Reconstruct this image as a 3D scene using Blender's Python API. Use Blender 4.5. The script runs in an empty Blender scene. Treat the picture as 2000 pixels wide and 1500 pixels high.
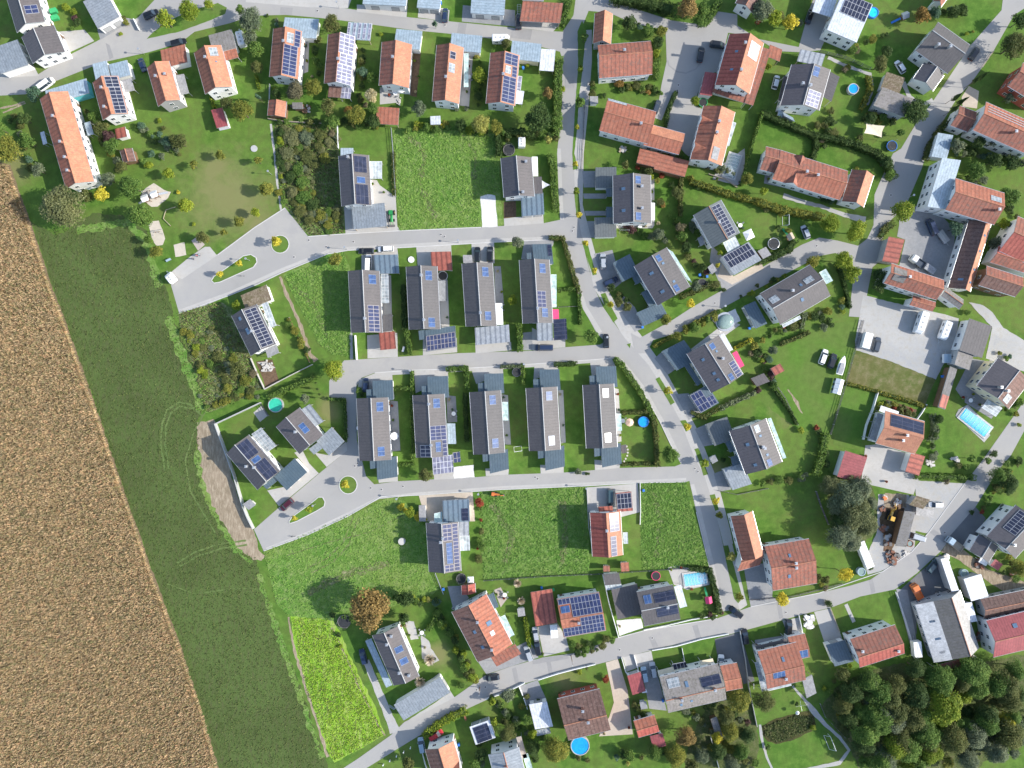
import bpy, bmesh, math, random
import numpy as np
from mathutils import Vector
SC = bpy.context.scene
# ---------------------------------------------------------------- camera
S = 0.155            # metres of ground per photo pixel
H = 215.0            # flying height
cam = bpy.data.cameras.new("camera"); camo = bpy.data.objects.new("camera", cam)
SC.collection.objects.link(camo); SC.camera = camo
camo.location = (0, 0, H); camo.rotation_euler = (0, 0, 0)
cam.sensor_width = 36.0; cam.lens = 36.0 * H / (2000 * S); cam.clip_end = 5000
# ---------------------------------------------------------------- sky and sun
W_ = bpy.data.worlds.new("World"); SC.world = W_; W_.use_nodes = True
EL = math.radians(32.0); AZ = (0.995, -0.09)
nt = W_.node_tree
sky = nt.nodes.new("ShaderNodeTexSky"); sky.sky_type = 'NISHITA'; sky.sun_disc = False
sky.sun_elevation = EL; sky.sun_rotation = math.atan2(AZ[0], AZ[1])
nt.links.new(sky.outputs[0], nt.nodes["Background"].inputs[0])
nt.nodes["Background"].inputs[1].default_value = 0.15
sl = bpy.data.lights.new("sun", 'SUN'); sl.energy = 3.7; sl.angle = math.radians(0.5); sl.color = (1.0, 0.955, 0.88)
so = bpy.data.objects.new("sun", sl); SC.collection.objects.link(so)
sd = Vector((AZ[0] * math.cos(EL), AZ[1] * math.cos(EL), math.sin(EL)))
so.rotation_euler = sd.to_track_quat('Z', 'Y').to_euler(); so.location = sd * 300
SC.view_settings.view_transform = 'Standard'; SC.view_settings.look = 'None'
SC.view_settings.gamma = 1.0; SC.view_settings.exposure = 0.86
# ---------------------------------------------------------------- helpers
COL = SC.collection
RND = random.Random(7)
def P(px, py, z=0.0):
    k = S * (H - z) / H
    return Vector(((px - 1000) * k, (750 - py) * k, z))
def mesh(name, verts, faces, mats, midx=None, uvs=None, smooth=False):
    me = bpy.data.meshes.new(name)
    me.from_pydata([tuple(v) for v in verts], [], faces)
    for m in mats: me.materials.append(m)
    if midx is not None: me.polygons.foreach_set("material_index", midx)
    if uvs is not None:
        l = me.uv_layers.new(name="UVMap"); l.data.foreach_set("uv", np.array(uvs, dtype=np.float32).ravel())
    if smooth: me.polygons.foreach_set("use_smooth", [True] * len(me.polygons))
    me.update(); return me
def quads(name, V, mats, midx=None):
    """V: (n,4,3) array of free quads"""
    n = len(V); me = bpy.data.meshes.new(name)
    me.vertices.add(n * 4); me.vertices.foreach_set("co", V.reshape(-1).astype(np.float32))
    me.loops.add(n * 4); me.loops.foreach_set("vertex_index", np.arange(n * 4, dtype=np.int32))
    me.polygons.add(n); me.polygons.foreach_set("loop_start", np.arange(0, n * 4, 4, dtype=np.int32))
    me.polygons.foreach_set("loop_total", np.full(n, 4, dtype=np.int32))
    for m in mats: me.materials.append(m)
    if midx is not None: me.polygons.foreach_set("material_index", midx.astype(np.int32))
    me.update(calc_edges=True); return me
def add(name, data, parent=None, loc=None, rot=0.0):
    o = bpy.data.objects.new(name, data); COL.objects.link(o)
    if parent is not None: o.parent = parent
    if loc is not None: o.location = loc
    if rot: o.rotation_euler = (0, 0, rot)
    return o
def tag(o, label=None, cat=None, group=None, kind=None):
    if label: o["label"] = label
    if cat: o["category"] = cat
    if group: o["group"] = group
    if kind: o["kind"] = kind
    return o
class MB:
    """collects boxes, prisms, tubes; builds one mesh"""
    def __init__(s): s.v = []; s.f = []; s.m = []
    def poly(s, pts, idx, mi=0):
        b = len(s.v); s.v += [tuple(p) for p in pts]
        for f in idx: s.f.append([b + i for i in f]); s.m.append(mi)
        return s
    def box(s, x0, x1, y0, y1, z0, z1, mi=0, ang=0.0, c=(0, 0)):
        ca, sa = math.cos(ang), math.sin(ang); pts = []
        for z in (z0, z1):
            for x, y in ((x0, y0), (x1, y0), (x1, y1), (x0, y1)):
                pts.append((c[0] + x * ca - y * sa, c[1] + x * sa + y * ca, z))
        return s.poly(pts, [(3, 2, 1, 0), (4, 5, 6, 7), (0, 1, 5, 4), (1, 2, 6, 5), (2, 3, 7, 6), (3, 0, 4, 7)], mi)
    def prism(s, base, z0, z1, mi=0, top=None):
        n = len(base); top = top or base
        pts = [(x, y, z0) for x, y in base] + [(x, y, z1) for x, y in top]
        return s.poly(pts, [tuple(range(n))[::-1], tuple(range(n, 2 * n))] + [(i, (i + 1) % n, n + (i + 1) % n, n + i) for i in range(n)], mi)
    def cyl(s, c, r0, r1, z0, z1, n=10, mi=0):
        a = [(c[0] + r0 * math.cos(2 * math.pi * i / n), c[1] + r0 * math.sin(2 * math.pi * i / n)) for i in range(n)]
        b = [(c[0] + r1 * math.cos(2 * math.pi * i / n), c[1] + r1 * math.sin(2 * math.pi * i / n)) for i in range(n)]
        return s.prism(a, z0, z1, mi, b)
    def tube(s, a, b, r, n=6, mi=0, r2=None):
        a = Vector(a); b = Vector(b); d = (b - a).normalized(); r2 = r if r2 is None else r2
        u = d.orthogonal().normalized(); w = d.cross(u); pts = []
        for p, rr in ((a, r), (b, r2)):
            for i in range(n):
                t = 2 * math.pi * i / n; pts.append(p + (u * math.cos(t) + w * math.sin(t)) * rr)
        return s.poly(pts, [tuple(range(n))[::-1], tuple(range(n, 2 * n))] + [(i, (i + 1) % n, n + (i + 1) % n, n + i) for i in range(n)], mi)
    def me(s, name, mats, smooth=False): return mesh(name, s.v, s.f, mats, s.m, smooth=smooth)
    def build(s, name, mats, parent=None, loc=None, rot=0.0, smooth=False):
        return add(name, s.me(name, mats, smooth), parent, loc, rot)
# ---------------------------------------------------------------- materials
MATS = {}
def newmat(name):
    m = bpy.data.materials.new(name); m.use_nodes = True; MATS[name] = m
    nt = m.node_tree; return m, nt, nt.nodes["Principled BSDF"]
def N(nt, t, **kw):
    n = nt.nodes.new(t)
    for k, v in kw.items():
        if k.startswith("i_"): n.inputs[int(k[2:])].default_value = v
        else: setattr(n, k, v)
    return n
def ramp(nt, fac, stops, interp='LINEAR'):
    r = nt.nodes.new("ShaderNodeValToRGB"); r.color_ramp.interpolation = interp
    while len(r.color_ramp.elements) < len(stops): r.color_ramp.elements.new(0.5)
    for e, (p, c) in zip(r.color_ramp.elements, stops): e.position = p; e.color = (*c, 1)
    nt.links.new(fac, r.inputs[0]); return r.outputs[0]
def noise(nt, scale, detail=4, rough=0.6, coord='Object', dist=0.0, stretch=None):
    tc = N(nt, "ShaderNodeTexCoord"); src = tc.outputs[coord]
    if stretch:
        mp = N(nt, "ShaderNodeMapping"); mp.inputs['Scale'].default_value = stretch[:3]
        if len(stretch) > 3: mp.inputs['Rotation'].default_value = (0, 0, stretch[3])
        nt.links.new(src, mp.inputs[0]); src = mp.outputs[0]
    n = N(nt, "ShaderNodeTexNoise"); n.inputs['Scale'].default_value = scale; n.inputs['Detail'].default_value = detail
    n.inputs['Roughness'].default_value = rough; n.inputs['Distortion'].default_value = dist
    nt.links.new(src, n.inputs['Vector']); return n.outputs[0]
def mixc(nt, fac, a, b, mode='MIX'):
    n = N(nt, "ShaderNodeMix", data_type='RGBA', blend_type=mode)
    for sock, v in ((n.inputs[0], fac), (n.inputs[6], a), (n.inputs[7], b)):
        if hasattr(v, 'links'): nt.links.new(v, sock)
        elif isinstance(v, (int, float)): sock.default_value = v
        else: sock.default_value = (*v, 1)
    return n.outputs[2]
def bump(nt, bs, h, strength, dist):
    b = N(nt, "ShaderNodeBump"); b.inputs['Strength'].default_value = strength; b.inputs['Distance'].default_value = dist
    nt.links.new(h, b.inputs['Height']); nt.links.new(b.outputs[0], bs.inputs['Normal'])
def ground(name, c1, c2, c3=None, s1=0.08, s2=1.2, s3=6.0, bumpd=0.0, rough=0.95, stretch=None, fine=0.35):
    m, nt, bs = newmat(name); bs.inputs['Roughness'].default_value = rough
    bs.inputs['Specular IOR Level'].default_value = 0.15
    big = noise(nt, s1, 3, 0.6, dist=0.6); mid = noise(nt, s2, 4, 0.7, stretch=stretch); fin = noise(nt, s3, 3, 0.7, stretch=stretch)
    c = ramp(nt, big, [(0.36, c1), (0.5, tuple((a + b) / 2 for a, b in zip(c1, c2))), (0.64, c2)])
    if c3: c = mixc(nt, ramp(nt, mid, [(0.45, (0, 0, 0)), (0.7, (1, 1, 1))]), c, c3)
    k = ramp(nt, mid, [(0.3, (1 - fine,) * 3), (0.7, (1 + fine,) * 3)]); c = mixc(nt, 1.0, c, k, 'MULTIPLY')
    k = ramp(nt, fin, [(0.3, (1 - fine,) * 3), (0.7, (1 + fine,) * 3)]); c = mixc(nt, 1.0, c, k, 'MULTIPLY')
    nt.links.new(c, bs.inputs['Base Color'])
    if bumpd: bump(nt, bs, fin, 0.8, bumpd)
    return m
def plain(name, c, rough=0.6, metal=0.0, var=0.12, s=2.0, spec=0.4):
    m, nt, bs = newmat(name); bs.inputs['Roughness'].default_value = rough; bs.inputs['Metallic'].default_value = metal
    bs.inputs['Specular IOR Level'].default_value = spec
    k = ramp(nt, noise(nt, s, 4, 0.7), [(0.3, tuple(x * (1 - var) for x in c)), (0.7, tuple(min(1, x * (1 + var)) for x in c))])
    nt.links.new(k, bs.inputs['Base Color']); return m
def roofmat(name, c1, c2, kind='tile', moss=None):
    """UV in metres: u along the ridge, v down the slope"""
    m, nt, bs = newmat(name)
    tc = N(nt, "ShaderNodeTexCoord"); sep = N(nt, "ShaderNodeSeparateXYZ"); nt.links.new(tc.outputs['UV'], sep.inputs[0])
    def saw(out, period, w):
        a = N(nt, "ShaderNodeMath", operation='DIVIDE'); nt.links.new(out, a.inputs[0]); a.inputs[1].default_value = period
        f = N(nt, "ShaderNodeMath", operation='FRACT'); nt.links.new(a.outputs[0], f.inputs[0])
        return f.outputs[0]
    n1 = noise(nt, 0.35, 4, 0.65, coord='Object'); n2 = noise(nt, 5.0, 3, 0.7, coord='UV', stretch=(1.0, 0.25, 1))
    c = ramp(nt, n1, [(0.3, c1), (0.7, c2)])
    st = ramp(nt, n2, [(0.3, (0.8,) * 3), (0.7, (1.18,) * 3)]); c = mixc(nt, 1.0, c, st, 'MULTIPLY')
    if kind == 'tile' and c1[0] < .2 and c1[0] < c1[2] * 1.3:
        fu = saw(sep.outputs[0], 0.9, 0)
        c = mixc(nt, 0.45, c, ramp(nt, fu, [(0.0, (0.7,) * 3), (0.25, (1.05,) * 3), (0.8, (1.05,) * 3), (1.0, (0.8,) * 3)]), 'MULTIPLY'); bump(nt, bs, fu, 0.3, 0.04)
        bs.inputs['Roughness'].default_value = 0.6; bs.inputs['Specular IOR Level'].default_value = 0.35
    elif kind == 'tile':
        fu = saw(sep.outputs[0], 1.2, 0); fv = saw(sep.outputs[1], 1.05, 0)
        k = ramp(nt, fu, [(0.0, (0.62,) * 3), (0.3, (1.1,) * 3), (0.75, (1.06,) * 3), (1.0, (0.66,) * 3)])
        c = mixc(nt, 0.8, c, k, 'MULTIPLY')
        k2 = ramp(nt, fv, [(0.0, (0.82,) * 3), (0.25, (1.04,) * 3), (1, (1.0,) * 3)]); c = mixc(nt, 0.6, c, k2, 'MULTIPLY')
        bump(nt, bs, fu, 0.35, 0.05); bs.inputs['Roughness'].default_value = 0.72; bs.inputs['Specular IOR Level'].default_value = 0.35
    elif kind == 'smooth':
        fu = saw(sep.outputs[0], 0.6, 0); c = mixc(nt, 0.25, c, ramp(nt, fu, [(0.0, (0.75,) * 3), (0.4, (1.08,) * 3), (1.0, (0.85,) * 3)]), 'MULTIPLY'); bs.inputs['Roughness'].default_value = 0.75
    elif kind == 'stripe':
        fu = saw(sep.outputs[0], 1.5, 0)
        k = ramp(nt, fu, [(0.0, (0.6, 0.62, 0.66)), (0.18, (0.62, 0.64, 0.68)), (0.32, (1.1,) * 3), (0.8, (1.1,) * 3), (1.0, (0.6, 0.62, 0.66))])
        c = mixc(nt, 0.9, c, k, 'MULTIPLY'); bump(nt, bs, fu, 0.3, 0.05)
        bs.inputs['Roughness'].default_value = 0.45; bs.inputs['Metallic'].default_value = 0.2
    elif kind == 'metal':
        fu = saw(sep.outputs[0], 0.8, 0)
        k = ramp(nt, fu, [(0.0, (0.62,) * 3), (0.12, (0.7,) * 3), (0.22, (1.05,) * 3), (0.9, (1.05,) * 3), (1.0, (1.25,) * 3)])
        c = mixc(nt, 0.8, c, k, 'MULTIPLY'); bump(nt, bs, fu, 0.2, 0.03)
        bs.inputs['Roughness'].default_value = 0.42; bs.inputs['Metallic'].default_value = 0.15
    else:
        bs.inputs['Roughness'].default_value = 0.9
    oi = N(nt, "ShaderNodeObjectInfo"); c = mixc(nt, 1.0, c, ramp(nt, oi.outputs['Random'], [(0, (.86, .88, .9)), (.5, (1, 1, 1)), (1, (1.1, 1.06, 1.04))]), 'MULTIPLY')
    dk = c1[0] < .2 and c1[0] < c1[2] * 1.3; sp = ramp(nt, noise(nt, 0.9, 6, 0.8), [(0.42, (.96 if dk else .84,) * 3), (0.62, (1.03 if dk else 1.13,) * 3)]); c = mixc(nt, 1.0, c, sp, 'MULTIPLY')
    if moss:
        mk = ramp(nt, noise(nt, 1.3, 5, 0.75), [(0.5, (0, 0, 0)), (0.66, (1, 1, 1))]); c = mixc(nt, mk, c, moss)
    nt.links.new(c, bs.inputs['Base Color']); return m
def gridmat(name, face, line, pu, pv, lw, rough=0.1, var=True):
    m, nt, bs = newmat(name)
    tc = N(nt, "ShaderNodeTexCoord"); sep = N(nt, "ShaderNodeSeparateXYZ"); nt.links.new(tc.outputs['UV'], sep.inputs[0])
    outs = []
    for o, p in ((0, pu), (1, pv)):
        a = N(nt, "ShaderNodeMath", operation='DIVIDE'); nt.links.new(sep.outputs[o], a.inputs[0]); a.inputs[1].default_value = p
        f = N(nt, "ShaderNodeMath", operation='FRACT'); nt.links.new(a.outputs[0], f.inputs[0])
        l = N(nt, "ShaderNodeMath", operation='LESS_THAN'); nt.links.new(f.outputs[0], l.inputs[0]); l.inputs[1].default_value = lw / p
        outs.append(l.outputs[0])
    mx = N(nt, "ShaderNodeMath", operation='MAXIMUM'); nt.links.new(outs[0], mx.inputs[0]); nt.links.new(outs[1], mx.inputs[1])
    k = ramp(nt, noise(nt, 0.8, 3, 0.6), [(0.35, tuple(x * 0.7 for x in face)), (0.65, tuple(x * 1.35 for x in face))])
    nt.links.new(mixc(nt, mx.outputs[0], k, line), bs.inputs['Base Color'])
    bs.inputs['Roughness'].default_value = rough; bs.inputs['Specular IOR Level'].default_value = 0.6
    return m
def leafmat(name, c1, c2, c3=None):
    m, nt, bs = newmat(name); bs.inputs['Roughness'].default_value = 0.7; bs.inputs['Specular IOR Level'].default_value = 0.2
    g = N(nt, "ShaderNodeNewGeometry"); oi = N(nt, "ShaderNodeObjectInfo")
    c = ramp(nt, g.outputs['Random Per Island'], [(0.0, c1), (0.6, c2), (1.0, c3 or c2)])
    k = ramp(nt, oi.outputs['Random'], [(0.0, (0.82, 0.86, 0.85)), (1.0, (1.18, 1.12, 1.1))]); c = mixc(nt, 1.0, c, k, 'MULTIPLY')
    k = ramp(nt, noise(nt, 0.9, 2, 0.5), [(0.3, (0.75, 0.8, 0.8)), (0.7, (1.22, 1.18, 1.1))]); c = mixc(nt, 1.0, c, k, 'MULTIPLY')
    nt.links.new(c, bs.inputs['Base Color'])
    tr = N(nt, "ShaderNodeBsdfTranslucent"); nt.links.new(c, tr.inputs[0]); mx = N(nt, "ShaderNodeMixShader"); mx.inputs[0].default_value = 0.28
    nt.links.new(bs.outputs[0], mx.inputs[1]); nt.links.new(tr.outputs[0], mx.inputs[2])
    nt.links.new(mx.outputs[0], nt.nodes["Material Output"].inputs[0]); return m
M = MATS
def dry_patches(name, spots, col):
    nt = M[name].node_tree; bs = nt.nodes["Principled BSDF"]; src = bs.inputs['Base Color'].links[0].from_socket
    tc = N(nt, "ShaderNodeTexCoord"); nz = noise(nt, 0.16, 5, 0.75, dist=0.8); tot = None
    for px, py, r in spots:
        d = N(nt, "ShaderNodeVectorMath", operation='DISTANCE'); nt.links.new(tc.outputs['Object'], d.inputs[0]); d.inputs[1].default_value = tuple(P(px, py))
        mr = N(nt, "ShaderNodeMapRange"); nt.links.new(d.outputs['Value'], mr.inputs[0]); mr.inputs[1].default_value = 0; mr.inputs[2].default_value = r * S; mr.inputs[3].default_value = 1; mr.inputs[4].default_value = 0
        if tot is None: tot = mr.outputs[0]
        else:
            x = N(nt, "ShaderNodeMath", operation='MAXIMUM'); nt.links.new(tot, x.inputs[0]); nt.links.new(mr.outputs[0], x.inputs[1]); tot = x.outputs[0]
    ad = N(nt, "ShaderNodeMath", operation='ADD'); nt.links.new(tot, ad.inputs[0]); nt.links.new(nz, ad.inputs[1])
    sc_ = N(nt, "ShaderNodeMath", operation='MULTIPLY'); nt.links.new(ad.outputs[0], sc_.inputs[0]); sc_.inputs[1].default_value = 0.5
    m = ramp(nt, sc_.outputs[0], [(0.38, (0, 0, 0)), (0.66, (0.8,) * 3)]); nt.links.new(mixc(nt, m, src, col), bs.inputs['Base Color'])
ground("lawn", (0.070, 0.150, 0.022), (0.125, 0.168, 0.040), (0.100, 0.180, 0.030), s1=0.06, s2=0.45, s3=5, bumpd=0.05, fine=0.15)
dry_patches("lawn", [(440, 385, 150), (500, 440, 60), (420, 330, 60), (480, 420, 60), (1545, 790, 70), (1400, 920, 40), (640, 800, 45), (857, 1280, 45), (1520, 1090, 50), (1100, 1330, 50), (1560, 700, 90), (20, 330, 60)], (0.21, 0.20, 0.085))
ground("lawn_soft", (0.091, 0.179, 0.028), (0.109, 0.165, 0.037), None, s1=0.09, s2=0.6, s3=7, bumpd=0.04, fine=0.14)
ground("dry_lawn", (0.14, 0.135, 0.05), (0.105, 0.13, 0.035), (0.17, 0.15, 0.08), s1=0.1, s2=0.5, s3=6, bumpd=0.05, fine=0.2)
ground("olive_field", (0.064, 0.092, 0.026), (0.088, 0.134, 0.036), (0.074, 0.080, 0.034), s1=0.035, s2=0.7, s3=3.0, bumpd=0.12, fine=0.15, stretch=(1.8, 0.5, 1, -0.34))
ground("tall_grass", (0.100, 0.218, 0.035), (0.159, 0.236, 0.053), (0.189, 0.242, 0.083), s1=0.07, s2=0.5, s3=2.2, bumpd=0.25, fine=0.17)
ground("weeds", (0.138, 0.161, 0.059), (0.102, 0.152, 0.044), (0.218, 0.210, 0.117), s1=0.08, s2=0.8, s3=3.0, bumpd=0.2, fine=0.32)
ground("mustard", (0.17, 0.36, 0.03), (0.24, 0.40, 0.035), (0.30, 0.33, 0.11), s1=0.05, s2=0.5, s3=3.2, bumpd=0.15, fine=0.16, stretch=(1.8, 0.3, 1, -0.35))
ground("corn_soil", (0.20, 0.15, 0.092), (0.17, 0.13, 0.075), None, s1=0.03, s2=1.5, s3=5, fine=0.25)
ground("soil", (0.30, 0.235, 0.165), (0.25, 0.20, 0.135), (0.36, 0.30, 0.22), s1=0.12, s2=0.8, s3=5, bumpd=0.06, fine=0.16, stretch=(2, 0.5, 1, 0.4))
ground("bed_soil", (0.16, 0.10, 0.065), (0.12, 0.085, 0.05), None, s2=1.2, s3=6, bumpd=0.05, fine=0.3)
ground("forest_floor", (0.075, 0.106, 0.030), (0.106, 0.131, 0.043), (0.112, 0.106, 0.056), s1=0.12, s2=0.8, s3=4, bumpd=0.15, fine=0.3)
ground("asphalt", (0.325, 0.315, 0.300), (0.37, 0.355, 0.33), (0.305, 0.295, 0.285), s1=0.035, s2=0.22, s3=9, fine=0.06)
ground("track_grass", (0.105, 0.155, 0.048), (0.125, 0.17, 0.055), None, s1=0.1, s2=0.8, s3=4, fine=0.15)
ground("patch_asphalt", (0.27, 0.265, 0.26), (0.30, 0.29, 0.28), None, s1=0.1, s2=0.5, s3=9, fine=0.06)
ground("dark_asphalt", (0.13, 0.135, 0.14), (0.17, 0.17, 0.17), None, s1=0.08, s2=0.5, s3=9, fine=0.07)
ground("pavers", (0.40, 0.39, 0.37), (0.46, 0.44, 0.41), (0.36, 0.34, 0.31), s1=0.1, s2=0.9, s3=8, fine=0.07)
ground("grey_pavers", (0.25, 0.255, 0.26), (0.31, 0.305, 0.30), None, s1=0.1, s2=1.2, s3=8, fine=0.1)
ground("beige_pavers", (0.45, 0.38, 0.30), (0.50, 0.43, 0.35), None, s1=0.1, s2=1.2, s3=8, fine=0.08)
ground("gravel", (0.36, 0.36, 0.355), (0.43, 0.42, 0.40), (0.33, 0.31, 0.27), s1=0.08, s2=0.7, s3=7, bumpd=0.03, fine=0.12)
ground("white_gravel", (0.6, 0.58, 0.56), (0.66, 0.64, 0.6), None, s2=1.6, s3=6, bumpd=0.04, fine=0.15)
ground("sand", (0.48, 0.43, 0.35), (0.54, 0.48, 0.40), None, s2=1.0, s3=6, bumpd=0.03, fine=0.08)
ground("deck", (0.42, 0.36, 0.32), (0.38, 0.33, 0.29), None, s2=1.2, s3=8, fine=0.1)
ground("kerb", (0.5, 0.49, 0.47), (0.55, 0.54, 0.52), None, s2=1.2, s3=8, fine=0.06)
ground("sedum", (0.19, 0.145, 0.10), (0.15, 0.125, 0.07), (0.24, 0.20, 0.15), s1=0.4, s2=1.6, s3=5, bumpd=0.05, fine=0.3)
ground("water_weeds", (0.05, 0.05, 0.018), (0.09, 0.085, 0.03), (0.03, 0.035, 0.018), s1=0.3, s2=1.4, s3=4, bumpd=0.1, fine=0.45)
roofmat("orange_tile", (0.42, 0.175, 0.098), (0.49, 0.225, 0.13), "smooth", moss=(0.36, 0.15, 0.1))  # paler tile, mostly for sunward slopes: sunlight is put into the colour
roofmat("terracotta_tile", (0.32, 0.11, 0.068), (0.40, 0.155, 0.095), moss=(0.25, 0.12, 0.085))
roofmat("weathered_tile", (0.24, 0.092, 0.065), (0.34, 0.13, 0.085), moss=(0.15, 0.105, 0.085))
roofmat("red_tile", (0.34, 0.085, 0.065), (0.39, 0.11, 0.08))
roofmat("brown_tile", (0.135, 0.078, 0.062), (0.18, 0.10, 0.08), moss=(0.2, 0.13, 0.11))
roofmat("shaded_orange_tile", (0.23, 0.095, 0.06), (0.29, 0.125, 0.08))  # orange tile's left-slope copy, darker because shade is put into the colour
roofmat("dark_tile", (0.093, 0.086, 0.087), (0.118, 0.106, 0.106))
roofmat("black_tile", (0.086, 0.081, 0.090), (0.106, 0.098, 0.106))
roofmat("grey_tile", (0.091, 0.086, 0.087), (0.113, 0.105, 0.105))
roofmat("fibre_cement", (0.19, 0.175, 0.165), (0.25, 0.235, 0.22), 'tile', moss=(0.13, 0.12, 0.09))
roofmat("dark_fibre", (0.13, 0.122, 0.115), (0.17, 0.16, 0.15), 'tile', moss=(0.10, 0.095, 0.08))
roofmat("cladding", (0.50, 0.51, 0.51), (0.55, 0.56, 0.56), 'plainr')
roofmat("pale_fibre", (0.40, 0.38, 0.35), (0.46, 0.44, 0.41), 'plainr', moss=(0.3, 0.28, 0.25))
roofmat("blue_metal", (0.34, 0.42, 0.47), (0.39, 0.46, 0.50), 'metal')
roofmat("grey_metal", (0.25, 0.28, 0.305), (0.29, 0.315, 0.335), 'metal')
roofmat("green_grey_metal", (0.12, 0.135, 0.135), (0.145, 0.158, 0.155), 'metal')
roofmat("slate_metal", (0.085, 0.125, 0.155), (0.11, 0.15, 0.175), 'metal')
roofmat("white_metal", (0.62, 0.65, 0.69), (0.68, 0.7, 0.73), 'metal')
roofmat("stripe_metal", (0.30, 0.33, 0.36), (0.34, 0.36, 0.38), 'stripe')
roofmat("slate_stripe", (0.14, 0.2, 0.25), (0.17, 0.22, 0.26), 'stripe')
roofmat("rust_metal", (0.34, 0.10, 0.07), (0.40, 0.13, 0.09), 'stripe')
roofmat("crimson_metal", (0.30, 0.075, 0.075), (0.34, 0.09, 0.09), 'metal')
roofmat("flat_grey", (0.26, 0.26, 0.265), (0.31, 0.31, 0.31), 'plainr')
gridmat("pv_blue", (0.032, 0.042, 0.10), (0.26, 0.26, 0.29), 1.1, 1.75, 0.14)
gridmat("pv_pale", (0.2, 0.2, 0.27), (0.6, 0.6, 0.62), 1.1, 1.75, 0.15)  # light purple-grey face: reflected sky is put into the module colour
gridmat("pv_black", (0.025, 0.03, 0.055), (0.10, 0.10, 0.13), 3.4, 1.2, 0.08)
gridmat("pv_grid", (0.028, 0.032, 0.055), (0.36, 0.36, 0.38), 1.1, 1.75, 0.12)
gridmat("pv_mixed", (0.05, 0.06, 0.12), (0.33, 0.3, 0.29), 1.1, 1.75, 0.16)
gridmat("thermal_blue", (0.045, 0.09, 0.21), (0.2, 0.24, 0.32), 1.3, 6.0, 0.1, 0.15)
gridmat("thermal_grey", (0.25, 0.28, 0.30), (0.5, 0.5, 0.5), 1.0, 1.0, 0.1, 0.2)
gridmat("glass_roof", (0.38, 0.42, 0.43), (0.7, 0.7, 0.7), 0.9, 9.0, 0.1, 0.2)
gridmat("green_glass", (0.40, 0.52, 0.50), (0.65, 0.7, 0.68), 1.8, 9.0, 0.1, 0.2)
gridmat("pool_glass", (0.25, 0.62, 0.78), (0.7, 0.75, 0.75), 1.3, 2.2, 0.1, 0.1)
plain("white_wall", (0.80, 0.79, 0.76), 0.9, var=0.05, s=0.6)
plain("cream_wall", (0.70, 0.62, 0.45), 0.9, var=0.06, s=0.6)
plain("turquoise_wall", (0.10, 0.42, 0.45), 0.9, var=0.1, s=0.6)
plain("grey_wall", (0.42, 0.42, 0.41), 0.9, var=0.1, s=0.6)
plain("brick_red_wall", (0.36, 0.09, 0.06), 0.9, var=0.12, s=1.5)
gridmat("timber_wall", (0.10, 0.095, 0.09), (0.35, 0.34, 0.33), 1.6, 1.3, 0.12, 0.8)
plain("wood", (0.19, 0.11, 0.06), 0.8, var=0.25)
plain("pale_wood", (0.42, 0.34, 0.25), 0.8, var=0.15)
plain("bark", (0.11, 0.085, 0.06), 0.9, var=0.3)
plain("trim", (0.42, 0.42, 0.42), 0.5, var=0.08)
plain("white_paint", (0.80, 0.80, 0.79), 0.35, var=0.03)
plain("dark_frame", (0.05, 0.05, 0.055), 0.5)
plain("glass", (0.035, 0.05, 0.07), 0.08, var=0.3, spec=0.8)
plain("sky_glass", (0.12, 0.19, 0.28), 0.1, var=0.2, spec=0.8)
plain("steel", (0.55, 0.56, 0.57), 0.35, 0.6)
plain("iron", (0.14, 0.13, 0.125), 0.7)
plain("tyre", (0.018, 0.018, 0.018), 0.8)
plain("rim", (0.45, 0.45, 0.46), 0.3, 0.7)
plain("lamp_lens", (0.7, 0.7, 0.68), 0.15)
plain("red_lens", (0.4, 0.02, 0.02), 0.2)
plain("brick", (0.30, 0.14, 0.10), 0.9, var=0.25, s=3)
for nm, c in dict(black_paint=(0.012, 0.013, 0.016), navy_paint=(0.02, 0.035, 0.08), silver_paint=(0.42, 0.44, 0.46), red_paint=(0.48, 0.02, 0.03),
                  maroon_paint=(0.07, 0.012, 0.02), orange_paint=(0.72, 0.2, 0.05), green_paint=(0.03, 0.27, 0.07), yellow_paint=(0.65, 0.38, 0.05),
                  slate_paint=(0.05, 0.065, 0.085), pale_blue_paint=(0.35, 0.45, 0.52), teal_paint=(0.05, 0.09, 0.10)).items():
    m = plain(nm, c, 0.28, 0.15, 0.03, spec=0.6); m.node_tree.nodes["Principled BSDF"].inputs['Coat Weight'].default_value = 0.5
for nm, c in dict(pink_fabric=(0.65, 0.06, 0.17), peach_fabric=(0.72, 0.48, 0.35), cream_fabric=(0.72, 0.62, 0.45), white_fabric=(0.82, 0.82, 0.8), grey_fabric=(0.33, 0.33, 0.34),
                  mat_black=(0.03, 0.032, 0.035), blue_plastic=(0.04, 0.18, 0.55), green_plastic=(0.04, 0.35, 0.13), skin=(0.5, 0.3, 0.22),
                  jacket=(0.45, 0.12, 0.14), trousers=(0.05, 0.06, 0.1), hair=(0.06, 0.035, 0.02), stone=(0.5, 0.47, 0.43), rust=(0.2, 0.085, 0.05), pampas=(0.72, 0.62, 0.47), pampas_b=(0.62, 0.52, 0.38)).items():
    plain(nm, c, 0.75, var=0.12)
def water(name, c, rough=0.06):
    m, nt, bs = newmat(name); bs.inputs['Roughness'].default_value = rough
    k = ramp(nt, noise(nt, 1.5, 3, 0.5, dist=1.2), [(0.35, c), (0.65, tuple(min(1, x * 1.3) for x in c))]); nt.links.new(k, bs.inputs['Base Color'])
    bump(nt, bs, noise(nt, 3.0, 2, 0.5), 0.2, 0.05); return m
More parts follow.
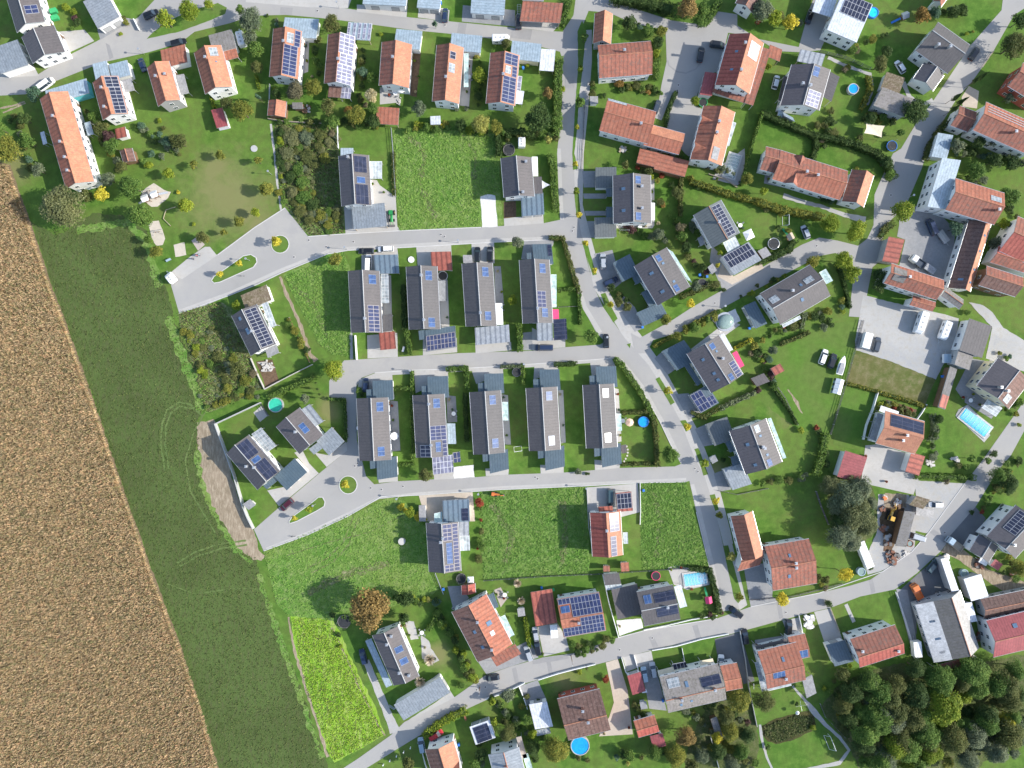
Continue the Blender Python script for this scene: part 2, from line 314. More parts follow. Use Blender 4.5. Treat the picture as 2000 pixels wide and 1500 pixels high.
water("water_blue", (0.015, 0.28, 0.62)); water("water_green", (0.04, 0.42, 0.27)); water("water_dull", (0.2, 0.27, 0.25), 0.15); water("water_cyan", (0.02, 0.48, 0.66))
LEAF = dict(
 green=((0.065, 0.132, 0.026), (0.118, 0.205, 0.041), (0.193, 0.272, 0.065)),
 dark=((0.034, 0.067, 0.019), (0.061, 0.107, 0.029), (0.099, 0.142, 0.043)),
 olive=((0.080, 0.100, 0.030), (0.120, 0.142, 0.042), (0.175, 0.175, 0.062)),
 pale=((0.12, 0.135, 0.055), (0.165, 0.18, 0.08), (0.23, 0.235, 0.115)),
 lime=((0.13, 0.20, 0.02), (0.22, 0.29, 0.03), (0.33, 0.35, 0.045)),
 gold=((0.40, 0.35, 0.03), (0.56, 0.49, 0.05), (0.66, 0.58, 0.10)),
 autumn=((0.17, 0.12, 0.045), (0.26, 0.18, 0.065), (0.36, 0.25, 0.09)),
 golive=((0.11, 0.14, 0.028), (0.20, 0.215, 0.04), (0.32, 0.29, 0.055)),
 orange=((0.20, 0.12, 0.035), (0.30, 0.18, 0.05), (0.38, 0.24, 0.07)),
 silver=((0.10, 0.13, 0.075), (0.15, 0.185, 0.11), (0.22, 0.25, 0.155)),
 bluegreen=((0.055, 0.113, 0.068), (0.096, 0.173, 0.109), (0.150, 0.227, 0.150)),
 brown=((0.14, 0.125, 0.07), (0.19, 0.165, 0.095), (0.24, 0.205, 0.13)),
 red=((0.20, 0.03, 0.02), (0.30, 0.06, 0.035), (0.25, 0.12, 0.05)),
 purple=((0.066, 0.034, 0.038), (0.106, 0.055, 0.055), (0.133, 0.082, 0.069)),
 cream=((0.30, 0.27, 0.14), (0.42, 0.38, 0.22), (0.52, 0.48, 0.32)),
 lemon=((0.24, 0.25, 0.05), (0.36, 0.35, 0.09), (0.46, 0.44, 0.15)))
for k, v in LEAF.items(): leafmat("leaf_" + k, *v)
leafmat("corn_leaf", (0.41, 0.295, 0.175), (0.50, 0.385, 0.24), (0.25, 0.205, 0.105))
leafmat("corn_leaf_green", (0.17, 0.18, 0.08), (0.27, 0.25, 0.125), (0.46, 0.27, 0.17))
leafmat("grass_blade", (0.130, 0.273, 0.046), (0.182, 0.325, 0.065), (0.234, 0.338, 0.091))
leafmat("straw_blade", (0.12, 0.135, 0.045), (0.16, 0.17, 0.07), (0.22, 0.20, 0.10))
leafmat("mustard_leaf", (0.20, 0.36, 0.03), (0.27, 0.44, 0.04), (0.36, 0.44, 0.08))
leafmat("meadow_blade", (0.080, 0.108, 0.030), (0.105, 0.142, 0.04), (0.14, 0.165, 0.055))
# ---------------------------------------------------------------- labels
REFS = []      # (px, py, phrase) landmarks
USED = set()
def relation(px, py, bx, by, r):
    dx, dy = px - bx, py - by; a = math.degrees(math.atan2(-dy, dx)) % 360
    return ["right of", "upper right of", "above", "upper left of", "left of", "lower left of", "below", "lower right of"][int(((a + 22.5) % 360) // 45)]
def where(desc, px, py):
    near = sorted(REFS, key=lambda t: (t[0] - px) ** 2 + (t[1] - py) ** 2)[:14]
    for far in ("", "further "):
        for bx, by, ph in near:
            w = relation(px, py, bx, by, 0)
            l = f"{desc} {far}{w} the {ph}"
            if len(l.split()) <= 16 and l not in USED: USED.add(l); return l
    return None
def autolabel(o, desc, cat, px, py, group=None):
    l = where(desc, px, py) or where("another " + desc, px, py) or desc
    tag(o, l, cat, group); return o
# ---------------------------------------------------------------- ground sheets
LAY = []
def sheet(name, mat, pts, jit=0.0, label=None, z=None, kind="structure"):
    pts = [tuple(p) for p in pts]
    if jit:
        rr = random.Random(int(pts[0][0] * 13 + pts[0][1])); out = []
        for i, a in enumerate(pts):
            b = pts[(i + 1) % len(pts)]; d = math.dist(a, b); k = max(1, int(d / 7))
            nx, ny = (b[1] - a[1]) / (d + 1e-6), -(b[0] - a[0]) / (d + 1e-6)
            for j in range(k):
                o = rr.uniform(-jit, jit); out.append((a[0] + (b[0] - a[0]) * j / k + nx * o, a[1] + (b[1] - a[1]) * j / k + ny * o))
        pts = out
    x0, x1 = min(p[0] for p in pts), max(p[0] for p in pts); y0, y1 = min(p[1] for p in pts), max(p[1] for p in pts)
    l = 1
    for (a, b, c, d, k) in LAY:
        if a < x1 and b > x0 and c < y1 and d > y0: l = max(l, k + 1)
    LAY.append((x0, x1, y0, y1, l)); zz = 0.004 * l
    v = [P(x, y) + Vector((0, 0, zz)) for x, y in pts]
    me = mesh(name, v, [list(range(len(v)))], [M[mat]])
    if me.polygons[0].normal.z < 0: me.flip_normals()
    return tag(add(name, me), label, kind=kind)
def strip(name, mat, pts, w, label=None, jit=0):
    """pts centre line in photo pixels, w width in pixels"""
    L, R = [], []
    for i, p in enumerate(pts):
        a = pts[max(0, i - 1)]; b = pts[min(len(pts) - 1, i + 1)]; d = math.dist(a, b)
        nx, ny = -(b[1] - a[1]) / d, (b[0] - a[0]) / d; ww = w[i] if isinstance(w, (list, tuple)) else w
        L.append((p[0] + nx * ww / 2, p[1] + ny * ww / 2)); R.append((p[0] - nx * ww / 2, p[1] - ny * ww / 2))
    return sheet(name, mat, L + R[::-1], jit, label)
def kerb(pts, closed=False):
    mb = MB(); n = len(pts)
    for i in range(n if closed else n - 1):
        a = P(*pts[i]); b = P(*pts[(i + 1) % n]); d = (b - a); L = d.length
        if L < 0.05: continue
        mb.box(0, L, -0.11, 0.11, 0, 0.12, 0, math.atan2(d.y, d.x), (a.x, a.y))
    return tag(mb.build("kerb", [M["kerb"]]), kind="structure")
g = MB(); g.poly([(-1500, -1500, -0.004), (1500, -1500, -0.004), (1500, 1500, -0.004), (-1500, 1500, -0.004)], [(0, 1, 2, 3)])
tag(g.build("lawn", [M["lawn"]]), kind="structure")
CORN = [(-60, 318), (0, 318), (20, 322), (32, 358), (64, 444), (86, 510), (104, 566), (120, 604), (155, 700), (187, 790), (214, 870), (240, 950), (272, 1040), (300, 1120), (350, 1250), (400, 1395), (428, 1500), (455, 1600), (-60, 1600)]
sheet("corn_field", "corn_soil", CORN, 1)
OLIVE = [(60, 432), (110, 460), (150, 440), (180, 415), (240, 420), (285, 450), (305, 520), (330, 580), (345, 640), (366, 690), (384, 735), (400, 790), (386, 824), (384, 870), (388, 920), (398, 964), (430, 1014), (462, 1068), (490, 1092), (500, 1090), (515, 1150), (550, 1240), (600, 1380), (640, 1500), (655, 1600), (455, 1600), (428, 1500), (350, 1250), (300, 1120), (240, 950), (187, 790), (120, 604), (86, 510)]
sheet("meadow", "olive_field", OLIVE, 2.5)
sheet("crop_field", "mustard", [(567, 1203), (600, 1199), (640, 1204), (660, 1225), (690, 1295), (730, 1375), (752, 1435), (700, 1465), (652, 1490), (636, 1460), (600, 1350), (575, 1265)], 2)
strip("field_margin", "soil", [(563, 1205), (575, 1270), (600, 1352), (640, 1478)], 5, jit=1.5)
strip("field_margin", "soil", [(648, 1225), (672, 1275), (700, 1340), (738, 1415), (752, 1437)], 3, jit=1.2)
sheet("dirt_patch", "soil", [(386, 826), (418, 818), (424, 838), (440, 885), (462, 960), (480, 1010), (496, 1040), (505, 1075), (520, 1088), (510, 1096), (488, 1090), (462, 1066), (430, 1014), (398, 964), (388, 920), (384, 870)], 2.5)
for pts in ([(515, 1078), (600, 1047), (680, 1010), (730, 985), (750, 974), (785, 972), (810, 1000), (832, 1030), (838, 1118), (858, 1150), (840, 1165), (780, 1180), (700, 1200), (655, 1212), (565, 1203), (540, 1180)],
            [(768, 252), (820, 250), (900, 256), (968, 262), (974, 300), (978, 380), (984, 440), (880, 446), (780, 451), (775, 380)],
            [(940, 962), (1040, 955), (1140, 951), (1148, 1000), (1152, 1122), (1060, 1128), (945, 1133), (938, 1040)],
            [(1250, 944), (1340, 941), (1352, 990), (1385, 1105), (1330, 1112), (1255, 1113), (1250, 1030)],
            [(553, 536), (640, 497), (672, 492), (684, 520), (686, 640), (684, 697), (650, 692), (622, 670), (590, 610)]):
    sheet("grass_plot", "tall_grass", pts, 1.5)
sheet("scrub_ground", "weeds", [(537, 242), (600, 244), (655, 250), (668, 330), (672, 455), (604, 460), (575, 430), (552, 390), (540, 300)], 2)
sheet("scrub_ground", "weeds", [(347, 612), (430, 590), (450, 600), (470, 650), (492, 700), (512, 758), (460, 785), (404, 806), (372, 700)], 2)
sheet("dry_lawn", "dry_lawn", [(1672, 684), (1735, 704), (1828, 741), (1806, 792), (1712, 762), (1652, 748)], 1)
sheet("lawn_strip", "lawn_soft", [(1640, 755), (1710, 768), (1690, 830), (1680, 880), (1628, 868)], 1)
sheet("lawn_strip", "lawn_soft", [(1490, 660), (1600, 632), (1672, 628), (1650, 740), (1615, 850), (1560, 840), (1480, 780)], 2)
strip("worn_track", "soil", [(1538, 760), (1552, 780), (1568, 808)], [3, 6, 3], jit=2)
strip("worn_track", "soil", [(547, 540), (560, 575), (585, 630), (605, 690), (618, 705)], [3, 6, 6, 7, 12], jit=1.5)
sheet("forest_floor", "forest_floor", [(1600, 1380), (1640, 1335), (1700, 1310), (1760, 1295), (1830, 1322), (1880, 1306), (1935, 1290), (2060, 1270), (2060, 1400), (2000, 1425), (1930, 1478), (1890, 1530), (1690, 1530), (1665, 1470), (1640, 1430)], 3)
sheet("forest_floor", "forest_floor", [(1395, 1350), (1450, 1345), (1478, 1400), (1482, 1470), (1470, 1520), (1330, 1520), (1345, 1450)], 3)
sheet("forest_floor", "forest_floor", [(1612, 930), (1650, 935), (1700, 950), (1716, 985), (1706, 1040), (1690, 1062), (1650, 1070), (1624, 1030)], 3)
# asphalt
sheet("road", "asphalt", [(-60, 154), (70, 148), (130, 110), (190, 80), (240, 50), (270, 34), (320, -20), (470, -25), (500, 0), (505, 26), (450, 45), (380, 62), (352, 84), (290, 102), (200, 122), (105, 160), (50, 184), (-60, 190)])
strip("road", "asphalt", [(478, 14), (560, 15), (640, 24), (700, 32), (800, 46), (900, 56), (1000, 67), (1060, 76), (1100, 82)], [34, 28, 25, 24, 24, 24, 26, 32, 40])
VL = [(1128, -30), (1120, 30), (1100, 60), (1092, 95), (1098, 115), (1098, 200), (1088, 300), (1091, 380), (1094, 430), (1100, 465), (1118, 540), (1138, 600), (1165, 650), (1186, 672), (1200, 696), (1222, 720), (1250, 755), (1288, 822), (1318, 885), (1345, 932), (1360, 1000), (1384, 1100), (1403, 1195)]
VR = [(1444, 1190), (1420, 1100), (1398, 1000), (1376, 930), (1357, 895), (1328, 820), (1290, 750), (1266, 712), (1220, 660), (1178, 600), (1160, 560), (1144, 500), (1134, 450), (1124, 400), (1120, 300), (1127, 200), (1130, 100), (1134, 60), (1150, 20), (1158, -30)]
sheet("pavement", "pavers", [(1128, 60), (1156, 58), (1156, 120), (1150, 200), (1140, 300), (1138, 400), (1148, 440), (1164, 500), (1184, 560), (1206, 600), (1250, 652), (1262, 668), (1295, 715), (1322, 765), (1360, 835), (1378, 880), (1400, 935), (1425, 1030), (1438, 1090), (1462, 1180), (1444, 1192), (1400, 1010), (1357, 897), (1288, 752), (1220, 662), (1160, 562), (1122, 400), (1118, 300), (1126, 200)])
sheet("road", "asphalt", VL + VR)
strip("pavement", "pavers", [(1092, 290), (1095, 380), (1098, 430)], 7); strip("pavement", "pavers", [(1108, 490), (1123, 545), (1143, 602), (1172, 650)], 9)
strip("pavement", "pavers", [(1212, 703), (1228, 722), (1256, 757), (1294, 824), (1324, 887)], 7); strip("pavement", "pavers", [(1352, 946), (1366, 1000), (1390, 1100), (1409, 1190)], 8)
TA = [(328, 536), (400, 488), (425, 498), (498, 444), (557, 406), (578, 432), (602, 462), (673, 457), (780, 451), (940, 444), (1062, 436), (1100, 428), (1108, 464), (1080, 468), (966, 473), (880, 478), (800, 483), (680, 489), (640, 496), (550, 533), (504, 555), (448, 577), (400, 597), (350, 612)]
sheet("road", "asphalt", TA)
sheet("apron", "pavers", [(373, 500), (400, 482), (410, 482), (424, 499), (356, 545), (330, 535)])
sheet("road", "asphalt", [(672, 704), (717, 701), (777, 697), (890, 690), (1040, 685), (1106, 678), (1172, 673), (1186, 664), (1210, 692), (1199, 699), (1152, 703), (1025, 712), (950, 717), (872, 721), (806, 723), (732, 728), (706, 738), (696, 755), (697, 860), (715, 930), (731, 946), (776, 940), (928, 932), (993, 927), (1102, 923), (1210, 914), (1318, 911), (1350, 898), (1362, 935), (1340, 941), (1246, 943), (1142, 949), (980, 956), (923, 960), (818, 967), (744, 970), (726, 981), (680, 1008), (600, 1045), (515, 1076), (496, 1034), (545, 991), (623, 925), (662, 893), (678, 862), (676, 781), (643, 778), (643, 744)])
strip("pavement", "pavers", [(700, 745), (735, 731), (810, 727), (880, 724), (1025, 715), (1152, 706), (1198, 701)], 6)
strip("pavement", "pavers", [(520, 1072), (600, 1041), (680, 1003), (740, 972), (818, 964), (980, 952), (1142, 945), (1340, 936)], 5)
strip("pavement", "pavers", [(350, 608), (450, 572), (550, 527), (640, 491), (680, 485), (800, 479), (966, 469), (1080, 465)], 6)
sheet("road", "asphalt", [(1232, 650), (1250, 660), (1312, 626), (1352, 600), (1412, 566), (1506, 512), (1566, 478), (1600, 464), (1636, 470), (1676, 480), (1694, 466), (1706, 440), (1708, 380), (1720, 352), (1744, 300), (1760, 290), (1790, 240), (1826, 192), (1896, 88), (1956, 20), (1962, -30), (2040, -30), (2010, 10), (1980, 30), (1940, 100), (1918, 132), (1898, 160), (1870, 190), (1836, 246), (1812, 290), (1800, 330), (1770, 400), (1732, 438), (1724, 466), (1716, 512), (1704, 522), (1694, 572), (1686, 620), (1658, 618), (1668, 530), (1664, 512), (1632, 494), (1600, 500), (1540, 532), (1480, 564), (1410, 602), (1374, 624), (1330, 648), (1276, 664), (1262, 690), (1240, 690)])
sheet("road", "asphalt", [(2040, 735), (2000, 784), (1918, 900), (1884, 944), (1812, 1042), (1780, 1078), (1724, 1116), (1700, 1132), (1660, 1144), (1600, 1158), (1543, 1170), (1466, 1185), (1400, 1208), (1260, 1231), (1208, 1245), (1120, 1276), (1060, 1284), (1000, 1301), (948, 1319), (887, 1362), (790, 1410), (763, 1436), (700, 1481), (640, 1520), (690, 1520), (716, 1500), (808, 1443), (911, 1385), (1013, 1338), (1052, 1327), (1164, 1298), (1272, 1270), (1300, 1263), (1424, 1239), (1470, 1227), (1590, 1194), (1622, 1187), (1680, 1165), (1748, 1151), (1790, 1120), (1838, 1076), (1858, 1048), (1905, 990), (1948, 920), (1974, 890), (2000, 842), (2040, 780)])
sheet("cul_de_sac", "asphalt", [(1136, 20), (1160, -10), (1200, 4), (1312, 40), (1382, 50), (1400, 22), (1440, 28), (1440, 50), (1480, 76), (1560, 92), (1580, 20), (1600, -30), (1626, -20), (1620, 60), (1602, 98), (1562, 102), (1520, 100), (1470, 70), (1422, 64), (1404, 140), (1378, 145), (1362, 184), (1356, 206), (1374, 214), (1346, 306), (1338, 300), (1300, 255), (1314, 180), (1292, 235), (1278, 230), (1288, 190), (1292, 165), (1302, 120), (1300, 60), (1235, 45), (1190, 25)])
strip("footpath", "pavers", [(529, 242), (536, 300), (542, 360), (549, 410)], 4, jit=0.5)
strip("footpath", "gravel", [(685, 650), (687, 702)], 6, jit=0.5)
strip("farm_track", "gravel", [(715, 1290), (735, 1340), (760, 1400), (772, 1430)], [12, 14, 16, 22], jit=0.8)
strip("worn_track", "soil", [(0, 212), (30, 205), (48, 198)], 3, jit=1); strip("worn_track", "soil", [(6, 220), (30, 210), (50, 201)], 3, jit=1)
strip("farm_track", "gravel", [(1530, 382), (1570, 395), (1600, 402), (1650, 420), (1690, 430)], [10, 8, 7, 8, 14], jit=0.8)
strip("farm_track", "gravel", [(1764, 160), (1776, 190), (1800, 205), (1822, 196)], 9, jit=0.8)
strip("footpath", "gravel", [(1617, 112), (1650, 128), (1700, 145), (1704, 170), (1694, 205)], 6, jit=0.8)
strip("footpath", "pavers", [(1652, 1180), (1668, 1215)], 7)
strip("garden_path", "gravel", [(1548, 1340), (1570, 1365), (1590, 1390), (1612, 1415), (1640, 1440), (1658, 1465), (1640, 1490), (1590, 1500), (1540, 1510)], [4, 5, 12, 7, 6, 6, 8, 6, 8], jit=0.6)
strip("garden_path", "gravel", [(1484, 1415), (1488, 1445), (1498, 1480), (1512, 1510)], 5, jit=0.6)
for m_, p_ in [("pavers", [(725, 350), (736, 352), (742, 362), (773, 384), (776, 442), (782, 450), (675, 458), (672, 404), (726, 400)]),
  ("pavers", [(1009, 424), (1061, 420), (1062, 436), (985, 442), (984, 427)]), ("bed_soil", [(984, 395), (1008, 392), (1008, 424), (984, 427)]),
  ("white_gravel", [(938, 384), (952, 379), (967, 382), (972, 443), (942, 444), (940, 410)]),
  ("pavers", [(706, 498), (776, 484), (778, 500), (732, 532), (706, 530)]), ("pavers", [(813, 482), (881, 478), (884, 530), (816, 522)]),
  ("pavers", [(921, 476), (965, 473), (966, 514), (922, 514)]), ("grey_pavers", [(1024, 470), (1060, 468), (1082, 470), (1080, 480), (1040, 512), (1018, 506)]),
  ("pavers", [(745, 530), (764, 538), (766, 650), (748, 650)]), ("pavers", [(856, 546), (874, 546), (878, 640), (860, 640)]), ("grey_pavers", [(965, 520), (978, 520), (984, 592), (968, 600)]),
  ("pavers", [(717, 655), (776, 650), (777, 697), (718, 700)]), ("pavers", [(826, 660), (892, 660), (893, 688), (826, 694)]), ("pavers", [(928, 668), (998, 668), (999, 684), (929, 690)]),
  ("pavers", [(1039, 640), (1078, 660), (1104, 662), (1104, 678), (1040, 684)]), ("grey_pavers", [(1020, 650), (1039, 648), (1040, 684), (1020, 684)]),
  ("pavers", [(732, 730), (766, 727), (767, 745), (720, 765), (698, 760), (702, 742)]), ("pavers", [(808, 726), (874, 722), (876, 738), (812, 768)]), ("pavers", [(920, 720), (982, 718), (983, 730), (930, 750)]),
  ("pavers", [(1044, 711), (1088, 709), (1090, 722), (1042, 742)]), ("pavers", [(1152, 704), (1197, 702), (1202, 716), (1156, 735)]),
  ("grey_pavers", [(762, 782), (777, 784), (782, 880), (764, 882)]), ("grey_pavers", [(872, 772), (890, 774), (893, 824), (874, 826)]), ("pavers", [(980, 770), (992, 772), (998, 868), (985, 868)]),
  ("pavers", [(1090, 762), (1100, 762), (1105, 864), (1096, 866)]), ("pavers", [(1200, 758), (1208, 760), (1214, 862), (1206, 864)]),
  ("pavers", [(738, 930), (777, 930), (777, 940), (740, 943)]), ("pavers", [(846, 916), (885, 915), (886, 935), (848, 937)]), ("white_gravel", [(886, 912), (925, 908), (927, 932), (886, 935)]),
  ("pavers", [(948, 915), (994, 914), (993, 927), (949, 930)]), ("pavers", [(1055, 908), (1101, 908), (1101, 923), (1056, 925)]), ("pavers", [(1161, 898), (1212, 902), (1210, 914), (1162, 918)]),
  ("beige_pavers", [(818, 968), (923, 961), (928, 1018), (866, 1020), (832, 1018)]), ("pavers", [(1146, 952), (1246, 944), (1250, 1000), (1212, 1010), (1148, 1000)]),
  ("pavers", [(522, 958), (560, 950), (602, 916), (623, 924), (545, 989)]), ("pavers", [(614, 884), (640, 889), (676, 862), (678, 880), (638, 912)]),
  ("pavers", [(575, 884), (590, 878), (604, 905), (622, 924), (602, 918)]), ("pavers", [(495, 806), (510, 793), (525, 810), (508, 824)]),
  ("grey_pavers", [(1137, 334), (1165, 334), (1165, 366), (1140, 366)]), ("grey_pavers", [(1139, 378), (1184, 378), (1184, 388), (1140, 388)]), ("grey_pavers", [(1142, 412), (1184, 412), (1184, 421), (1144, 421)]), ("grey_pavers", [(1146, 432), (1161, 432), (1163, 464), (1154, 464)]),
  ("grey_pavers", [(1160, 496), (1196, 488), (1214, 552), (1192, 570), (1180, 555)]), ("grey_pavers", [(1212, 572), (1240, 600), (1258, 640), (1240, 648), (1206, 600)]),
  ("grey_pavers", [(1278, 700), (1294, 686), (1318, 722), (1304, 732)]), ("grey_pavers", [(1318, 770), (1345, 768), (1370, 806), (1345, 820)]), ("grey_pavers", [(1357, 838), (1380, 828), (1396, 868), (1374, 872)]), ("grey_pavers", [(1394, 925), (1412, 918), (1428, 956), (1404, 960)]),
  ("grey_pavers", [(1452, 1104), (1494, 1100), (1510, 1145), (1508, 1165), (1528, 1180), (1466, 1184)]), ("pavers", [(480, -10), (690, -10), (680, 16), (600, 14), (480, 4)]),
  ("pavers", [(697, 9), (796, 12), (794, 34), (697, 23)]), ("pavers", [(818, 14), (866, 16), (878, 20), (876, 42), (816, 34)]), ("grey_pavers", [(904, 10), (1006, 20), (1006, 52), (902, 42)]), ("pavers", [(1006, 40), (1100, 40), (1080, 62), (1006, 54)]),
  ("pavers", [(588, 78), (604, 78), (602, 140), (586, 146)]), ("bed_soil", [(808, 98), (822, 102), (814, 190), (800, 186)]), ("pavers", [(908, 98), (924, 104), (916, 208), (898, 206)]), ("pavers", [(742, 170), (780, 172), (780, 200), (742, 204)]),
  ("grey_pavers", [(1758, 390), (1800, 408), (1838, 420), (1866, 450), (1858, 540), (1848, 560), (1756, 520), (1768, 468), (1752, 462), (1756, 440)]),
  ("gravel", [(1686, 576), (1740, 590), (1776, 598), (1838, 612), (1872, 622), (1866, 690), (1842, 712), (1828, 741), (1735, 704), (1672, 684), (1670, 664)]),
  ("pavers", [(1690, 870), (1712, 868), (1782, 888), (1796, 930), (1784, 966), (1682, 943)]), ("gravel", [(1786, 938), (1884, 944), (1812, 1042), (1786, 1036), (1792, 990)]),
  ("gravel", [(1715, 965), (1775, 966), (1790, 1000), (1786, 1075), (1724, 1114), (1695, 1122), (1686, 1100), (1712, 1040)]),
  ("dark_asphalt", [(1852, 1050), (1905, 990), (1925, 1012), (1895, 1072), (1880, 1066)]), ("soil", [(1838, 1078), (1856, 1052), (1890, 1080), (1930, 1112), (2040, 1150), (2040, 1200), (1935, 1140), (1870, 1092)]),
  ("dark_asphalt", [(1760, 1150), (1836, 1082), (1866, 1150), (1790, 1180), (1790, 1240), (1770, 1200)]), ("grey_pavers", [(1750, 1150), (1772, 1152), (1790, 1250), (1796, 1300), (1785, 1290)]),
  ("pavers", [(1590, 1195), (1622, 1188), (1646, 1250), (1612, 1260)]), ("pavers", [(1528, 1212), (1560, 1206), (1567, 1238), (1540, 1244)]), ("dark_asphalt", [(1396, 1248), (1446, 1234), (1462, 1290), (1474, 1330), (1452, 1336), (1440, 1294), (1404, 1302)]),
  ("grey_pavers", [(1474, 1250), (1536, 1240), (1536, 1250), (1476, 1266)]), ("pavers", [(1216, 1284), (1272, 1271), (1276, 1292), (1224, 1312)]), ("grey_pavers", [(1250, 1300), (1278, 1292), (1302, 1388), (1268, 1384), (1262, 1350)]),
  ("beige_pavers", [(1183, 1294), (1207, 1287), (1226, 1350), (1236, 1434), (1170, 1438), (1176, 1424), (1190, 1400), (1199, 1372), (1193, 1340)]), ("grey_pavers", [(1015, 1340), (1050, 1328), (1068, 1368), (1030, 1378)]),
  ("gravel", [(822, 1240), (838, 1252), (842, 1266), (858, 1290), (846, 1296), (824, 1286)]), ("gravel", [(862, 1324), (888, 1362), (792, 1410), (880, 1352)]), ("gravel", [(790, 1212), (808, 1214), (818, 1248), (802, 1250)]),
  ("grey_pavers", [(932, 1290), (1010, 1262), (1034, 1250), (1052, 1284), (950, 1317)]), ("grey_pavers", [(874, 1145), (900, 1144), (916, 1168), (886, 1192)]), ("deck", [(965, 1152), (978, 1147), (990, 1170), (978, 1186)]),
  ("pavers", [(1050, 1224), (1088, 1216), (1106, 1246), (1112, 1270), (1062, 1282)]), ("white_gravel", [(1204, 1212), (1252, 1208), (1256, 1226), (1210, 1242)]), ("pavers", [(1304, 1108), (1322, 1104), (1348, 1110), (1386, 1130), (1386, 1142), (1342, 1152), (1316, 1142)]),
  ("pavers", [(-30, 145), (66, 128), (76, 148), (-30, 154)]), ("pavers", [(112, 62), (165, 58), (184, 80), (128, 106)]), ("grey_pavers", [(190, 58), (234, 32), (262, 38), (196, 78)]),
  ("pavers", [(1336, 692), (1404, 640), (1384, 618), (1395, 612), (1446, 634), (1410, 660)]), ("white_gravel", [(1394, 624), (1436, 603), (1446, 626), (1407, 650)]),
  ("pavers", [(1272, 350), (1278, 350), (1278, 440), (1274, 446), (1204, 446), (1204, 438)]), ("beige_pavers", [(1892, 168), (1912, 178), (1908, 212), (1880, 208), (1878, 190)]),
  ("grey_pavers", [(1390, 480), (1410, 500), (1434, 542), (1480, 515), (1486, 530), (1412, 568), (1386, 510)]), ("beige_pavers", [(1412, 505), (1432, 540), (1486, 512), (1492, 524), (1430, 556), (1402, 540)]),
  ("gravel", [(1412, 320), (1454, 290), (1456, 350), (1440, 362), (1392, 350), (1396, 340)]), ("grey_pavers", [(1494, 342), (1530, 350), (1536, 368), (1492, 358)]),
  ("grey_pavers", [(1896, 700), (1930, 706), (1950, 690), (1910, 750), (1880, 780), (1866, 760)]), ("gravel", [(1892, 590), (1920, 596), (1938, 610), (1960, 640), (2040, 690), (2040, 740), (1925, 700), (1938, 640)]),
  ("pavers", [(1872, 800), (1890, 790), (1915, 815), (1934, 850), (1922, 864), (1866, 812)]), ("grey_pavers", [(1885, 760), (1900, 755), (1950, 800), (1936, 818), (1884, 786)]),
  ("bed_soil", [(500, 706), (532, 702), (546, 746), (520, 758)]), ("pavers", [(502, 708), (520, 706), (538, 718), (528, 722)]),
  ("sand", [(276, 380), (284, 368), (300, 358), (314, 366), (320, 371), (334, 375), (328, 386), (308, 404), (296, 404), (282, 392)]), ("sand", [(290, 438), (298, 432), (310, 431), (317, 448), (323, 466), (318, 478), (306, 480), (298, 470)]),
  ("sand", [(339, 478), (360, 473), (364, 498), (343, 502)]), ("deck", [(374, 470), (388, 460), (400, 478), (387, 490)]), ("bed_soil", [(1730, 780), (1790, 800), (1786, 815), (1734, 798)])]:
    nm = {"gravel": "gravel_yard", "white_gravel": "gravel_yard", "bed_soil": "planting_bed", "sand": "sand_pit", "deck": "terrace", "soil": "dirt_yard"}.get(m_, "driveway")
    sheet(nm, m_, p_, 0.6 if m_ in ("sand", "white_gravel", "bed_soil", "soil", "gravel") else 0)
sheet("pond", "water_weeds", [(1488, 1418), (1510, 1405), (1560, 1392), (1580, 1388), (1590, 1400), (1594, 1415), (1585, 1428), (1550, 1445), (1515, 1453), (1500, 1448), (1490, 1435)], 1)
# verges and islands
def circle(x, y, r, n=20): return [(x + r * math.cos(2 * math.pi * i / n), y - r * math.sin(2 * math.pi * i / n)) for i in range(n)]
ISL = [circle(547, 477, 17.5), circle(680, 947, 17.5), [(413, 548), (418, 540), (440, 525), (475, 500), (490, 497), (500, 503), (502, 512), (495, 522), (470, 533), (430, 551), (418, 553)],
       [(564, 1020), (570, 1010), (606, 984), (622, 971), (630, 971), (635, 980), (633, 989), (618, 998), (580, 1018), (567, 1022)]]
for p_ in ISL: sheet("traffic_island", "lawn_soft", p_); kerb(p_, True)
for p_ in ([(286, 76), (300, 62), (330, 40), (375, 20), (425, 6), (443, 15), (440, 27), (405, 42), (350, 62)], [(1128, 62), (1137, 40), (1146, 62), (1143, 80), (1138, 132), (1131, 190), (1128, 240), (1122, 300), (1129, 330), (1119, 332), (1118, 300), (1124, 200), (1129, 130)],
           [(1121, 374), (1130, 376), (1135, 428), (1126, 424)], [(1136, 470), (1148, 478), (1160, 520), (1166, 536), (1158, 538), (1142, 490)], [(1173, 574), (1182, 572), (1194, 598), (1206, 622), (1198, 630), (1184, 606)],
           [(1280, 740), (1288, 736), (1318, 786), (1310, 791)], [(1328, 822), (1339, 820), (1350, 838), (1340, 843)], [(1356, 877), (1364, 875), (1372, 895), (1383, 926), (1374, 929), (1364, 897)], [(1386, 967), (1396, 965), (1404, 995), (1397, 998)],
           [(1412, 1066), (1422, 1065), (1440, 1130), (1450, 1168), (1442, 1178), (1434, 1170)], [(1430, 1062), (1440, 1060), (1466, 1183), (1460, 1185)], [(1268, 1205), (1278, 1202), (1284, 1216), (1272, 1220)][:0] or [(1224, 672), (1232, 670), (1230, 680)]):
    sheet("grass_verge", "lawn_soft", p_, 0.4)
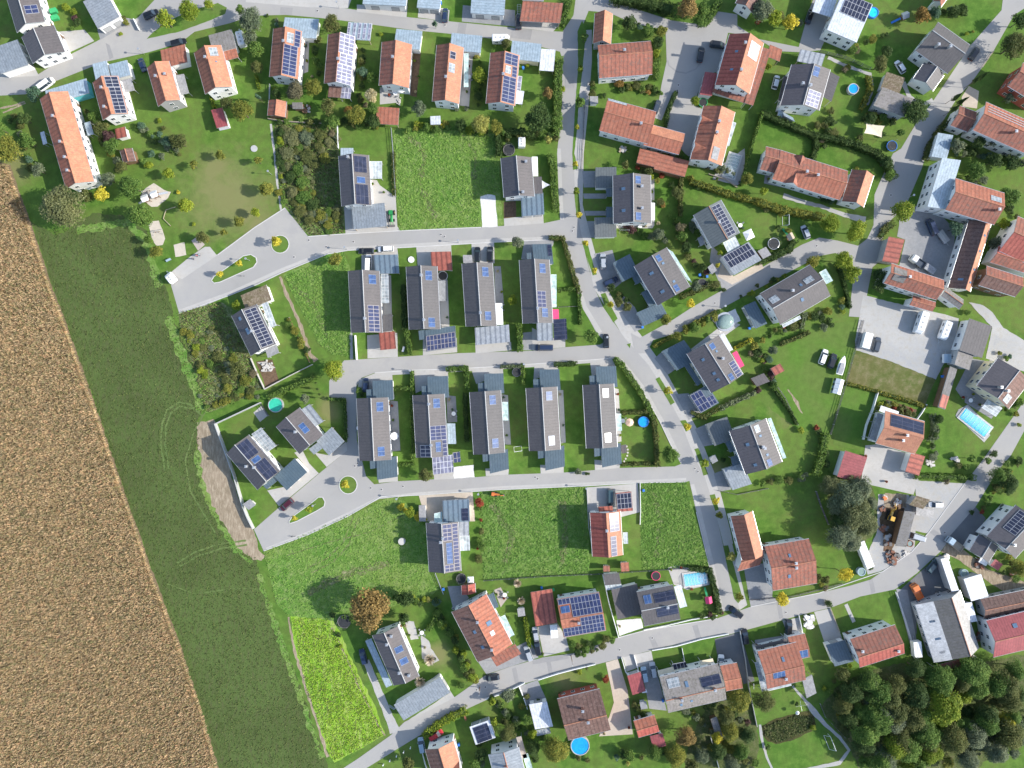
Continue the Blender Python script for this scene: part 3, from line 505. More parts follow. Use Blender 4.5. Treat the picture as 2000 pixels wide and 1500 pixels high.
for l in ([(425, 498), (498, 444), (557, 406)], [(602, 462), (673, 457), (780, 451), (940, 444)], [(515, 1076), (600, 1045), (680, 1008), (726, 981), (744, 970), (818, 967), (980, 956), (1142, 949), (1246, 943), (1340, 941)],
          [(732, 728), (806, 723), (872, 721), (950, 717), (1025, 712), (1152, 703), (1199, 699)], [(350, 612), (448, 577), (504, 555), (550, 533), (640, 496), (680, 489), (800, 483), (966, 473), (1080, 468)],
          [(1400, 1208), (1260, 1231), (1208, 1245)], [(1250, 755), (1288, 822), (1318, 885)], [(1360, 1000), (1384, 1100), (1403, 1195)], [(1884, 944), (1812, 1042), (1780, 1078), (1724, 1116), (1600, 1158), (1466, 1185)]): kerb(l)
# repairs, joints and wheel marks
for p_ in ([(548, 14), (572, 15), (570, 30), (547, 28)], [(896, 44), (912, 45), (908, 68), (892, 66)], [(1000, 56), (1040, 58), (1036, 78), (998, 74)], [(206, 84), (214, 88), (222, 112), (214, 116)], [(1104, 150), (1122, 150), (1122, 172), (1104, 172)], [(1266, 1244), (1276, 1242), (1286, 1262), (1276, 1266)],
           [(1352, 1222), (1362, 1220), (1370, 1246), (1360, 1249)], [(1696, 1134), (1704, 1130), (1710, 1156), (1702, 1160)], [(1516, 1177), (1524, 1175), (1530, 1206), (1522, 1209)], [(1066, 1286), (1074, 1284), (1080, 1318), (1072, 1320)], [(1000, 1306), (1008, 1303), (1014, 1334), (1006, 1336)], [(1816, 1040), (1824, 1034), (1850, 1052), (1844, 1060)]): sheet("road_patch", "patch_asphalt", p_, 0.2)
strip("road_patch", "patch_asphalt", [(1040, 1263 + 30), (1110, 1282)], 9, jit=0.4); strip("road_patch", "patch_asphalt", [(1304, 118), (1306, 128), (1322, 140), (1340, 143), (1360, 134), (1374, 112)], 3, jit=.3)
for l, w in (([(390, 806), (372, 790), (350, 786), (326, 800), (316, 830), (314, 870), (322, 920)], 2.0), ([(396, 812), (376, 798), (352, 794), (334, 806), (324, 832), (323, 870), (330, 915)], 2.0), ([(345, 1100), (380, 1078), (430, 1062), (480, 1056)], 1.8), ([(352, 1106), (386, 1086), (436, 1070), (482, 1064)], 1.8),
             ([(325, 1140), (380, 1160), (450, 1150), (500, 1150)], 1.2), ([(404, 800), (380, 840), (362, 900), (372, 960), (420, 1040)], 1.5)): strip("tyre_track", "track_grass", l, w * 1.7, jit=.9)
for l, w in (([(690, 1010), (670, 1060), (640, 1090), (600, 1110)], 1.8), ([(700, 1012), (680, 1066), (650, 1098), (606, 1120)], 1.8), ([(560, 1085), (640, 1060), (720, 1040), (800, 1000)], 1.5), ([(1330, 1100), (1322, 1084), (1326, 1066), (1340, 1058), (1358, 1060)], 2.5)): strip("worn_track", "weeds", l, w, jit=.6)
for l, w in (([(800, 268), (830, 300), (820, 360), (850, 430)], 9), ([(900, 262), (930, 300), (925, 350)], 7), ([(960, 985), (1000, 1040), (985, 1100)], 14), ([(1095, 975), (1105, 1030), (1098, 1100)], 12), ([(1275, 960), (1290, 1020), (1280, 1090)], 9), ([(575, 560), (610, 590), (640, 660)], 10), ([(600, 1160), (680, 1120), (760, 1100)], 14)): strip("grass_patch", "weeds", l, w, jit=4)
for l, w in (([(330, 620), (342, 660), (362, 710), (384, 760), (392, 800)], 18), ([(150, 450), (200, 440), (250, 436), (285, 470), (310, 560)], 16), ([(384, 880), (392, 940), (420, 1010), (462, 1075), (492, 1100)], 9), ([(505, 1120), (540, 1230), (590, 1370), (628, 1480)], 10)): strip("field_edge", "tall_grass", l, w, jit=4)
sheet("earth_yard", "bed_soil", [(1726, 990), (1768, 992), (1762, 1030), (1752, 1052), (1722, 1040), (1718, 1012)], 2); sheet("earth_yard", "soil", [(1728, 964), (1772, 966), (1770, 990), (1728, 990)], 2)
sheet("earth_yard", "bed_soil", [(1726, 1052), (1748, 1056), (1742, 1080), (1724, 1076)], 2)
# ---------------------------------------------------------------- buildings
WIN = {}
def window_mesh(w, h):
    k = (round(w, 1), round(h, 1))
    if k not in WIN:
        mb = MB(); mb.box(-w / 2, w / 2, 0.0, 0.05, 0, h, 0); mb.box(-w / 2 + .09, w / 2 - .09, 0.05, 0.07, .09, h / 2 + h / 2 - .09, 1)
        mb.box(-0.035, 0.035, 0.07, 0.085, .09, h - .09, 0); WIN[k] = mb.me("window", [M["white_paint"], M["glass"]])
    return WIN[k]
def door_mesh(w, h, mat):
    mb = MB(); mb.box(-w / 2, w / 2, 0, 0.06, 0.02, h, 0)
    n = max(1, int(h / 0.5))
    for i in range(n): mb.box(-w / 2 + .08, w / 2 - .08, 0.06, 0.075, 0.1 + i * (h - .1) / n, 0.1 + (i + 1) * (h - .1) / n - .06, 1)
    return mb.me("door", [M["dark_frame"], M[mat]])
def slab(name, top, th, mats, uv, parent, mi=(0, 1)):
    n = len(top); v = [Vector(p) for p in top] + [Vector(p) - Vector((0, 0, th)) for p in top]
    f = [list(range(n)), list(range(2 * n - 1, n - 1, -1))] + [[i, n + i, n + (i + 1) % n, (i + 1) % n] for i in range(n)]
    uvs = list(uv) + [(0, 0)] * (n + 4 * n)
    me = mesh(name, v, f, mats, [mi[0], mi[1]] + [mi[1]] * n, uvs)
    return add(name, me, parent)
def quad4(p0, p1, p2, z):
    A, B, C = P(*p0, z), P(*p1, z), P(*p2, z); return A, B, C, A + C - B
def wins(root, a, b, zs, n_out, spacing=2.7, w=1.2, h=1.25):
    d = b - a; L = d.length
    if L < 2.6: return
    k = max(1, int((L - 0.8) / spacing)); ang = math.atan2(n_out.y, n_out.x) - math.pi / 2
    for z in zs:
        for i in range(k):
            p = a + d * ((i + 0.5) / k); add("window", window_mesh(w, h), root, (p.x, p.y, z), ang)
def putdoor(root, a, b, c, w, h, mat, name="garage_door"):
    m_ = (a + b) / 2; o = (m_ - c); d = (b - a); nrm = Vector((-d.y, d.x, 0)).normalized()
    if nrm.dot(Vector((o.x, o.y, 0))) < 0: nrm = -nrm
    k = 2 if (b - a).length > 2 * w + 0.6 else 1
    for i in range(k):
        p = a + d * ((i + 0.5) / k); add(name, door_mesh(w, h, mat), root, (p.x, p.y, 0), math.atan2(nrm.y, nrm.x) - math.pi / 2)
def gable(name, mat, p0, p1, p2, he, hr, t=0.5, mat2=None, wall="white_wall", items=(), exts=(), label=None, cat="house", over=(0.6, 0.5), windows=True, gab=None, parent=None, group=None):
    hr = he + .8 * (hr - he) + .35; he += .35
    A, B, C, D = quad4(p0, p1, p2, he); c = (A + B + C + D) / 4; c.z = 0
    root = parent
    if root is None:
        root = add(name, None, None, c); tag(root, label, cat, group)
    else: c = root.location.copy()
    A, B, C, D = (v - c for v in (A, B, C, D))
    wd, ln = (B - A).length, (D - A).length
    def Q(s, u, dz=0.0):
        p = (A * (1 - s) + B * s) * (1 - u) + (D * (1 - s) + C * s) * u
        z = he + (hr - he) * (s / t if s < t else (1 - s) / (1 - t)); return Vector((p.x, p.y, z + dz))
    sl1 = math.hypot(wd * t, hr - he); sl2 = math.hypot(wd * (1 - t), hr - he)
    mats = [M[mat], M["trim"], M[mat2 or mat]]  # second tile is often paler: sunlight on that slope put into colour
    R0, R1 = Q(t, 0), Q(t, 1); v = [A, D, R1, R0, B, C]; v = [Vector(x) for x in v]
    th = 0.2; top = [Vector((x.x, x.y, x.z)) for x in v]; bot = [x - Vector((0, 0, th)) for x in top]
    f = [[0, 3, 2, 1], [4, 5, 2, 3], [6, 7, 8, 9], [10, 9, 8, 11], [0, 1, 7, 6], [4, 10, 11, 5], [0, 6, 9, 3], [3, 9, 10, 4], [1, 2, 8, 7], [2, 5, 11, 8]]
    uv = [(0, sl1), (0, 0), (ln, 0), (ln, sl1), (0, sl2), (ln, sl2), (ln, 0), (0, 0)] + [(0, 0)] * 32
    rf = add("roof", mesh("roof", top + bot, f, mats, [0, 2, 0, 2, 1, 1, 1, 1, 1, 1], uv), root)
    rd = MB(); rd.tube(R0 + Vector((0, 0, .02)), R1 + Vector((0, 0, .02)), 0.13, 6); rd.build("ridge_cap", [M["trim"] if mat in ("dark_tile", "black_tile", "grey_tile") else M["orange_tile"]], rf)
    gt = lambda a, b: MB().tube(a - Vector((0, 0, .08)), b - Vector((0, 0, .08)), 0.1, 6).build("gutter", [M["steel"]], rf)
    gt(A, D); gt(B, C)
    es, eu = over[0] / wd, over[1] / ln; s0, s1, u0, u1 = es, 1 - es, eu, 1 - eu
    def wv(s, u): q = Q(s, u, -0.23); return q
    a0, a1, b0, b1 = wv(s0, u0), wv(s1, u0), wv(s0, u1), wv(s1, u1); g0, g1 = wv(t, u0), wv(t, u1)
    gr = [Vector((x.x, x.y, 0)) for x in (a0, a1, b1, b0)]
    V = gr + [a0, a1, b1, b0, g0, g1]
    F = [[0, 1, 5, 8, 4], [1, 2, 6, 5], [2, 3, 7, 9, 6], [3, 0, 4, 7]]
    wm = [M[wall], M[gab or wall]]
    add("wall", mesh("wall", V, F, wm, [1, 0, 1, 0]), root)
    if windows:
        zs = [0.95] + ([3.6] if he > 4.7 else []) + ([6.2] if he > 7.2 else [])
        ctr = (gr[0] + gr[2]) / 2
        for i, j in ((0, 1), (1, 2), (2, 3), (3, 0)):
            d = gr[j] - gr[i]; nrm = Vector((-d.y, d.x, 0)).normalized()
            if nrm.dot((gr[i] + gr[j]) / 2 - ctr) < 0: nrm = -nrm
            wins(root, gr[i], gr[j], zs, nrm)
        d = gr[2] - gr[1]; nrm = Vector((-d.y, d.x, 0)).normalized()
        if nrm.dot((gr[1] + gr[2]) / 2 - ctr) < 0: nrm = -nrm
        p = gr[1] + d * 0.04 + d.normalized() * 0.6; o = add("door", door_mesh(0.95, 2.05, "wood"), root, (p.x, p.y, 0), math.atan2(nrm.y, nrm.x) - math.pi / 2)
    for it in items:
        k = it[0]
        if k == "chim":
            _, side, u, vv = it[:4]; s = t - vv * t if side == 0 else t + vv * (1 - t); q = Q(s, u)
            mb = MB(); hh = max(hr + 0.9, q.z + 1.3) if len(it) < 5 else q.z + it[4]
            mb.box(-.32, .32, -.32, .32, q.z - .5, hh, 0, 0, (q.x, q.y)); mb.box(-.4, .4, -.4, .4, hh, hh + .1, 1, 0, (q.x, q.y)); mb.box(-.2, .2, -.2, .2, hh + .1, hh + .28, 1, 0, (q.x, q.y))
            mb.build("chimney", [M["steel"] if mat in ("dark_tile", "black_tile", "grey_tile") else M["brick"], M["steel"]], rf)
        elif k == "dorm":
            _, side, u, w_, dmat = it; s_e = 0.0 if side == 0 else 1.0; s_i = t * .75 if side == 0 else 1 - (1 - t) * .75
            zt = Q(s_i, u).z; hw = w_ / ln / 2
            pe, pi_ = Q(s_e + (0.02 if side == 0 else -0.02), u), Q(s_i, u)
            e0, e1 = Q(s_e, u - hw), Q(s_e, u + hw); ap = Vector((pe.x, pe.y, zt)); inn = Q(s_i, u, 0.02)
            e0.z += 0.05; e1.z += 0.05
            add("dormer", mesh("dormer", [e0, e1, ap, inn], [[0, 2, 3], [1, 3, 2], [0, 1, 2]], [M[dmat], M["white_wall"]], [0, 0, 1], [(0, 2), (0, 0), (2, 0), (0, 2), (2, 0), (0, 0), (0, 0), (1, 0), (0, 1)]), rf)
        else:
            mm, side, ua, ub, va, vb = it[:6]; nm = it[6] if len(it) > 6 else "solar_panels"
            S_ = (lambda x: t - x * t) if side == 0 else (lambda x: t + x * (1 - t)); L_ = sl1 if side == 0 else sl2
            pts = [Q(S_(va), ua, .14), Q(S_(va), ub, .14), Q(S_(vb), ub, .14), Q(S_(vb), ua, .14)]
            uu, vv = (ub - ua) * ln, (vb - va) * L_
            # fit a whole number of modules into the array
            if mm.startswith("pv") and mm != "pv_black": uu, vv = max(1, round(uu / 1.1)) * 1.1 + .13, max(1, round(vv / 1.75)) * 1.75 + .13
            if mm.startswith("thermal_b"): uu = max(1, round(uu / 1.3)) * 1.3 + .1
            slab(nm, pts if side == 1 else pts[::-1], 0.09, [M[mm], M["steel"]], [(0, 0), (uu, 0), (uu, vv), (0, vv)] if side == 1 else [(0, vv), (uu, vv), (uu, 0), (0, 0)], rf)
    for e in exts: plate(root, c, *e)
    return root
def plate(root, c, nm, mat, p0, p1, p2, h, posts=True, th=0.12, udir=0):
    A, B, C, D = (v - Vector((c.x, c.y, 0)) for v in quad4(p0, p1, p2, h)); w, l = (B - A).length, (C - B).length
    uv = [(0, 0), (w, 0), (w, l), (0, l)] if udir == 0 else [(0, 0), (0, w), (l, w), (l, 0)]
    r = slab(nm, [A, B, C, D], th, [M[mat], M["trim"]], uv, root)
    if posts:
        ctr = (A + B + C + D) / 4
        for q in (A, B, C, D):
            q2 = q + (ctr - q).normalized() * 0.35; MB().box(-.06, .06, -.06, .06, 0, h - th, 0, 0, (q2.x, q2.y)).build("post", [M["trim"]], r)
    return r
def flat(name, mat, p0, p1, p2, h, label=None, cat="garage", slope=0.25, wall="white_wall", door=None, open_=False, ann=(), items=(), exts=(), udir=0, group=None, desc=None, inset=0.3, rim="trim"):
    A, B, C, D = quad4(p0, p1, p2, h); c = (A + B + C + D) / 4; c.z = 0
    root = add(name, None, None, c)
    if label: tag(root, label, cat, group)
    else: autolabel(root, desc, cat, (p0[0] + p2[0]) / 2, (p0[1] + p2[1]) / 2, group)
    A, B, C, D = (v - c for v in (A, B, C, D)); w, l = (B - A).length, (C - B).length
    for q in (C, D): q.z += slope
    uv = [(0, 0), (w, 0), (w, l), (0, l)] if udir == 0 else [(0, 0), (0, w), (l, w), (l, 0)]
    rf = slab("roof", [A, B, C, D], 0.24, [M[mat], M[rim]], uv, root)
    ctr = (A + B + C + D) / 4; g = []
    for q in (A, B, C, D):
        o = ctr - q; o.z = 0; g.append(Vector((q.x, q.y, 0)) + o.normalized() * inset * 1.4)
    if open_:
        for q in g: MB().box(-.08, .08, -.08, .08, 0, h - .2, 0, 0, (q.x, q.y)).build("post", [M["pale_wood"]], root)
    else:
        zt = [h - .26, h - .26, h + slope - .26, h + slope - .26]
        V = g + [Vector((q.x, q.y, z)) for q, z in zip(g, zt)]
        add("wall", mesh("wall", V, [[0, 1, 5, 4], [1, 2, 6, 5], [2, 3, 7, 6], [3, 0, 4, 7]], [M[wall]]), root)
        if door is not None: putdoor(root, g[door], g[(door + 1) % 4], Vector((ctr.x, ctr.y, 0)), 2.4 if cat in ("garage", "barn") else 0.9, 2.1, "white_paint" if wall != "white_wall" else "grey_wall")
        if cat not in ("garage", "shed", "carport"):
            for i, j in ((0, 1), (1, 2), (2, 3), (3, 0)):
                d = g[j] - g[i]; nrm = Vector((-d.y, d.x, 0)).normalized()
                if nrm.dot((g[i] + g[j]) / 2 - Vector((ctr.x, ctr.y, 0))) < 0: nrm = -nrm
                wins(root, g[i], g[j], [0.95] + ([3.4] if h > 4.8 else []), nrm)
    for it in items:
        mm, ua, ub, va, vb = it[:5]; nm = it[5] if len(it) > 5 else "solar_panels"
        q = lambda u, v_: (A * (1 - u) + B * u) * (1 - v_) + (D * (1 - u) + C * u) * v_ + Vector((0, 0, .14))
        W1, L1 = (ub - ua) * w, (vb - va) * l
        if mm.startswith("pv") and mm != "pv_black": W1, L1 = max(1, round(W1 / 1.1)) * 1.1 + .13, max(1, round(L1 / 1.75)) * 1.75 + .13
        slab(nm, [q(ua, va), q(ub, va), q(ub, vb), q(ua, vb)], .09, [M[mm], M["steel"]], [(0, 0), (W1, 0), (W1, L1), (0, L1)], rf)
    for a in ann: plate(root, c, *a)
    for e in exts: plate(root, c, *e)
    return root
def ref(p0, p2, phrase): REFS.append(((p0[0] + p2[0]) / 2, (p0[1] + p2[1]) / 2, phrase)); return phrase
# ---------------------------------------------------------------- houses: (phrase, extra words, roof, p0, p1, p2, eave, ridge, options); p0-p1 is a gable end, p1-p2 an eave
HS = []
def hs(ph, ex, mat, p0, p1, p2, he, hr, **k): HS.append((ph, ex, mat, p0, p1, p2, he, hr, k))
row = "house in the row between the two middle streets"
TR = lambda x0, y0, x1, y1, m="glass_roof", h=2.7, nm="terrace_roof": (nm, m, (x0, y0), (x1, y0), (x1, y1), h)
hs("leftmost grey house of the upper row", "with solar panels at its lower end", "dark_tile", (680, 529), (741, 529), (747, 650), 5.6, 8.2, mat2="grey_tile", group="grey gabled houses in two rows",
   items=[("thermal_blue", 1, .07, .22, .35, .78, "solar_thermal"), ("pv_mixed", 1, .56, .99, .2, .88), ("chim", 1, .78, .03, 1.1)], exts=[("pergola", "thermal_grey", (744, 535), (759, 535), (760, 592), 2.8), ("extension_roof", "grey_tile", (747, 615), (766, 613), (767, 646), 3.1)])
hs("second grey house of the upper row", "with one blue collector at each end", "dark_tile", (793, 521), (854, 520), (860, 643), 5.6, 8.2, mat2="grey_tile", group="grey gabled houses in two rows",
   items=[("thermal_blue", 1, .08, .23, .25, .65, "solar_thermal"), ("thermal_blue", 1, .82, .97, .3, .7, "solar_thermal"), ("chim", 1, .16, .02, 1.1), ("chim", 1, .86, .05, 1.1)], exts=[TR(856, 548, 870, 588, "flat_grey")])
hs("third grey house of the upper row", "with a white awning along its lower right side", "dark_tile", (902, 515), (962, 514), (970, 637), 5.6, 8.2, mat2="grey_tile", group="grey gabled houses in two rows",
   items=[("thermal_blue", 1, .07, .22, .3, .7, "solar_thermal"), ("thermal_blue", 1, .77, .91, .3, .7, "solar_thermal"), ("chim", 1, .8, .02, 1.1)], exts=[("awning", "white_fabric", (968, 592), (981, 592), (983, 634), 2.7)])
hs("rightmost grey house of the upper row", "with a pink awning beside its roof", "dark_tile", (1014, 508), (1073, 507), (1080, 631), 5.6, 8.2, mat2="grey_tile", group="grey gabled houses in two rows",
   items=[("thermal_blue", 1, .07, .22, .3, .7, "solar_thermal"), ("thermal_blue", 1, .77, .91, .3, .7, "solar_thermal"), ("pv_blue", 1, .5, .76, .05, .62), ("chim", 1, .78, .02, 1.1)],
   exts=[TR(1076, 536, 1087, 600, "green_glass"), ("awning", "pink_fabric", (1079, 604), (1091, 604), (1092, 623), 2.6)])
hs("leftmost grey house of the lower row", "beside the narrow side street", "dark_tile", (696, 778), (758, 776), (764, 898), 5.6, 8.2, mat2="grey_tile", group="grey gabled houses in two rows", items=[("thermal_blue", 1, .07, .22, .3, .7, "solar_thermal"), ("thermal_blue", 1, .78, .93, .25, .65, "solar_thermal")])
hs("second grey house of the lower row", "with solar panels on both slopes", "dark_tile", (806, 772), (868, 769), (875, 891), 5.6, 8.2, mat2="grey_tile", group="grey gabled houses in two rows",
   items=[("thermal_blue", 1, .07, .22, .3, .7, "solar_thermal"), ("thermal_blue", 1, .76, .92, .3, .62, "solar_thermal"), ("pv_blue", 1, .5, .73, .02, .98), ("pv_blue", 1, .73, .99, .7, .98), ("pv_grid", 0, .8, .99, .03, .7), ("chim", 1, .8, .05, 1.1), ("chim", 1, .15, .05, 1.1)],
   exts=[("awning", "blue_metal", (873, 827), (889, 827), (891, 867), 2.8), ("carport_roof", "pv_pale", (844, 893), (884, 888), (886, 922), 2.9), ("carport_roof", "pv_mixed", (884, 884), (898, 882), (900, 902), 2.9)])
hs("third grey house of the lower row", "with a pale awning at mid length", "dark_tile", (917, 766), (978, 762), (986, 884), 5.6, 8.2, mat2="grey_tile", group="grey gabled houses in two rows",
   items=[("thermal_blue", 1, .07, .22, .25, .65, "solar_thermal"), ("thermal_blue", 1, .76, .91, .25, .65, "solar_thermal")], exts=[("awning", "green_glass", (981, 785), (992, 785), (993, 821), 2.7)])
hs("fourth grey house of the lower row", "with a narrow paved terrace", "dark_tile", (1027, 758), (1088, 755), (1095, 878), 5.6, 8.2, mat2="grey_tile", group="grey gabled houses in two rows", items=[("thermal_blue", 1, .07, .21, .25, .65, "solar_thermal"), ("thermal_blue", 1, .77, .92, .25, .65, "solar_thermal")])
hs("rightmost grey house of the lower row", "beside the round blue pool garden", "dark_tile", (1138, 752), (1199, 749), (1206, 873), 5.6, 8.2, mat2="grey_tile", group="grey gabled houses in two rows",
   items=[("thermal_grey", 1, .07, .21, .2, .6, "solar_thermal"), ("thermal_grey", 1, .77, .91, .2, .6, "solar_thermal")], exts=[("awning", "green_glass", (1203, 808), (1213, 808), (1215, 841), 2.7)])
hs("black-roofed house beside the green tractor", "with two dark solar fields", "black_tile", (661, 305), (720, 303), (726, 401), 5.6, 8.2, mat2="dark_tile",
   items=[("pv_black", 1, .04, .36, .1, .85), ("thermal_blue", 1, .45, .58, .2, .7, "solar_thermal"), ("pv_black", 1, .6, .99, .1, .85), ("chim", 0, .08, .25)], exts=[TR(722, 315, 746, 349, "glass_roof"), ("porch_roof", "blue_metal", (665, 289), (690, 289), (690, 304), 3)])
hs("dark-roofed house beside the white gravel patch", "with a white shade sail", "black_tile", (978, 309), (1038, 307), (1044, 384), 5.6, 8.2, mat2="dark_tile", items=[("chim", 1, .15, .6, 1.2), ("chim", 1, .93, .25, 1.2)],
   exts=[("terrace_roof", "white_fabric", (1039, 306), (1050, 306), (1051, 344), 2.7), ("extension_roof", "dark_tile", (1042, 345), (1058, 345), (1060, 378), 4)])
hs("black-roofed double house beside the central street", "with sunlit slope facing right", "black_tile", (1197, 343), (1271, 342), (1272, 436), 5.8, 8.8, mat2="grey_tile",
   items=[("thermal_blue", 1, .05, .21, .12, .42, "solar_thermal"), ("thermal_blue", 1, .8, .96, .12, .42, "solar_thermal"), ("sky_glass", 0, .27, .33, .4, .58, "skylight"), ("sky_glass", 0, .72, .78, .4, .58, "skylight"), ("chim", 1, .27, .45, 1.2), ("chim", 1, .72, .45, 1.2)],
   exts=[("awning", "white_fabric", (1271, 396), (1279, 396), (1279, 430), 2.8)])
hs("dark tilted double house near the street junction", "with long glass awning", "black_tile", (1238, 520), (1302, 483), (1348, 560), 5.8, 8.8, mat2="grey_tile",
   items=[("thermal_blue", 1, .05, .2, .12, .4, "solar_thermal"), ("thermal_blue", 1, .8, .95, .12, .4, "solar_thermal"), ("sky_glass", 1, .24, .29, .25, .4, "skylight"), ("sky_glass", 1, .7, .75, .25, .4, "skylight"), ("sky_glass", 0, .3, .36, .35, .55, "skylight"), ("sky_glass", 0, .76, .82, .35, .55, "skylight")],
   exts=[("terrace_roof", "green_glass", (1304, 486), (1314, 492), (1352, 552), 2.8)])
hs("grey-green metal-roofed house with long solar field", "and white side wall", "green_grey_metal", (1354, 420), (1408, 390), (1445, 455), 5.6, 7.6, items=[("pv_grid", 1, .06, .95, .12, .75), ("chim", 1, .5, .02, 1.0)],
   exts=[("pergola", "glass_roof", (1412, 474), (1436, 461), (1446, 481), 2.8), ("porch_roof", "flat_grey", (1362, 465), (1372, 460), (1378, 476), 2.8)])
hs("wide dark house with glass conservatory corner", "beside the diagonal street", "dark_tile", (1484, 574), (1524, 634), (1622, 577), 5.8, 8.4, mat2="grey_tile",
   items=[("thermal_grey", 0, .05, .2, .2, .55, "solar_thermal"), ("thermal_grey", 0, .72, .88, .2, .5, "solar_thermal"), ("sky_glass", 0, .62, .66, .25, .4, "skylight"), ("sky_glass", 1, .5, .55, .3, .5, "skylight"), ("chim", 0, .45, .3, 1.2)],
   exts=[("conservatory_roof", "green_glass", (1600, 532), (1613, 525), (1627, 548), 3.0), ("terrace_roof", "glass_roof", (1530, 640), (1527, 634), (1562, 616), 2.7)])
hs("dark tilted house with red awning", "and solar panels at its lower right corner", "black_tile", (1341, 691), (1404, 654), (1452, 731), 5.8, 8.8, mat2="grey_tile",
   items=[("thermal_blue", 1, .06, .2, .15, .45, "solar_thermal"), ("thermal_blue", 1, .82, .97, .15, .42, "solar_thermal"), ("sky_glass", 1, .24, .29, .3, .42, "skylight"), ("pv_mixed", 1, .62, .99, .55, .97), ("sky_glass", 0, .25, .31, .4, .55, "skylight"), ("sky_glass", 0, .62, .68, .3, .45, "skylight"), ("sky_glass", 0, .78, .84, .3, .45, "skylight"), ("chim", 1, .46, .4, 1.2)],
   exts=[("terrace_roof", "white_metal", (1406, 655), (1414, 651), (1432, 683), 2.8), ("awning", "pink_fabric", (1430, 690), (1439, 685), (1454, 714), 2.7)])
hs("dark tilted house with twin chimneys", "above the small garage", "black_tile", (1424, 842), (1496, 817), (1528, 902), 5.8, 8.8, mat2="grey_tile",
   items=[("thermal_grey", 1, .05, .21, .15, .45, "solar_thermal"), ("thermal_blue", 1, .82, .97, .15, .42, "solar_thermal"), ("sky_glass", 1, .27, .32, .25, .4, "skylight"), ("sky_glass", 1, .7, .75, .25, .4, "skylight"), ("sky_glass", 0, .35, .42, .35, .5, "skylight"), ("sky_glass", 0, .82, .88, .35, .5, "skylight"), ("chim", 1, .52, .2, 1.2), ("chim", 1, .56, .26, 1.2)],
   exts=[("terrace_roof", "green_glass", (1499, 818), (1506, 816), (1536, 894), 2.7)])
hs("black-roofed house beside the wild meadow", "with long pale solar field", "black_tile", (452, 617), (501, 594), (539, 672), 5.6, 8.0, mat2="dark_tile", items=[("pv_grid", 1, .05, .97, .1, .9), ("sky_glass", 0, .12, .2, .35, .55, "skylight"), ("sky_glass", 0, .42, .56, .2, .45, "skylight"), ("chim", 1, .55, .03, 1.2)],
   exts=[("balcony_roof", "glass_roof", (510, 592), (522, 588), (540, 636), 3.6), ("terrace_roof", "flat_grey", (518, 683), (540, 673), (545, 689), 2.7)])
hs("black-roofed house beside the dirt bank", "with dark solar fields", "black_tile", (442, 886), (486, 849), (547, 920), 5.8, 8.6, mat2="dark_tile", items=[("pv_black", 1, .04, .42, .03, .8), ("thermal_blue", 1, .45, .57, .15, .65, "solar_thermal"), ("pv_black", 1, .58, .99, .1, .85), ("chim", 0, .5, .3), ("chim", 1, .62, .05, 1.1)],
   exts=[("pergola", "thermal_grey", (491, 848), (510, 835), (540, 871), 3.0)])
hs("mauve-grey roofed house beside the green pool", "with striped metal awning", "black_tile", (539, 833), (585, 796), (631, 850), 5.2, 7.4, mat2="dark_tile", items=[("thermal_blue", 1, .38, .68, .22, .6, "solar_thermal"), ("chim", 0, .48, .1)],
   exts=[("terrace_roof", "stripe_metal", (588, 800), (605, 789), (632, 823), 3.0), ("porch_roof", "grey_metal", (603, 877), (622, 863), (632, 874), 3.0)])
hs("black-roofed house with blue roof collectors", "between the two lower meadows", "black_tile", (832, 1021), (895, 1019), (901, 1115), 5.6, 8.4, mat2="grey_tile",
   items=[("pv_mixed", 1, .02, .98, .6, .95), ("pv_mixed", 1, .02, .36, .05, .58), ("thermal_blue", 1, .4, .82, .2, .55, "solar_thermal"), ("pv_mixed", 1, .84, .98, .05, .58), ("chim", 1, .28, .05, 1.2), ("chim", 0, .36, .1)],
   exts=[("extension_roof", "stripe_metal", (896, 1018), (916, 1017), (916, 1046), 3.2), ("terrace_roof", "glass_roof", (898, 1047), (917, 1046), (918, 1075), 2.8), ("porch_roof", "green_glass", (848, 1003), (864, 999), (864, 1020), 2.8)])
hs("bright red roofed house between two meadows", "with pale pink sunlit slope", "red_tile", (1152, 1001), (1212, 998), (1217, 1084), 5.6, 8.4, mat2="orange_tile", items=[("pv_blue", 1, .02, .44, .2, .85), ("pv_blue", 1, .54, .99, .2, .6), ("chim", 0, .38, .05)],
   exts=[("porch_roof", "rust_metal", (1168, 990), (1196, 988), (1198, 999), 2.9), ("terrace_roof", "glass_roof", (1217, 1040), (1226, 1040), (1227, 1062), 2.6)])
hs("orange gabled house joined to a long wing", "beside the central street", "terracotta_tile", (1427, 1008), (1470, 998), (1492, 1084), 5.4, 8.2, mat2="orange_tile")
hs("low tiled linking roof beside the paved yard", "", "terracotta_tile", (1484, 1104), (1494, 1066), (1450, 1078), 4.2, 5.6, mat2="weathered_tile", windows=False)
hs("large weathered red-roofed house with two chimneys", "beside the paved yard", "weathered_tile", (1509, 1154), (1493, 1067), (1580, 1052), 5.4, 8.6, t=.55, items=[("chim", 0, .52, .1), ("chim", 1, .53, .1), ("sky_glass", 1, .45, .5, .35, .5, "skylight"), ("sky_glass", 0, .36, .42, .4, .55, "skylight")])
hs("house with both roof slopes covered in solar panels", "beside the red flat carport", "terracotta_tile", (1101, 1245), (1087, 1170), (1170, 1156), 5.6, 7.8, t=.5,
   items=[("pv_blue", 1, .3, .99, .05, .97), ("pv_blue", 1, .02, .3, .7, .97), ("thermal_blue", 1, .05, .26, .3, .62, "solar_thermal"), ("pv_blue", 0, .02, .98, .5, .97), ("pv_blue", 0, .45, .98, .04, .5), ("chim", 0, .4, .25)])
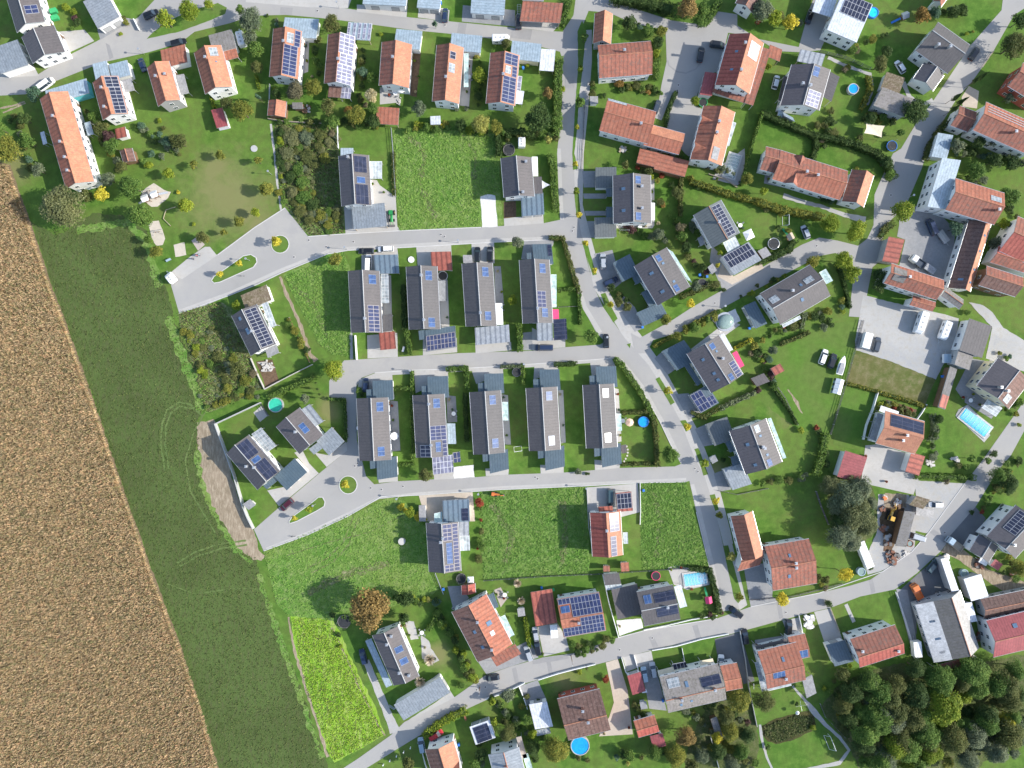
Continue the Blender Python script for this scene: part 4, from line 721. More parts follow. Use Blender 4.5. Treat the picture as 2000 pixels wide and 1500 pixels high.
hs("dark tiled house with two black solar fields", "beside the covered pool", "dark_tile", (1258, 1223), (1243, 1156), (1314, 1142), 5.6, 7.8, t=.5, items=[("pv_black", 1, .42, .98, .25, .75), ("pv_black", 0, .4, .97, .05, .6), ("thermal_blue", 1, .14, .34, .3, .75, "solar_thermal"), ("chim", 0, .7, .05, 1.0)],
   exts=[("terrace_roof", "white_metal", (1316, 1146), (1330, 1142), (1342, 1184), 2.8)])
hs("house with brown left slope and orange right slope", "beside the lower street", "brown_tile", (882, 1195), (950, 1160), (1001, 1258), 5.8, 8.6, mat2="terracotta_tile", t=.5,
   items=[("sky_glass", 0, .45, .51, .3, .45, "skylight"), ("sky_glass", 0, .75, .81, .3, .45, "skylight"), ("sky_glass", 1, .42, .5, .35, .6, "skylight"), ("white_paint", 1, .6, .68, .3, .5, "skylight"), ("chim", 1, .32, .03, 1.2), ("chim", 1, .86, .03, 1.2)],
   exts=[("terrace_roof", "green_glass", (975, 1206), (986, 1201), (1005, 1240), 2.7), ("porch_roof", "slate_metal", (953, 1163), (964, 1157), (974, 1185), 2.9), ("garage_roof", "weathered_tile", (958, 1283), (1006, 1258), (1018, 1277), 3.4)])
hs("dark house with two blue collectors and long lean-to", "beside the farm track", "black_tile", (727, 1241), (777, 1223), (819, 1321), 5.8, 8.0, mat2="dark_tile", items=[("thermal_blue", 1, .33, .45, .2, .75, "solar_thermal"), ("thermal_blue", 1, .56, .68, .2, .75, "solar_thermal"), ("chim", 0, .2, .08), ("chim", 0, .76, .05), ("chim", 1, .1, .4, 1.0), ("chim", 1, .88, .45, 1.0)],
   exts=[("lean_to_roof", "blue_metal", (713, 1252), (725, 1247), (766, 1338), 3.0)])
hs("brown-roofed house beside the large round pool", "with two chimneys", "brown_tile", (1110, 1446), (1088, 1365), (1171, 1345), 5.0, 8.0, t=.45, items=[("chim", 1, .5, .45), ("chim", 0, .55, .05)], wall="brick_red_wall")
hs("long weathered grey-roofed house above the bottom gardens", "with cream balconies", "fibre_cement", (1305, 1392), (1288, 1322), (1402, 1296), 5.4, 8.0, t=.42,
   items=[("thermal_grey", 1, .1, .3, .45, .85, "solar_thermal"), ("pv_black", 1, .64, .97, .2, .6), ("sky_glass", 1, .38, .43, .35, .6, "skylight"), ("chim", 1, .82, .05, 1.4), ("chim", 0, .25, .1), ("sky_glass", 0, .4, .44, .4, .55, "skylight"), ("sky_glass", 0, .22, .26, .5, .7, "skylight")],
   exts=[("balcony", "cream_fabric", (1284, 1310), (1315, 1302), (1318, 1314), 3.2), ("balcony_roof", "pv_grid", (1313, 1297), (1339, 1292), (1342, 1303), 3.0), ("balcony", "cream_fabric", (1366, 1291), (1392, 1286), (1396, 1298), 3.2)])
hs("large red house with glass lean-to on its left", "and four blue skylights", "weathered_tile", (1498, 1346), (1479, 1272), (1555, 1254), 6.2, 8.8, t=.45, mat2="terracotta_tile", items=[("sky_glass", 1, .52, .58, .35, .55, "skylight"), ("thermal_blue", 0, .2, .5, .0, .4, "solar_thermal"), ("chim", 0, .48, .5, 1.1)],
   exts=[("lean_to_roof", "thermal_grey", (1474, 1294), (1486, 1291), (1500, 1348), 3.0), ("balcony_roof", "dark_tile", (1475, 1262), (1538, 1247), (1540, 1254), 4.6), ("terrace_roof", "glass_roof", (1500, 1350), (1499, 1344), (1545, 1333), 2.8)])
hs("red two-tone roofed house with white gable walls", "right of the dark blue garage", "red_tile", (1679, 1304), (1660, 1248), (1748, 1220), 6.0, 8.2, t=.42, mat2="weathered_tile", items=[("chim", 1, .12, .3, 0.9), ("chim", 0, .85, .5, 0.7)], group=None)
hs("long barn with pale metal strip on its roof", "and weathered fibre slopes", "dark_fibre", (1787, 1181), (1875, 1153), (1912, 1266), 3.4, 7.0, t=.68, mat2="pale_fibre", wall="grey_wall", cat="barn", items=[("cladding", 0, .0, 1.0, .5, 1.0, "roof_cladding"), ("sky_glass", 0, .3, .34, .62, .78, "skylight"), ("sky_glass", 0, .6, .64, .62, .78, "skylight"), ("sky_glass", 0, .83, .87, .62, .78, "skylight")],
   exts=[("lean_to_roof", "weathered_tile", (1820, 1302), (1874, 1287), (1878, 1301), 3.2)])
hs("brown-roofed shed against the right edge", "above the bright red house", "brown_tile", (1922, 1209), (1914, 1170), (2040, 1144), 3.4, 5.2, t=.5, cat="barn", wall="grey_wall")
hs("crimson metal-roofed house at the right edge", "with white gable facing left", "crimson_metal", (1940, 1284), (1926, 1212), (2060, 1180), 5.4, 8.4, t=.5, items=[("sky_glass", 1, .32, .38, .4, .6, "skylight")])
hs("dark-roofed house with solar grid at the right edge", "and white side wall", "black_tile", (1927, 1047), (1983, 1091), (2040, 1030), 6.0, 8.6, mat2="dark_tile", items=[("pv_grid", 0, .38, .95, .1, .75), ("chim", 1, .18, .1, 1.2)])
hs("house with near-black left slope and brown right slope", "above the covered swimming pool", "black_tile", (1907, 753), (1970, 799), (2012, 745), 6.0, 8.4, mat2="brown_tile", wall="cream_wall", t=.53, items=[("thermal_grey", 1, .05, .3, .3, .7, "solar_thermal"), ("chim", 0, .28, .25), ("chim", 1, .3, .1)],
   exts=[("pergola", "glass_roof", (1917, 796), (1930, 779), (1958, 797), 2.8)])
hs("dark-roofed house with grey far slope and twin chimneys", "beside the upper right street", "grey_tile", (1788, 99), (1832, 43), (1895, 88), 5.4, 8.0, mat2="grey_tile", t=.58, items=[("chim", 0, .32, .45), ("chim", 0, .58, .2)])
hs("dark house complex with pale sunlit slope", "and solar panels beside the cul-de-sac", "black_tile", (1546, 126), (1622, 136), (1600, 216), 5.6, 8.6, mat2="grey_tile", items=[("thermal_blue", 1, .05, .28, .05, .4, "solar_thermal"), ("pv_pale", 1, .6, .98, .1, .85), ("chim", 1, .55, .05), ("chim", 0, .5, .3, 1.0)],
   exts=[("extension_roof", "grey_tile", (1606, 188), (1622, 140), (1640, 150), 5.0), ("lean_to_roof", "dark_tile", (1520, 196), (1531, 148), (1538, 150), 3.0)])
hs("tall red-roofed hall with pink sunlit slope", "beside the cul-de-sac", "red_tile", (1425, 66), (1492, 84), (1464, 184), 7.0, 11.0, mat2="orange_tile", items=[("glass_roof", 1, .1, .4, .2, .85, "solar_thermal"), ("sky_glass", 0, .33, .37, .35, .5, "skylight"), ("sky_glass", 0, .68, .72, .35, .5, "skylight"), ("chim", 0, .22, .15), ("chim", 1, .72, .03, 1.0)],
   exts=[("lean_to_roof", "weathered_tile", (1489, 92), (1506, 97), (1471, 206), 4.2), ("lean_to_roof", "weathered_tile", (1399, 163), (1466, 186), (1458, 203), 4.0)], group=None)
hs("orange house with two left dormers and roof terrace", "beside the tall hedge strip", "terracotta_tile", (1374, 206), (1436, 219), (1410, 324), 6.0, 8.8, mat2="orange_tile", items=[("dorm", 0, .28, 3.4, "terracotta_tile"), ("dorm", 0, .78, 3.4, "terracotta_tile"), ("chim", 1, .3, .05), ("chim", 1, .5, .08), ("flat_grey", 1, .72, .95, .15, .6, "roof_terrace")],
   exts=[("terrace_roof", "glass_roof", (1432, 238), (1438, 240), (1424, 285), 2.8)])
hs("long orange farmhouse beside the ramp lane", "with white wall below", "terracotta_tile", (1170, 255), (1187, 192), (1282, 218), 5.4, 8.0, mat2="terracotta_tile", items=[("chim", 0, .75, .15), ("thermal_grey", 1, .02, .4, .85, 1.0, "solar_thermal")])
hs("low orange wing joined to the long farmhouse", "ending at the orange-roofed villa drive", "terracotta_tile", (1256, 283), (1268, 242), (1338, 261), 4.4, 6.4, mat2="orange_tile")
hs("weathered orange house left of the cul-de-sac", "with a single square chimney", "weathered_tile", (1170, 153), (1167, 88), (1271, 80), 5.0, 7.6, t=.58, mat2="weathered_tile", items=[("chim", 1, .47, .2)])
hs("narrow orange barn beside the top junction", "with bright right slope", "terracotta_tile", (1162, 26), (1197, 27), (1193, 86), 4.5, 7.2, mat2="orange_tile", wall="grey_wall", cat="barn")
hs("first top-row house, blue-white solar panels and blue-metal garage", "", "shaded_orange_tile", (534, 56), (590, 61), (582, 155), 5.6, 8.2, mat2="orange_tile", items=[("pv_blue", 1, .35, .97, .0, .85), ("pv_blue", 1, .02, .35, .6, .95), ("thermal_grey", 1, .1, .31, .15, .55, "solar_thermal"), ("chim", 1, .33, .02, 1.2)])
hs("second top-row house, pale solar panels over its right slope", "", "shaded_orange_tile", (641, 67), (694, 72), (686, 168), 5.6, 8.2, mat2="orange_tile", items=[("pv_pale", 1, .0, .4, .0, .98), ("pv_pale", 1, .4, .62, .12, .98), ("pv_pale", 1, .62, 1.0, .0, .98), ("chim", 1, .56, .06, 1.1)],
   exts=[("porch_roof", "brown_tile", (643, 166), (668, 168), (665, 191), 3.4), ("terrace_roof", "pv_pale", (667, 168), (687, 170), (684, 193), 3.0)])
hs("third top-row house, plain orange roof without solar panels", "", "weathered_tile", (746, 82), (805, 87), (799, 172), 5.6, 8.2, mat2="orange_tile", items=[("chim", 0, .42, .1)])
hs("fourth top-row house, two small grey panels on orange slope", "", "shaded_orange_tile", (853, 88), (906, 93), (897, 203), 5.6, 8.2, mat2="orange_tile", items=[("pv_grid", 1, .13, .26, .1, .5), ("thermal_grey", 1, .34, .5, .08, .5, "solar_thermal"), ("chim", 0, .62, .05)], exts=[TR(906, 104, 915, 170, "green_glass")])
hs("fifth top-row house, solar panels around a grey collector", "", "weathered_tile", (958, 103), (1015, 108), (1006, 207), 5.6, 8.2, mat2="orange_tile", items=[("pv_blue", 1, .02, .24, .05, .93), ("pv_blue", 1, .25, .46, .6, .93), ("thermal_grey", 1, .27, .42, .15, .52, "solar_thermal"), ("pv_blue", 1, .47, .98, .05, .93), ("chim", 1, .48, .03, 1.2)],
   exts=[("terrace_roof", "pv_pale", (1012, 148), (1020, 149), (1017, 176), 2.8), ("terrace_roof", "white_metal", (1009, 176), (1024, 178), (1020, 204), 2.8)])
hs("long bright orange house at the field edge", "with white terrace side", "terracotta_tile", (78, 193), (133, 178), (184, 354), 5.6, 8.4, mat2="orange_tile", items=[("chim", 0, .27, .1), ("chim", 0, .55, .12), ("chim", 0, .72, .1), ("chim", 0, .86, .2)], exts=[("terrace_roof", "white_metal", (78, 259), (86, 256), (92, 280), 2.8), ("balcony_roof", "blue_metal", (164, 240), (176, 237), (183, 262), 3.0)])
hs("orange house with black solar panels, upper left", "and blue metal garages", "terracotta_tile", (181, 161), (231, 148), (251, 222), 5.6, 8.4, mat2="orange_tile", items=[("pv_grid", 1, .02, .3, .15, .95), ("pv_grid", 1, .3, .99, .25, .95), ("chim", 0, .32, .12), ("chim", 0, .8, .3)])
hs("orange house with dark timber gable facing the lawn", "and slim grey carport", "terracotta_tile", (287, 132), (330, 119), (352, 195), 5.8, 8.2, mat2="orange_tile", gab="timber_wall", items=[("chim", 0, .38, .2), ("chim", 1, .35, .5, .9)], exts=[("carport_roof", "flat_grey", (343, 147), (359, 144), (369, 182), 2.8)])
hs("orange house with wide white walls beside tree row", "and grey collector on its ridge", "shaded_orange_tile", (379, 103), (432, 88), (454, 169), 5.8, 8.6, mat2="orange_tile", items=[("thermal_grey", 1, .06, .26, .2, .7, "solar_thermal"), ("chim", 0, .3, .1), ("sky_glass", 1, .38, .41, .4, .5, "skylight")])
hs("dark two-tone roofed house in the top left corner", "with six blue panels", "black_tile", (33, 64), (88, 42), (68, -25), 5.6, 8.4, mat2="dark_tile", items=[("pv_blue", 1, .25, .5, .15, .85)])
hs("black-roofed annex below the top left corner house", "with white doors", "black_tile", (42, 72), (105, 49), (127, 101), 4.6, 7.0, mat2="dark_tile")
hs("hipped terracotta wing of the rambling red villa", "at its left end", "weathered_tile", (1484, 331), (1496, 286), (1528, 294), 4.6, 7.0, mat2="weathered_tile")
hs("rambling red villa with a small front gable", "between the hedges", "terracotta_tile", (1508, 350), (1524, 293), (1656, 334), 4.8, 7.6, mat2="weathered_tile", items=[("dorm", 0, .28, 4.0, "weathered_tile"), ("dorm", 1, .3, 3.0, "weathered_tile"), ("chim", 0, .4, .1, 1.2), ("chim", 0, .56, .1, 1.2)], exts=[("terrace_roof", "weathered_tile", (1626, 377), (1637, 370), (1656, 378), 3.4)])
hs("narrow red-roofed wing beside the right street", "at the villa's right end", "weathered_tile", (1664, 331), (1707, 343), (1687, 405), 4.8, 7.6, mat2="orange_tile")
hs("large orange farmhouse beside the light blue roof", "with a grey solar panel", "weathered_tile", (1846, 410), (1866, 348), (1962, 377), 7.0, 10.0, mat2="terracotta_tile", items=[("thermal_grey", 1, .72, .93, .2, .55, "solar_thermal"), ("chim", 0, .88, .3)])
hs("long narrow barn with dark left slope and orange right slope", "in the courtyard", "brown_tile", (1892, 430), (1936, 438), (1895, 570), 4.4, 7.2, t=.58, mat2="orange_tile", cat="barn", items=[("sky_glass", 1, .18, .21, .3, .6, "skylight"), ("sky_glass", 1, .41, .44, .3, .6, "skylight"), ("sky_glass", 1, .68, .71, .3, .6, "skylight"), ("sky_glass", 1, .87, .9, .3, .6, "skylight"), ("sky_glass", 0, .85, .88, .3, .6, "skylight")])
hs("striped orange house closing the courtyard below", "with a grey roof terrace", "weathered_tile", (1726, 553), (1741, 514), (1844, 547), 6.5, 8.8, mat2="terracotta_tile", items=[("fibre_cement", 0, .08, .3, .0, .55, "roof_cladding"), ("fibre_cement", 1, .06, .3, .0, .7, "roof_cladding"), ("chim", 1, .32, .05, 1.2)])
hs("low brown annex below the courtyard house", "", "weathered_tile", (1776, 596), (1783, 577), (1828, 590), 4.2, 5.0)
hs("dark brown gabled house at the right edge", "with timber gable facing left", "brown_tile", (1911, 557), (1927, 519), (1999, 542), 6.0, 8.2, mat2="weathered_tile", wall="wood")
hs("red middle roof between the maroon barn and brown house", "at the right edge", "weathered_tile", (1933, 512), (1950, 480), (2040, 508), 4.8, 6.4, mat2="red_tile", windows=False)
hs("maroon-roofed barn at the right edge", "above the dark brown house", "red_tile", (1951, 490), (1988, 422), (2060, 455), 6.0, 9.0, mat2="weathered_tile", cat="barn")
hs("bright orange house with black solar field", "in the lower right gardens", "orange_tile", (1710, 866), (1729, 802), (1806, 823), 6.0, 8.6, mat2="orange_tile", items=[("pv_black", 1, .15, .98, .2, .9), ("chim", 0, .55, .1), ("chim", 0, .5, .45)],
   exts=[("balcony_roof", "flat_grey", (1712, 862), (1698, 857), (1714, 806), 5.2), ("terrace_roof", "pv_mixed", (1702, 858), (1696, 856), (1708, 822), 2.8), ("terrace_roof", "white_metal", (1717, 803), (1721, 792), (1756, 804), 3.0)])
hs("large farmhouse with striped solar roof, upper right edge", "", "weathered_tile", (1900, 254), (1926, 199), (2040, 250), 6.5, 9.0, mat2="terracotta_tile", items=[("steel", 1, .05, .95, .3, .34, "solar_thermal"), ("steel", 1, .05, .95, .5, .54, "solar_thermal"), ("steel", 1, .05, .95, .7, .74, "solar_thermal"), ("chim", 0, .55, .3)])
hs("small red gabled wing beside the beige forecourt", "", "weathered_tile", (1856, 245), (1874, 206), (1908, 219), 4.4, 6.4)
hs("brick red house cut by the right edge", "with brown roof", "weathered_tile", (1968, 168), (1998, 122), (2060, 160), 5.5, 8.0, wall="brick_red_wall")
hs("brown-roofed cottage behind shrubs at the top edge", "", "brown_tile", (1436, 6), (1470, 26), (1492, -12), 4.5, 6.6)
hs("red-roofed outbuilding touching the top right edge", "", "weathered_tile", (1822, 2), (1838, 14), (1856, -10), 4, 6)
hs("orange house at the bottom edge", "beside the red car", "brown_tile", (830, 1464), (886, 1447), (905, 1512), 5.8, 8.4, mat2="orange_tile", items=[("dorm", 1, .75, 3, "terracotta_tile")])
hs("pale metal-roofed house at the bottom edge", "with white wall above", "grey_metal", (954, 1474), (1013, 1459), (1030, 1525), 6.2, 7.4, mat2="grey_metal", items=[("chim", 0, .4, .1)], exts=[("terrace_roof", "deck", (1008, 1440), (1018, 1438), (1030, 1480), 3.0), ("terrace_roof", "green_glass", (1020, 1474), (1031, 1471), (1040, 1500), 3.0)])
hs("orange annex joined to the long grey-roofed house", "", "terracotta_tile", (1418, 1350), (1406, 1300), (1439, 1294), 4.6, 6.0, t=.45)
hs("small orange annex of the large red house", "with two blue panels", "weathered_tile", (1548, 1290), (1538, 1244), (1572, 1237), 4.2, 5.4, t=.4, mat2="terracotta_tile", items=[("thermal_blue", 0, .3, .9, .0, .9, "solar_thermal")])
hs("small red-roofed garden house left of the grey yard", "", "red_tile", (1247, 1441), (1237, 1408), (1278, 1396), 3.2, 4.4, mat2="terracotta_tile")
hs("tiny dark annex beside the upper right street", "with grey slope", "black_tile", (1783, 153), (1822, 178), (1844, 147), 4.2, 6.2, mat2="grey_tile")
hs("dark annex left of the right edge house", "with grey right slope", "black_tile", (1893, 1075), (1931, 1099), (1950, 1068), 4.2, 5.8, mat2="grey_tile")
hs("low dark metal annex beside the long courtyard barn", "", "fibre_cement", (1838, 578), (1846, 560), (1882, 586), 4.2, 5.2)
hs("white house with green flat roof garage in front", "", "", (0, 0), (0, 0), (0, 0), 0, 0)
HS.pop()
for h in HS: ref(h[3], h[5], h[0])
for ph, ex, mat, p0, p1, p2, he, hr, k in HS:
    l = (ph + " " + ex).strip(); l = l if len(l.split()) <= 16 else ph
    cat = k.pop("cat", "house"); nm = "barn" if cat == "barn" else ("annex" if "annex" in ph or "wing" in ph else "house")
    gable(nm, mat, p0, p1, p2, he, hr, label=l, cat=cat, **k)
# ---------------------------------------------------------------- garages, sheds, carports
def gar(mat, p0, p1, p2, desc, h=3.0, **k):
    cat = k.pop("cat", "garage"); return flat(k.pop("name", cat.replace(" ", "_")), mat, p0, p1, p2, h, cat=cat, desc=desc, **k)
GG = "slate metal garages of the row houses"
for (p0, p1, p2, a) in [((727, 744), (767, 742), (769, 781), ((715, 761), (728, 760), (729, 780))), ((834, 736), (875, 734), (877, 776), ((823, 754), (835, 753), (836, 773))), ((945, 730), (983, 729), (985, 768), ((933, 748), (946, 747), (947, 768))),
        ((1053, 722), (1092, 721), (1095, 762), ((1041, 741), (1054, 740), (1055, 760))), ((1163, 716), (1203, 715), (1206, 756), ((1151, 734), (1164, 733), (1165, 755)))]:
    gar("slate_metal", p0, p1, p2, "slate metal garage", 3.0, door=0, group=GG, ann=[("porch_roof", "slate_metal", *a, 2.8)])
for (p0, p1, p2, a) in [((735, 897), (775, 891), (777, 931), ((722, 900), (736, 898), (737, 914))), ((955, 886), (992, 877), (994, 916), ((942, 887), (956, 885), (957, 900))), ((1064, 878), (1102, 870), (1103, 911), ((1050, 881), (1064, 879), (1065, 894))), ((1174, 873), (1212, 865), (1214, 905), ((1160, 875), (1174, 873), (1175, 890)))]:
    gar("slate_metal", p0, p1, p2, "slate metal garage", 3.0, door=2, group=GG, ann=[("porch_roof", "slate_metal", *a, 2.8)])
gar("slate_stripe", (730, 498), (777, 497), (780, 534), "blue ribbed carport", 2.9, cat="carport", open_=True)
gar("rust_metal", (841, 492), (881, 491), (884, 528), "rust-red ribbed carport", 2.9, cat="carport", open_=True)
gar("flat_grey", (904, 498), (922, 498), (923, 514), "small grey shed", 2.5, cat="shed", door=0)
gar("slate_metal", (1039, 477), (1077, 476), (1081, 516), "slate metal garage", 3.0, door=0, items=[("pv_black", .78, .98, .05, .6)], ann=[("porch_roof", "slate_metal", (1028, 494), (1039, 493), (1040, 507), 2.8)])
gar("rust_metal", (740, 650), (771, 647), (774, 681), "rust-red ribbed carport", 2.9, cat="carport", open_=True)
gar("slate_metal", (830, 645), (889, 636), (892, 678), "carport with solar panel grid", 3.0, cat="carport", open_=True, items=[("pv_mixed", .02, .98, .28, .98)], ann=[("porch_roof", "slate_metal", (817, 646), (830, 644), (832, 662), 2.9)])
gar("stripe_metal", (927, 640), (994, 634), (996, 668), "wide striped metal carport", 3.0, cat="carport", open_=True)
gar("stripe_metal", (1048, 631), (1079, 630), (1080, 665), "striped metal garage", 3.0, door=2, udir=0)
gar("pv_black", (1080, 624), (1106, 622), (1108, 663), "black solar-roofed carport", 2.8, cat="carport", open_=True)
gar("grey_metal", (686, 402), (751, 396), (756, 442), "wide grey-green metal carport", 3.2, cat="carport", open_=True)
gar("slate_stripe", (1017, 380), (1061, 376), (1063, 419), "blue striped metal garage", 3.1, door=2)
gar("green_grey_metal", (1163, 327), (1204, 326), (1204, 367), "dark grey metal garage", 3.0, door=3, ann=[("porch_roof", "slate_metal", (1184, 366), (1202, 366), (1202, 384), 2.9), ("porch_roof", "slate_metal", (1184, 404), (1202, 404), (1202, 426), 2.9)])
gar("green_grey_metal", (1161, 425), (1203, 424), (1204, 463), "grey metal garage", 3.0, door=3)
gar("slate_metal", (1197, 513), (1230, 496), (1248, 534), "slate metal garage", 3.0, door=3, ann=[("porch_roof", "slate_metal", (1232, 536), (1244, 530), (1254, 550), 2.9)])
gar("slate_metal", (1243, 611), (1290, 590), (1304, 616), "slate metal garage", 3.0, door=3, ann=[("porch_roof", "slate_metal", (1252, 572), (1266, 564), (1282, 592), 2.9)])
gar("grey_metal", (1408, 502), (1462, 472), (1487, 508), "garage covered by solar grid", 3.2, door=1, items=[("pv_grid", .05, .95, .02, .66)])
gar("slate_metal", (1452, 598), (1475, 588), (1498, 632), "dark flat metal garage", 3.0, door=3)
gar("slate_metal", (1293, 686), (1336, 664), (1364, 702), "slate metal garage", 3.0, door=3, ann=[("porch_roof", "slate_metal", (1336, 714), (1344, 708), (1370, 748), 2.9)])
gar("slate_metal", (1346, 772), (1382, 752), (1404, 787), "garage with solar panels", 3.0, door=3, items=[("pv_blue", .02, .6, .02, .98), ("pv_blue", .6, .95, .5, .95)])
gar("green_grey_metal", (1379, 829), (1420, 814), (1436, 856), "grey metal garage", 3.0, door=3, ann=[("porch_roof", "slate_metal", (1416, 864), (1426, 860), (1436, 880), 2.9)])
gar("grey_metal", (1412, 917), (1450, 905), (1468, 945), "grey ribbed metal garage", 3.0, door=3, ann=[("porch_roof", "slate_metal", (1427, 893), (1444, 887), (1448, 906), 2.9)])
gar("grey_metal", (618, 862), (648, 834), (673, 862), "grey metal carport", 3.0, cat="carport", open_=True)
gar("slate_metal", (560, 958), (600, 922), (576, 895), "slate blue metal garage", 3.4, door=0, ann=[("porch_roof", "slate_metal", (514, 949), (536, 931), (543, 938), 3.0)])
gar("slate_stripe", (864, 978), (916, 975), (918, 1018), "blue striped garage", 3.2, door=0, items=[("pv_black", .7, .95, .4, .95)])
gar("flat_grey", (818, 987), (831, 987), (832, 1018), "long narrow white shed", 2.4, cat="shed")
gar("rust_metal", (1202, 963), (1233, 960), (1236, 997), "carport with black solar panels", 3.0, cat="carport", open_=True, items=[("pv_grid", .05, .97, .05, .85)])
gar("weathered_tile", (1178, 1105), (1191, 1105), (1191, 1116), "small red tiled shed", 2.3, cat="shed", door=0)
gar("terracotta_tile", (1212, 1099), (1228, 1098), (1229, 1115), "small orange ribbed shed", 2.3, cat="shed", door=0)
gar("rust_metal", (1036, 1157), (1078, 1150), (1088, 1216), "crimson flat carport", 3.0, cat="carport", open_=True, inset=.6)
gar("dark_tile", (1194, 1152), (1244, 1140), (1256, 1198), "dark tiled double garage", 3.2, door=2)
gar("grey_tile", (1178, 1122), (1209, 1119), (1213, 1140), "grey tiled garden shed", 2.7, cat="shed", exts=[("terrace_roof", "glass_roof", (1182, 1143), (1213, 1139), (1216, 1149), 2.4)])
gar("grey_metal", (769, 1377), (860, 1322), (879, 1353), "very long grey metal garage", 3.4, door=1, slope=-.2, udir=0)
gar("white_metal", (1033, 1376), (1068, 1370), (1080, 1418), "white metal garage", 3.2, door=0, exts=[("lean_to_roof", "thermal_grey", (1046, 1427), (1073, 1421), (1076, 1432), 2.3)])
gar("crimson_metal", (1225, 1320), (1251, 1312), (1261, 1349), "crimson flat garage", 2.9, door=0)
gar("crimson_metal", (1269, 1438), (1294, 1432), (1301, 1456), "crimson shed", 2.8, cat="shed")
gar("slate_metal", (1613, 1260), (1650, 1250), (1667, 1291), "slate metal garage", 3.0, door=0)
gar("flat_grey", (1567, 1328), (1586, 1318), (1594, 1353), "flat concrete carport", 3.0, cat="carport", open_=True)
gar("white_metal", (1837, 1092), (1851, 1089), (1872, 1153), "very long white-roofed shed", 3.4, cat="shed", wall="grey_wall")
gar("white_metal", (1882, 1131), (1916, 1121), (1930, 1164), "square white flat roofed store", 3.6, cat="shed", wall="grey_wall")
gar("white_metal", (1884, 1178), (1898, 1176), (1908, 1213), "small white lean-to roof", 3.2, cat="shed", wall="grey_wall")
gar("crimson_metal", (1934, 1104), (1944, 1092), (1958, 1102), "tiny crimson shed", 2.6, cat="shed")
gar("white_metal", (1615, 58), (1673, 83), (1704, 10), "modern white flat-roofed house", 6.2, cat="house", items=[("pv_grid", .15, .98, .52, 1.0)])
gar("white_metal", (1586, 22), (1624, 34), (1640, -20), "white metal-roofed wing", 4.0, cat="carport", open_=True)
gar("fibre_cement", (1706, 206), (1724, 170), (1784, 193), "old mossy grey-roofed barn", 4.0, cat="barn", wall="grey_wall", slope=.1)
gar("sedum", (1720, 172), (1732, 140), (1767, 153), "old flat gravel-roofed garage", 3.0)
gar("stripe_metal", (1564, 96), (1612, 106), (1604, 130), "dark ribbed carport", 3.2, cat="carport", open_=True)
gar("crimson_metal", (1377, 140), (1401, 143), (1390, 188), "crimson flat annex", 3.4, door=3, exts=[])
gar("terracotta_tile", (1504, 87), (1528, 97), (1522, 121), "orange tiled carport", 3.0, cat="carport", open_=True)
gar("terracotta_tile", (1243, 318), (1250, 290), (1286, 299), "orange tiled open shed", 3.2, cat="shed", wall="wood", door=None)
gar("terracotta_tile", (1277, 330), (1286, 299), (1346, 315), "long orange tiled shed", 3.4, cat="shed", wall="wood")
gar("blue_metal", (556, 34), (623, 37), (618, 76), "light blue metal garage", 3.0, door=0)
gar("blue_metal", (680, 43), (727, 46), (723, 80), "carport with five solar strips", 3.0, cat="carport", open_=True, items=[("pv_pale", a, a + .11, .02, .95) for a in (.02, .25, .46, .67, .88)])
gar("blue_metal", (774, 56), (825, 61), (820, 98), "light blue metal garage", 3.0, door=0)
gar("blue_metal", (882, 64), (942, 70), (939, 104), "light blue metal garage", 3.0, door=0)
gar("blue_metal", (1000, 79), (1058, 86), (1054, 122), "light blue metal garage", 3.0, door=0, wall="cream_wall")
gar("white_metal", (1057, 95), (1085, 97), (1081, 140), "white metal carport", 2.8, cat="carport", open_=True)
gar("blue_metal", (708, 8), (712, -25), (797, -20), "blue metal garage row", 3.2, door=3)
gar("blue_metal", (814, 15), (818, -20), (863, -16), "blue metal garage", 3.2, door=3)
gar("blue_metal", (919, 26), (922, -25), (988, -20), "pale blue double garage", 3.2, door=3)
gar("weathered_tile", (1021, 2), (1100, 6), (1094, 46), "orange tiled carport", 3.4, cat="carport", open_=True)
gar("flat_grey", (1020, -16), (1062, -14), (1062, 3), "flat grey roof", 3.6)
gar("blue_metal", (88, 177), (168, 153), (175, 182), "blue metal garage with turquoise walls", 3.2, wall="turquoise_wall")
gar("blue_metal", (180, 125), (208, 118), (216, 151), "blue metal garage", 3.0, door=0)
gar("blue_metal", (212, 126), (248, 117), (256, 147), "pale blue metal garage", 3.2, exts=[("porch_roof", "flat_grey", (236, 157), (256, 152), (263, 176), 3.0)])
gar("terracotta_tile", (313, 98), (361, 86), (367, 122), "orange tiled garage", 3.2, door=0)
gar("fibre_cement", (407, 69), (452, 57), (462, 94), "grey metal-roofed garage", 3.4, door=0, exts=[("porch_roof", "terracotta_tile", (433, 98), (460, 91), (466, 112), 3.4)])
gar("crimson_metal", (412, 215), (434, 210), (446, 246), "crimson garden shed", 2.6, cat="shed", exts=[("porch_roof", "trim", (427, 250), (446, 246), (448, 251), 2.4, False)])
gable("shed", "weathered_tile", (525, 195), (560, 198), (557, 229), 2.6, 3.9, mat2="orange_tile", wall="wood", windows=False, over=(.3, .3), cat="shed", label="orange gabled garden shed on the boundary below the first top-row house")
gar("terracotta_tile", (736, 208), (780, 211), (778, 245), "orange ribbed garden pavilion", 2.8, cat="shed", open_=True, name="pavilion")
gar("rust_metal", (224, 252), (244, 247), (249, 267), "brown square garden shed", 2.4, cat="shed")
gable("shed", "brown_tile", (234, 294), (258, 289), (265, 314), 2.5, 3.4, wall="wood", windows=False, over=(.3, .3), cat="shed", label="brown garden shed with glazed lean-to among the shrubs, left side")
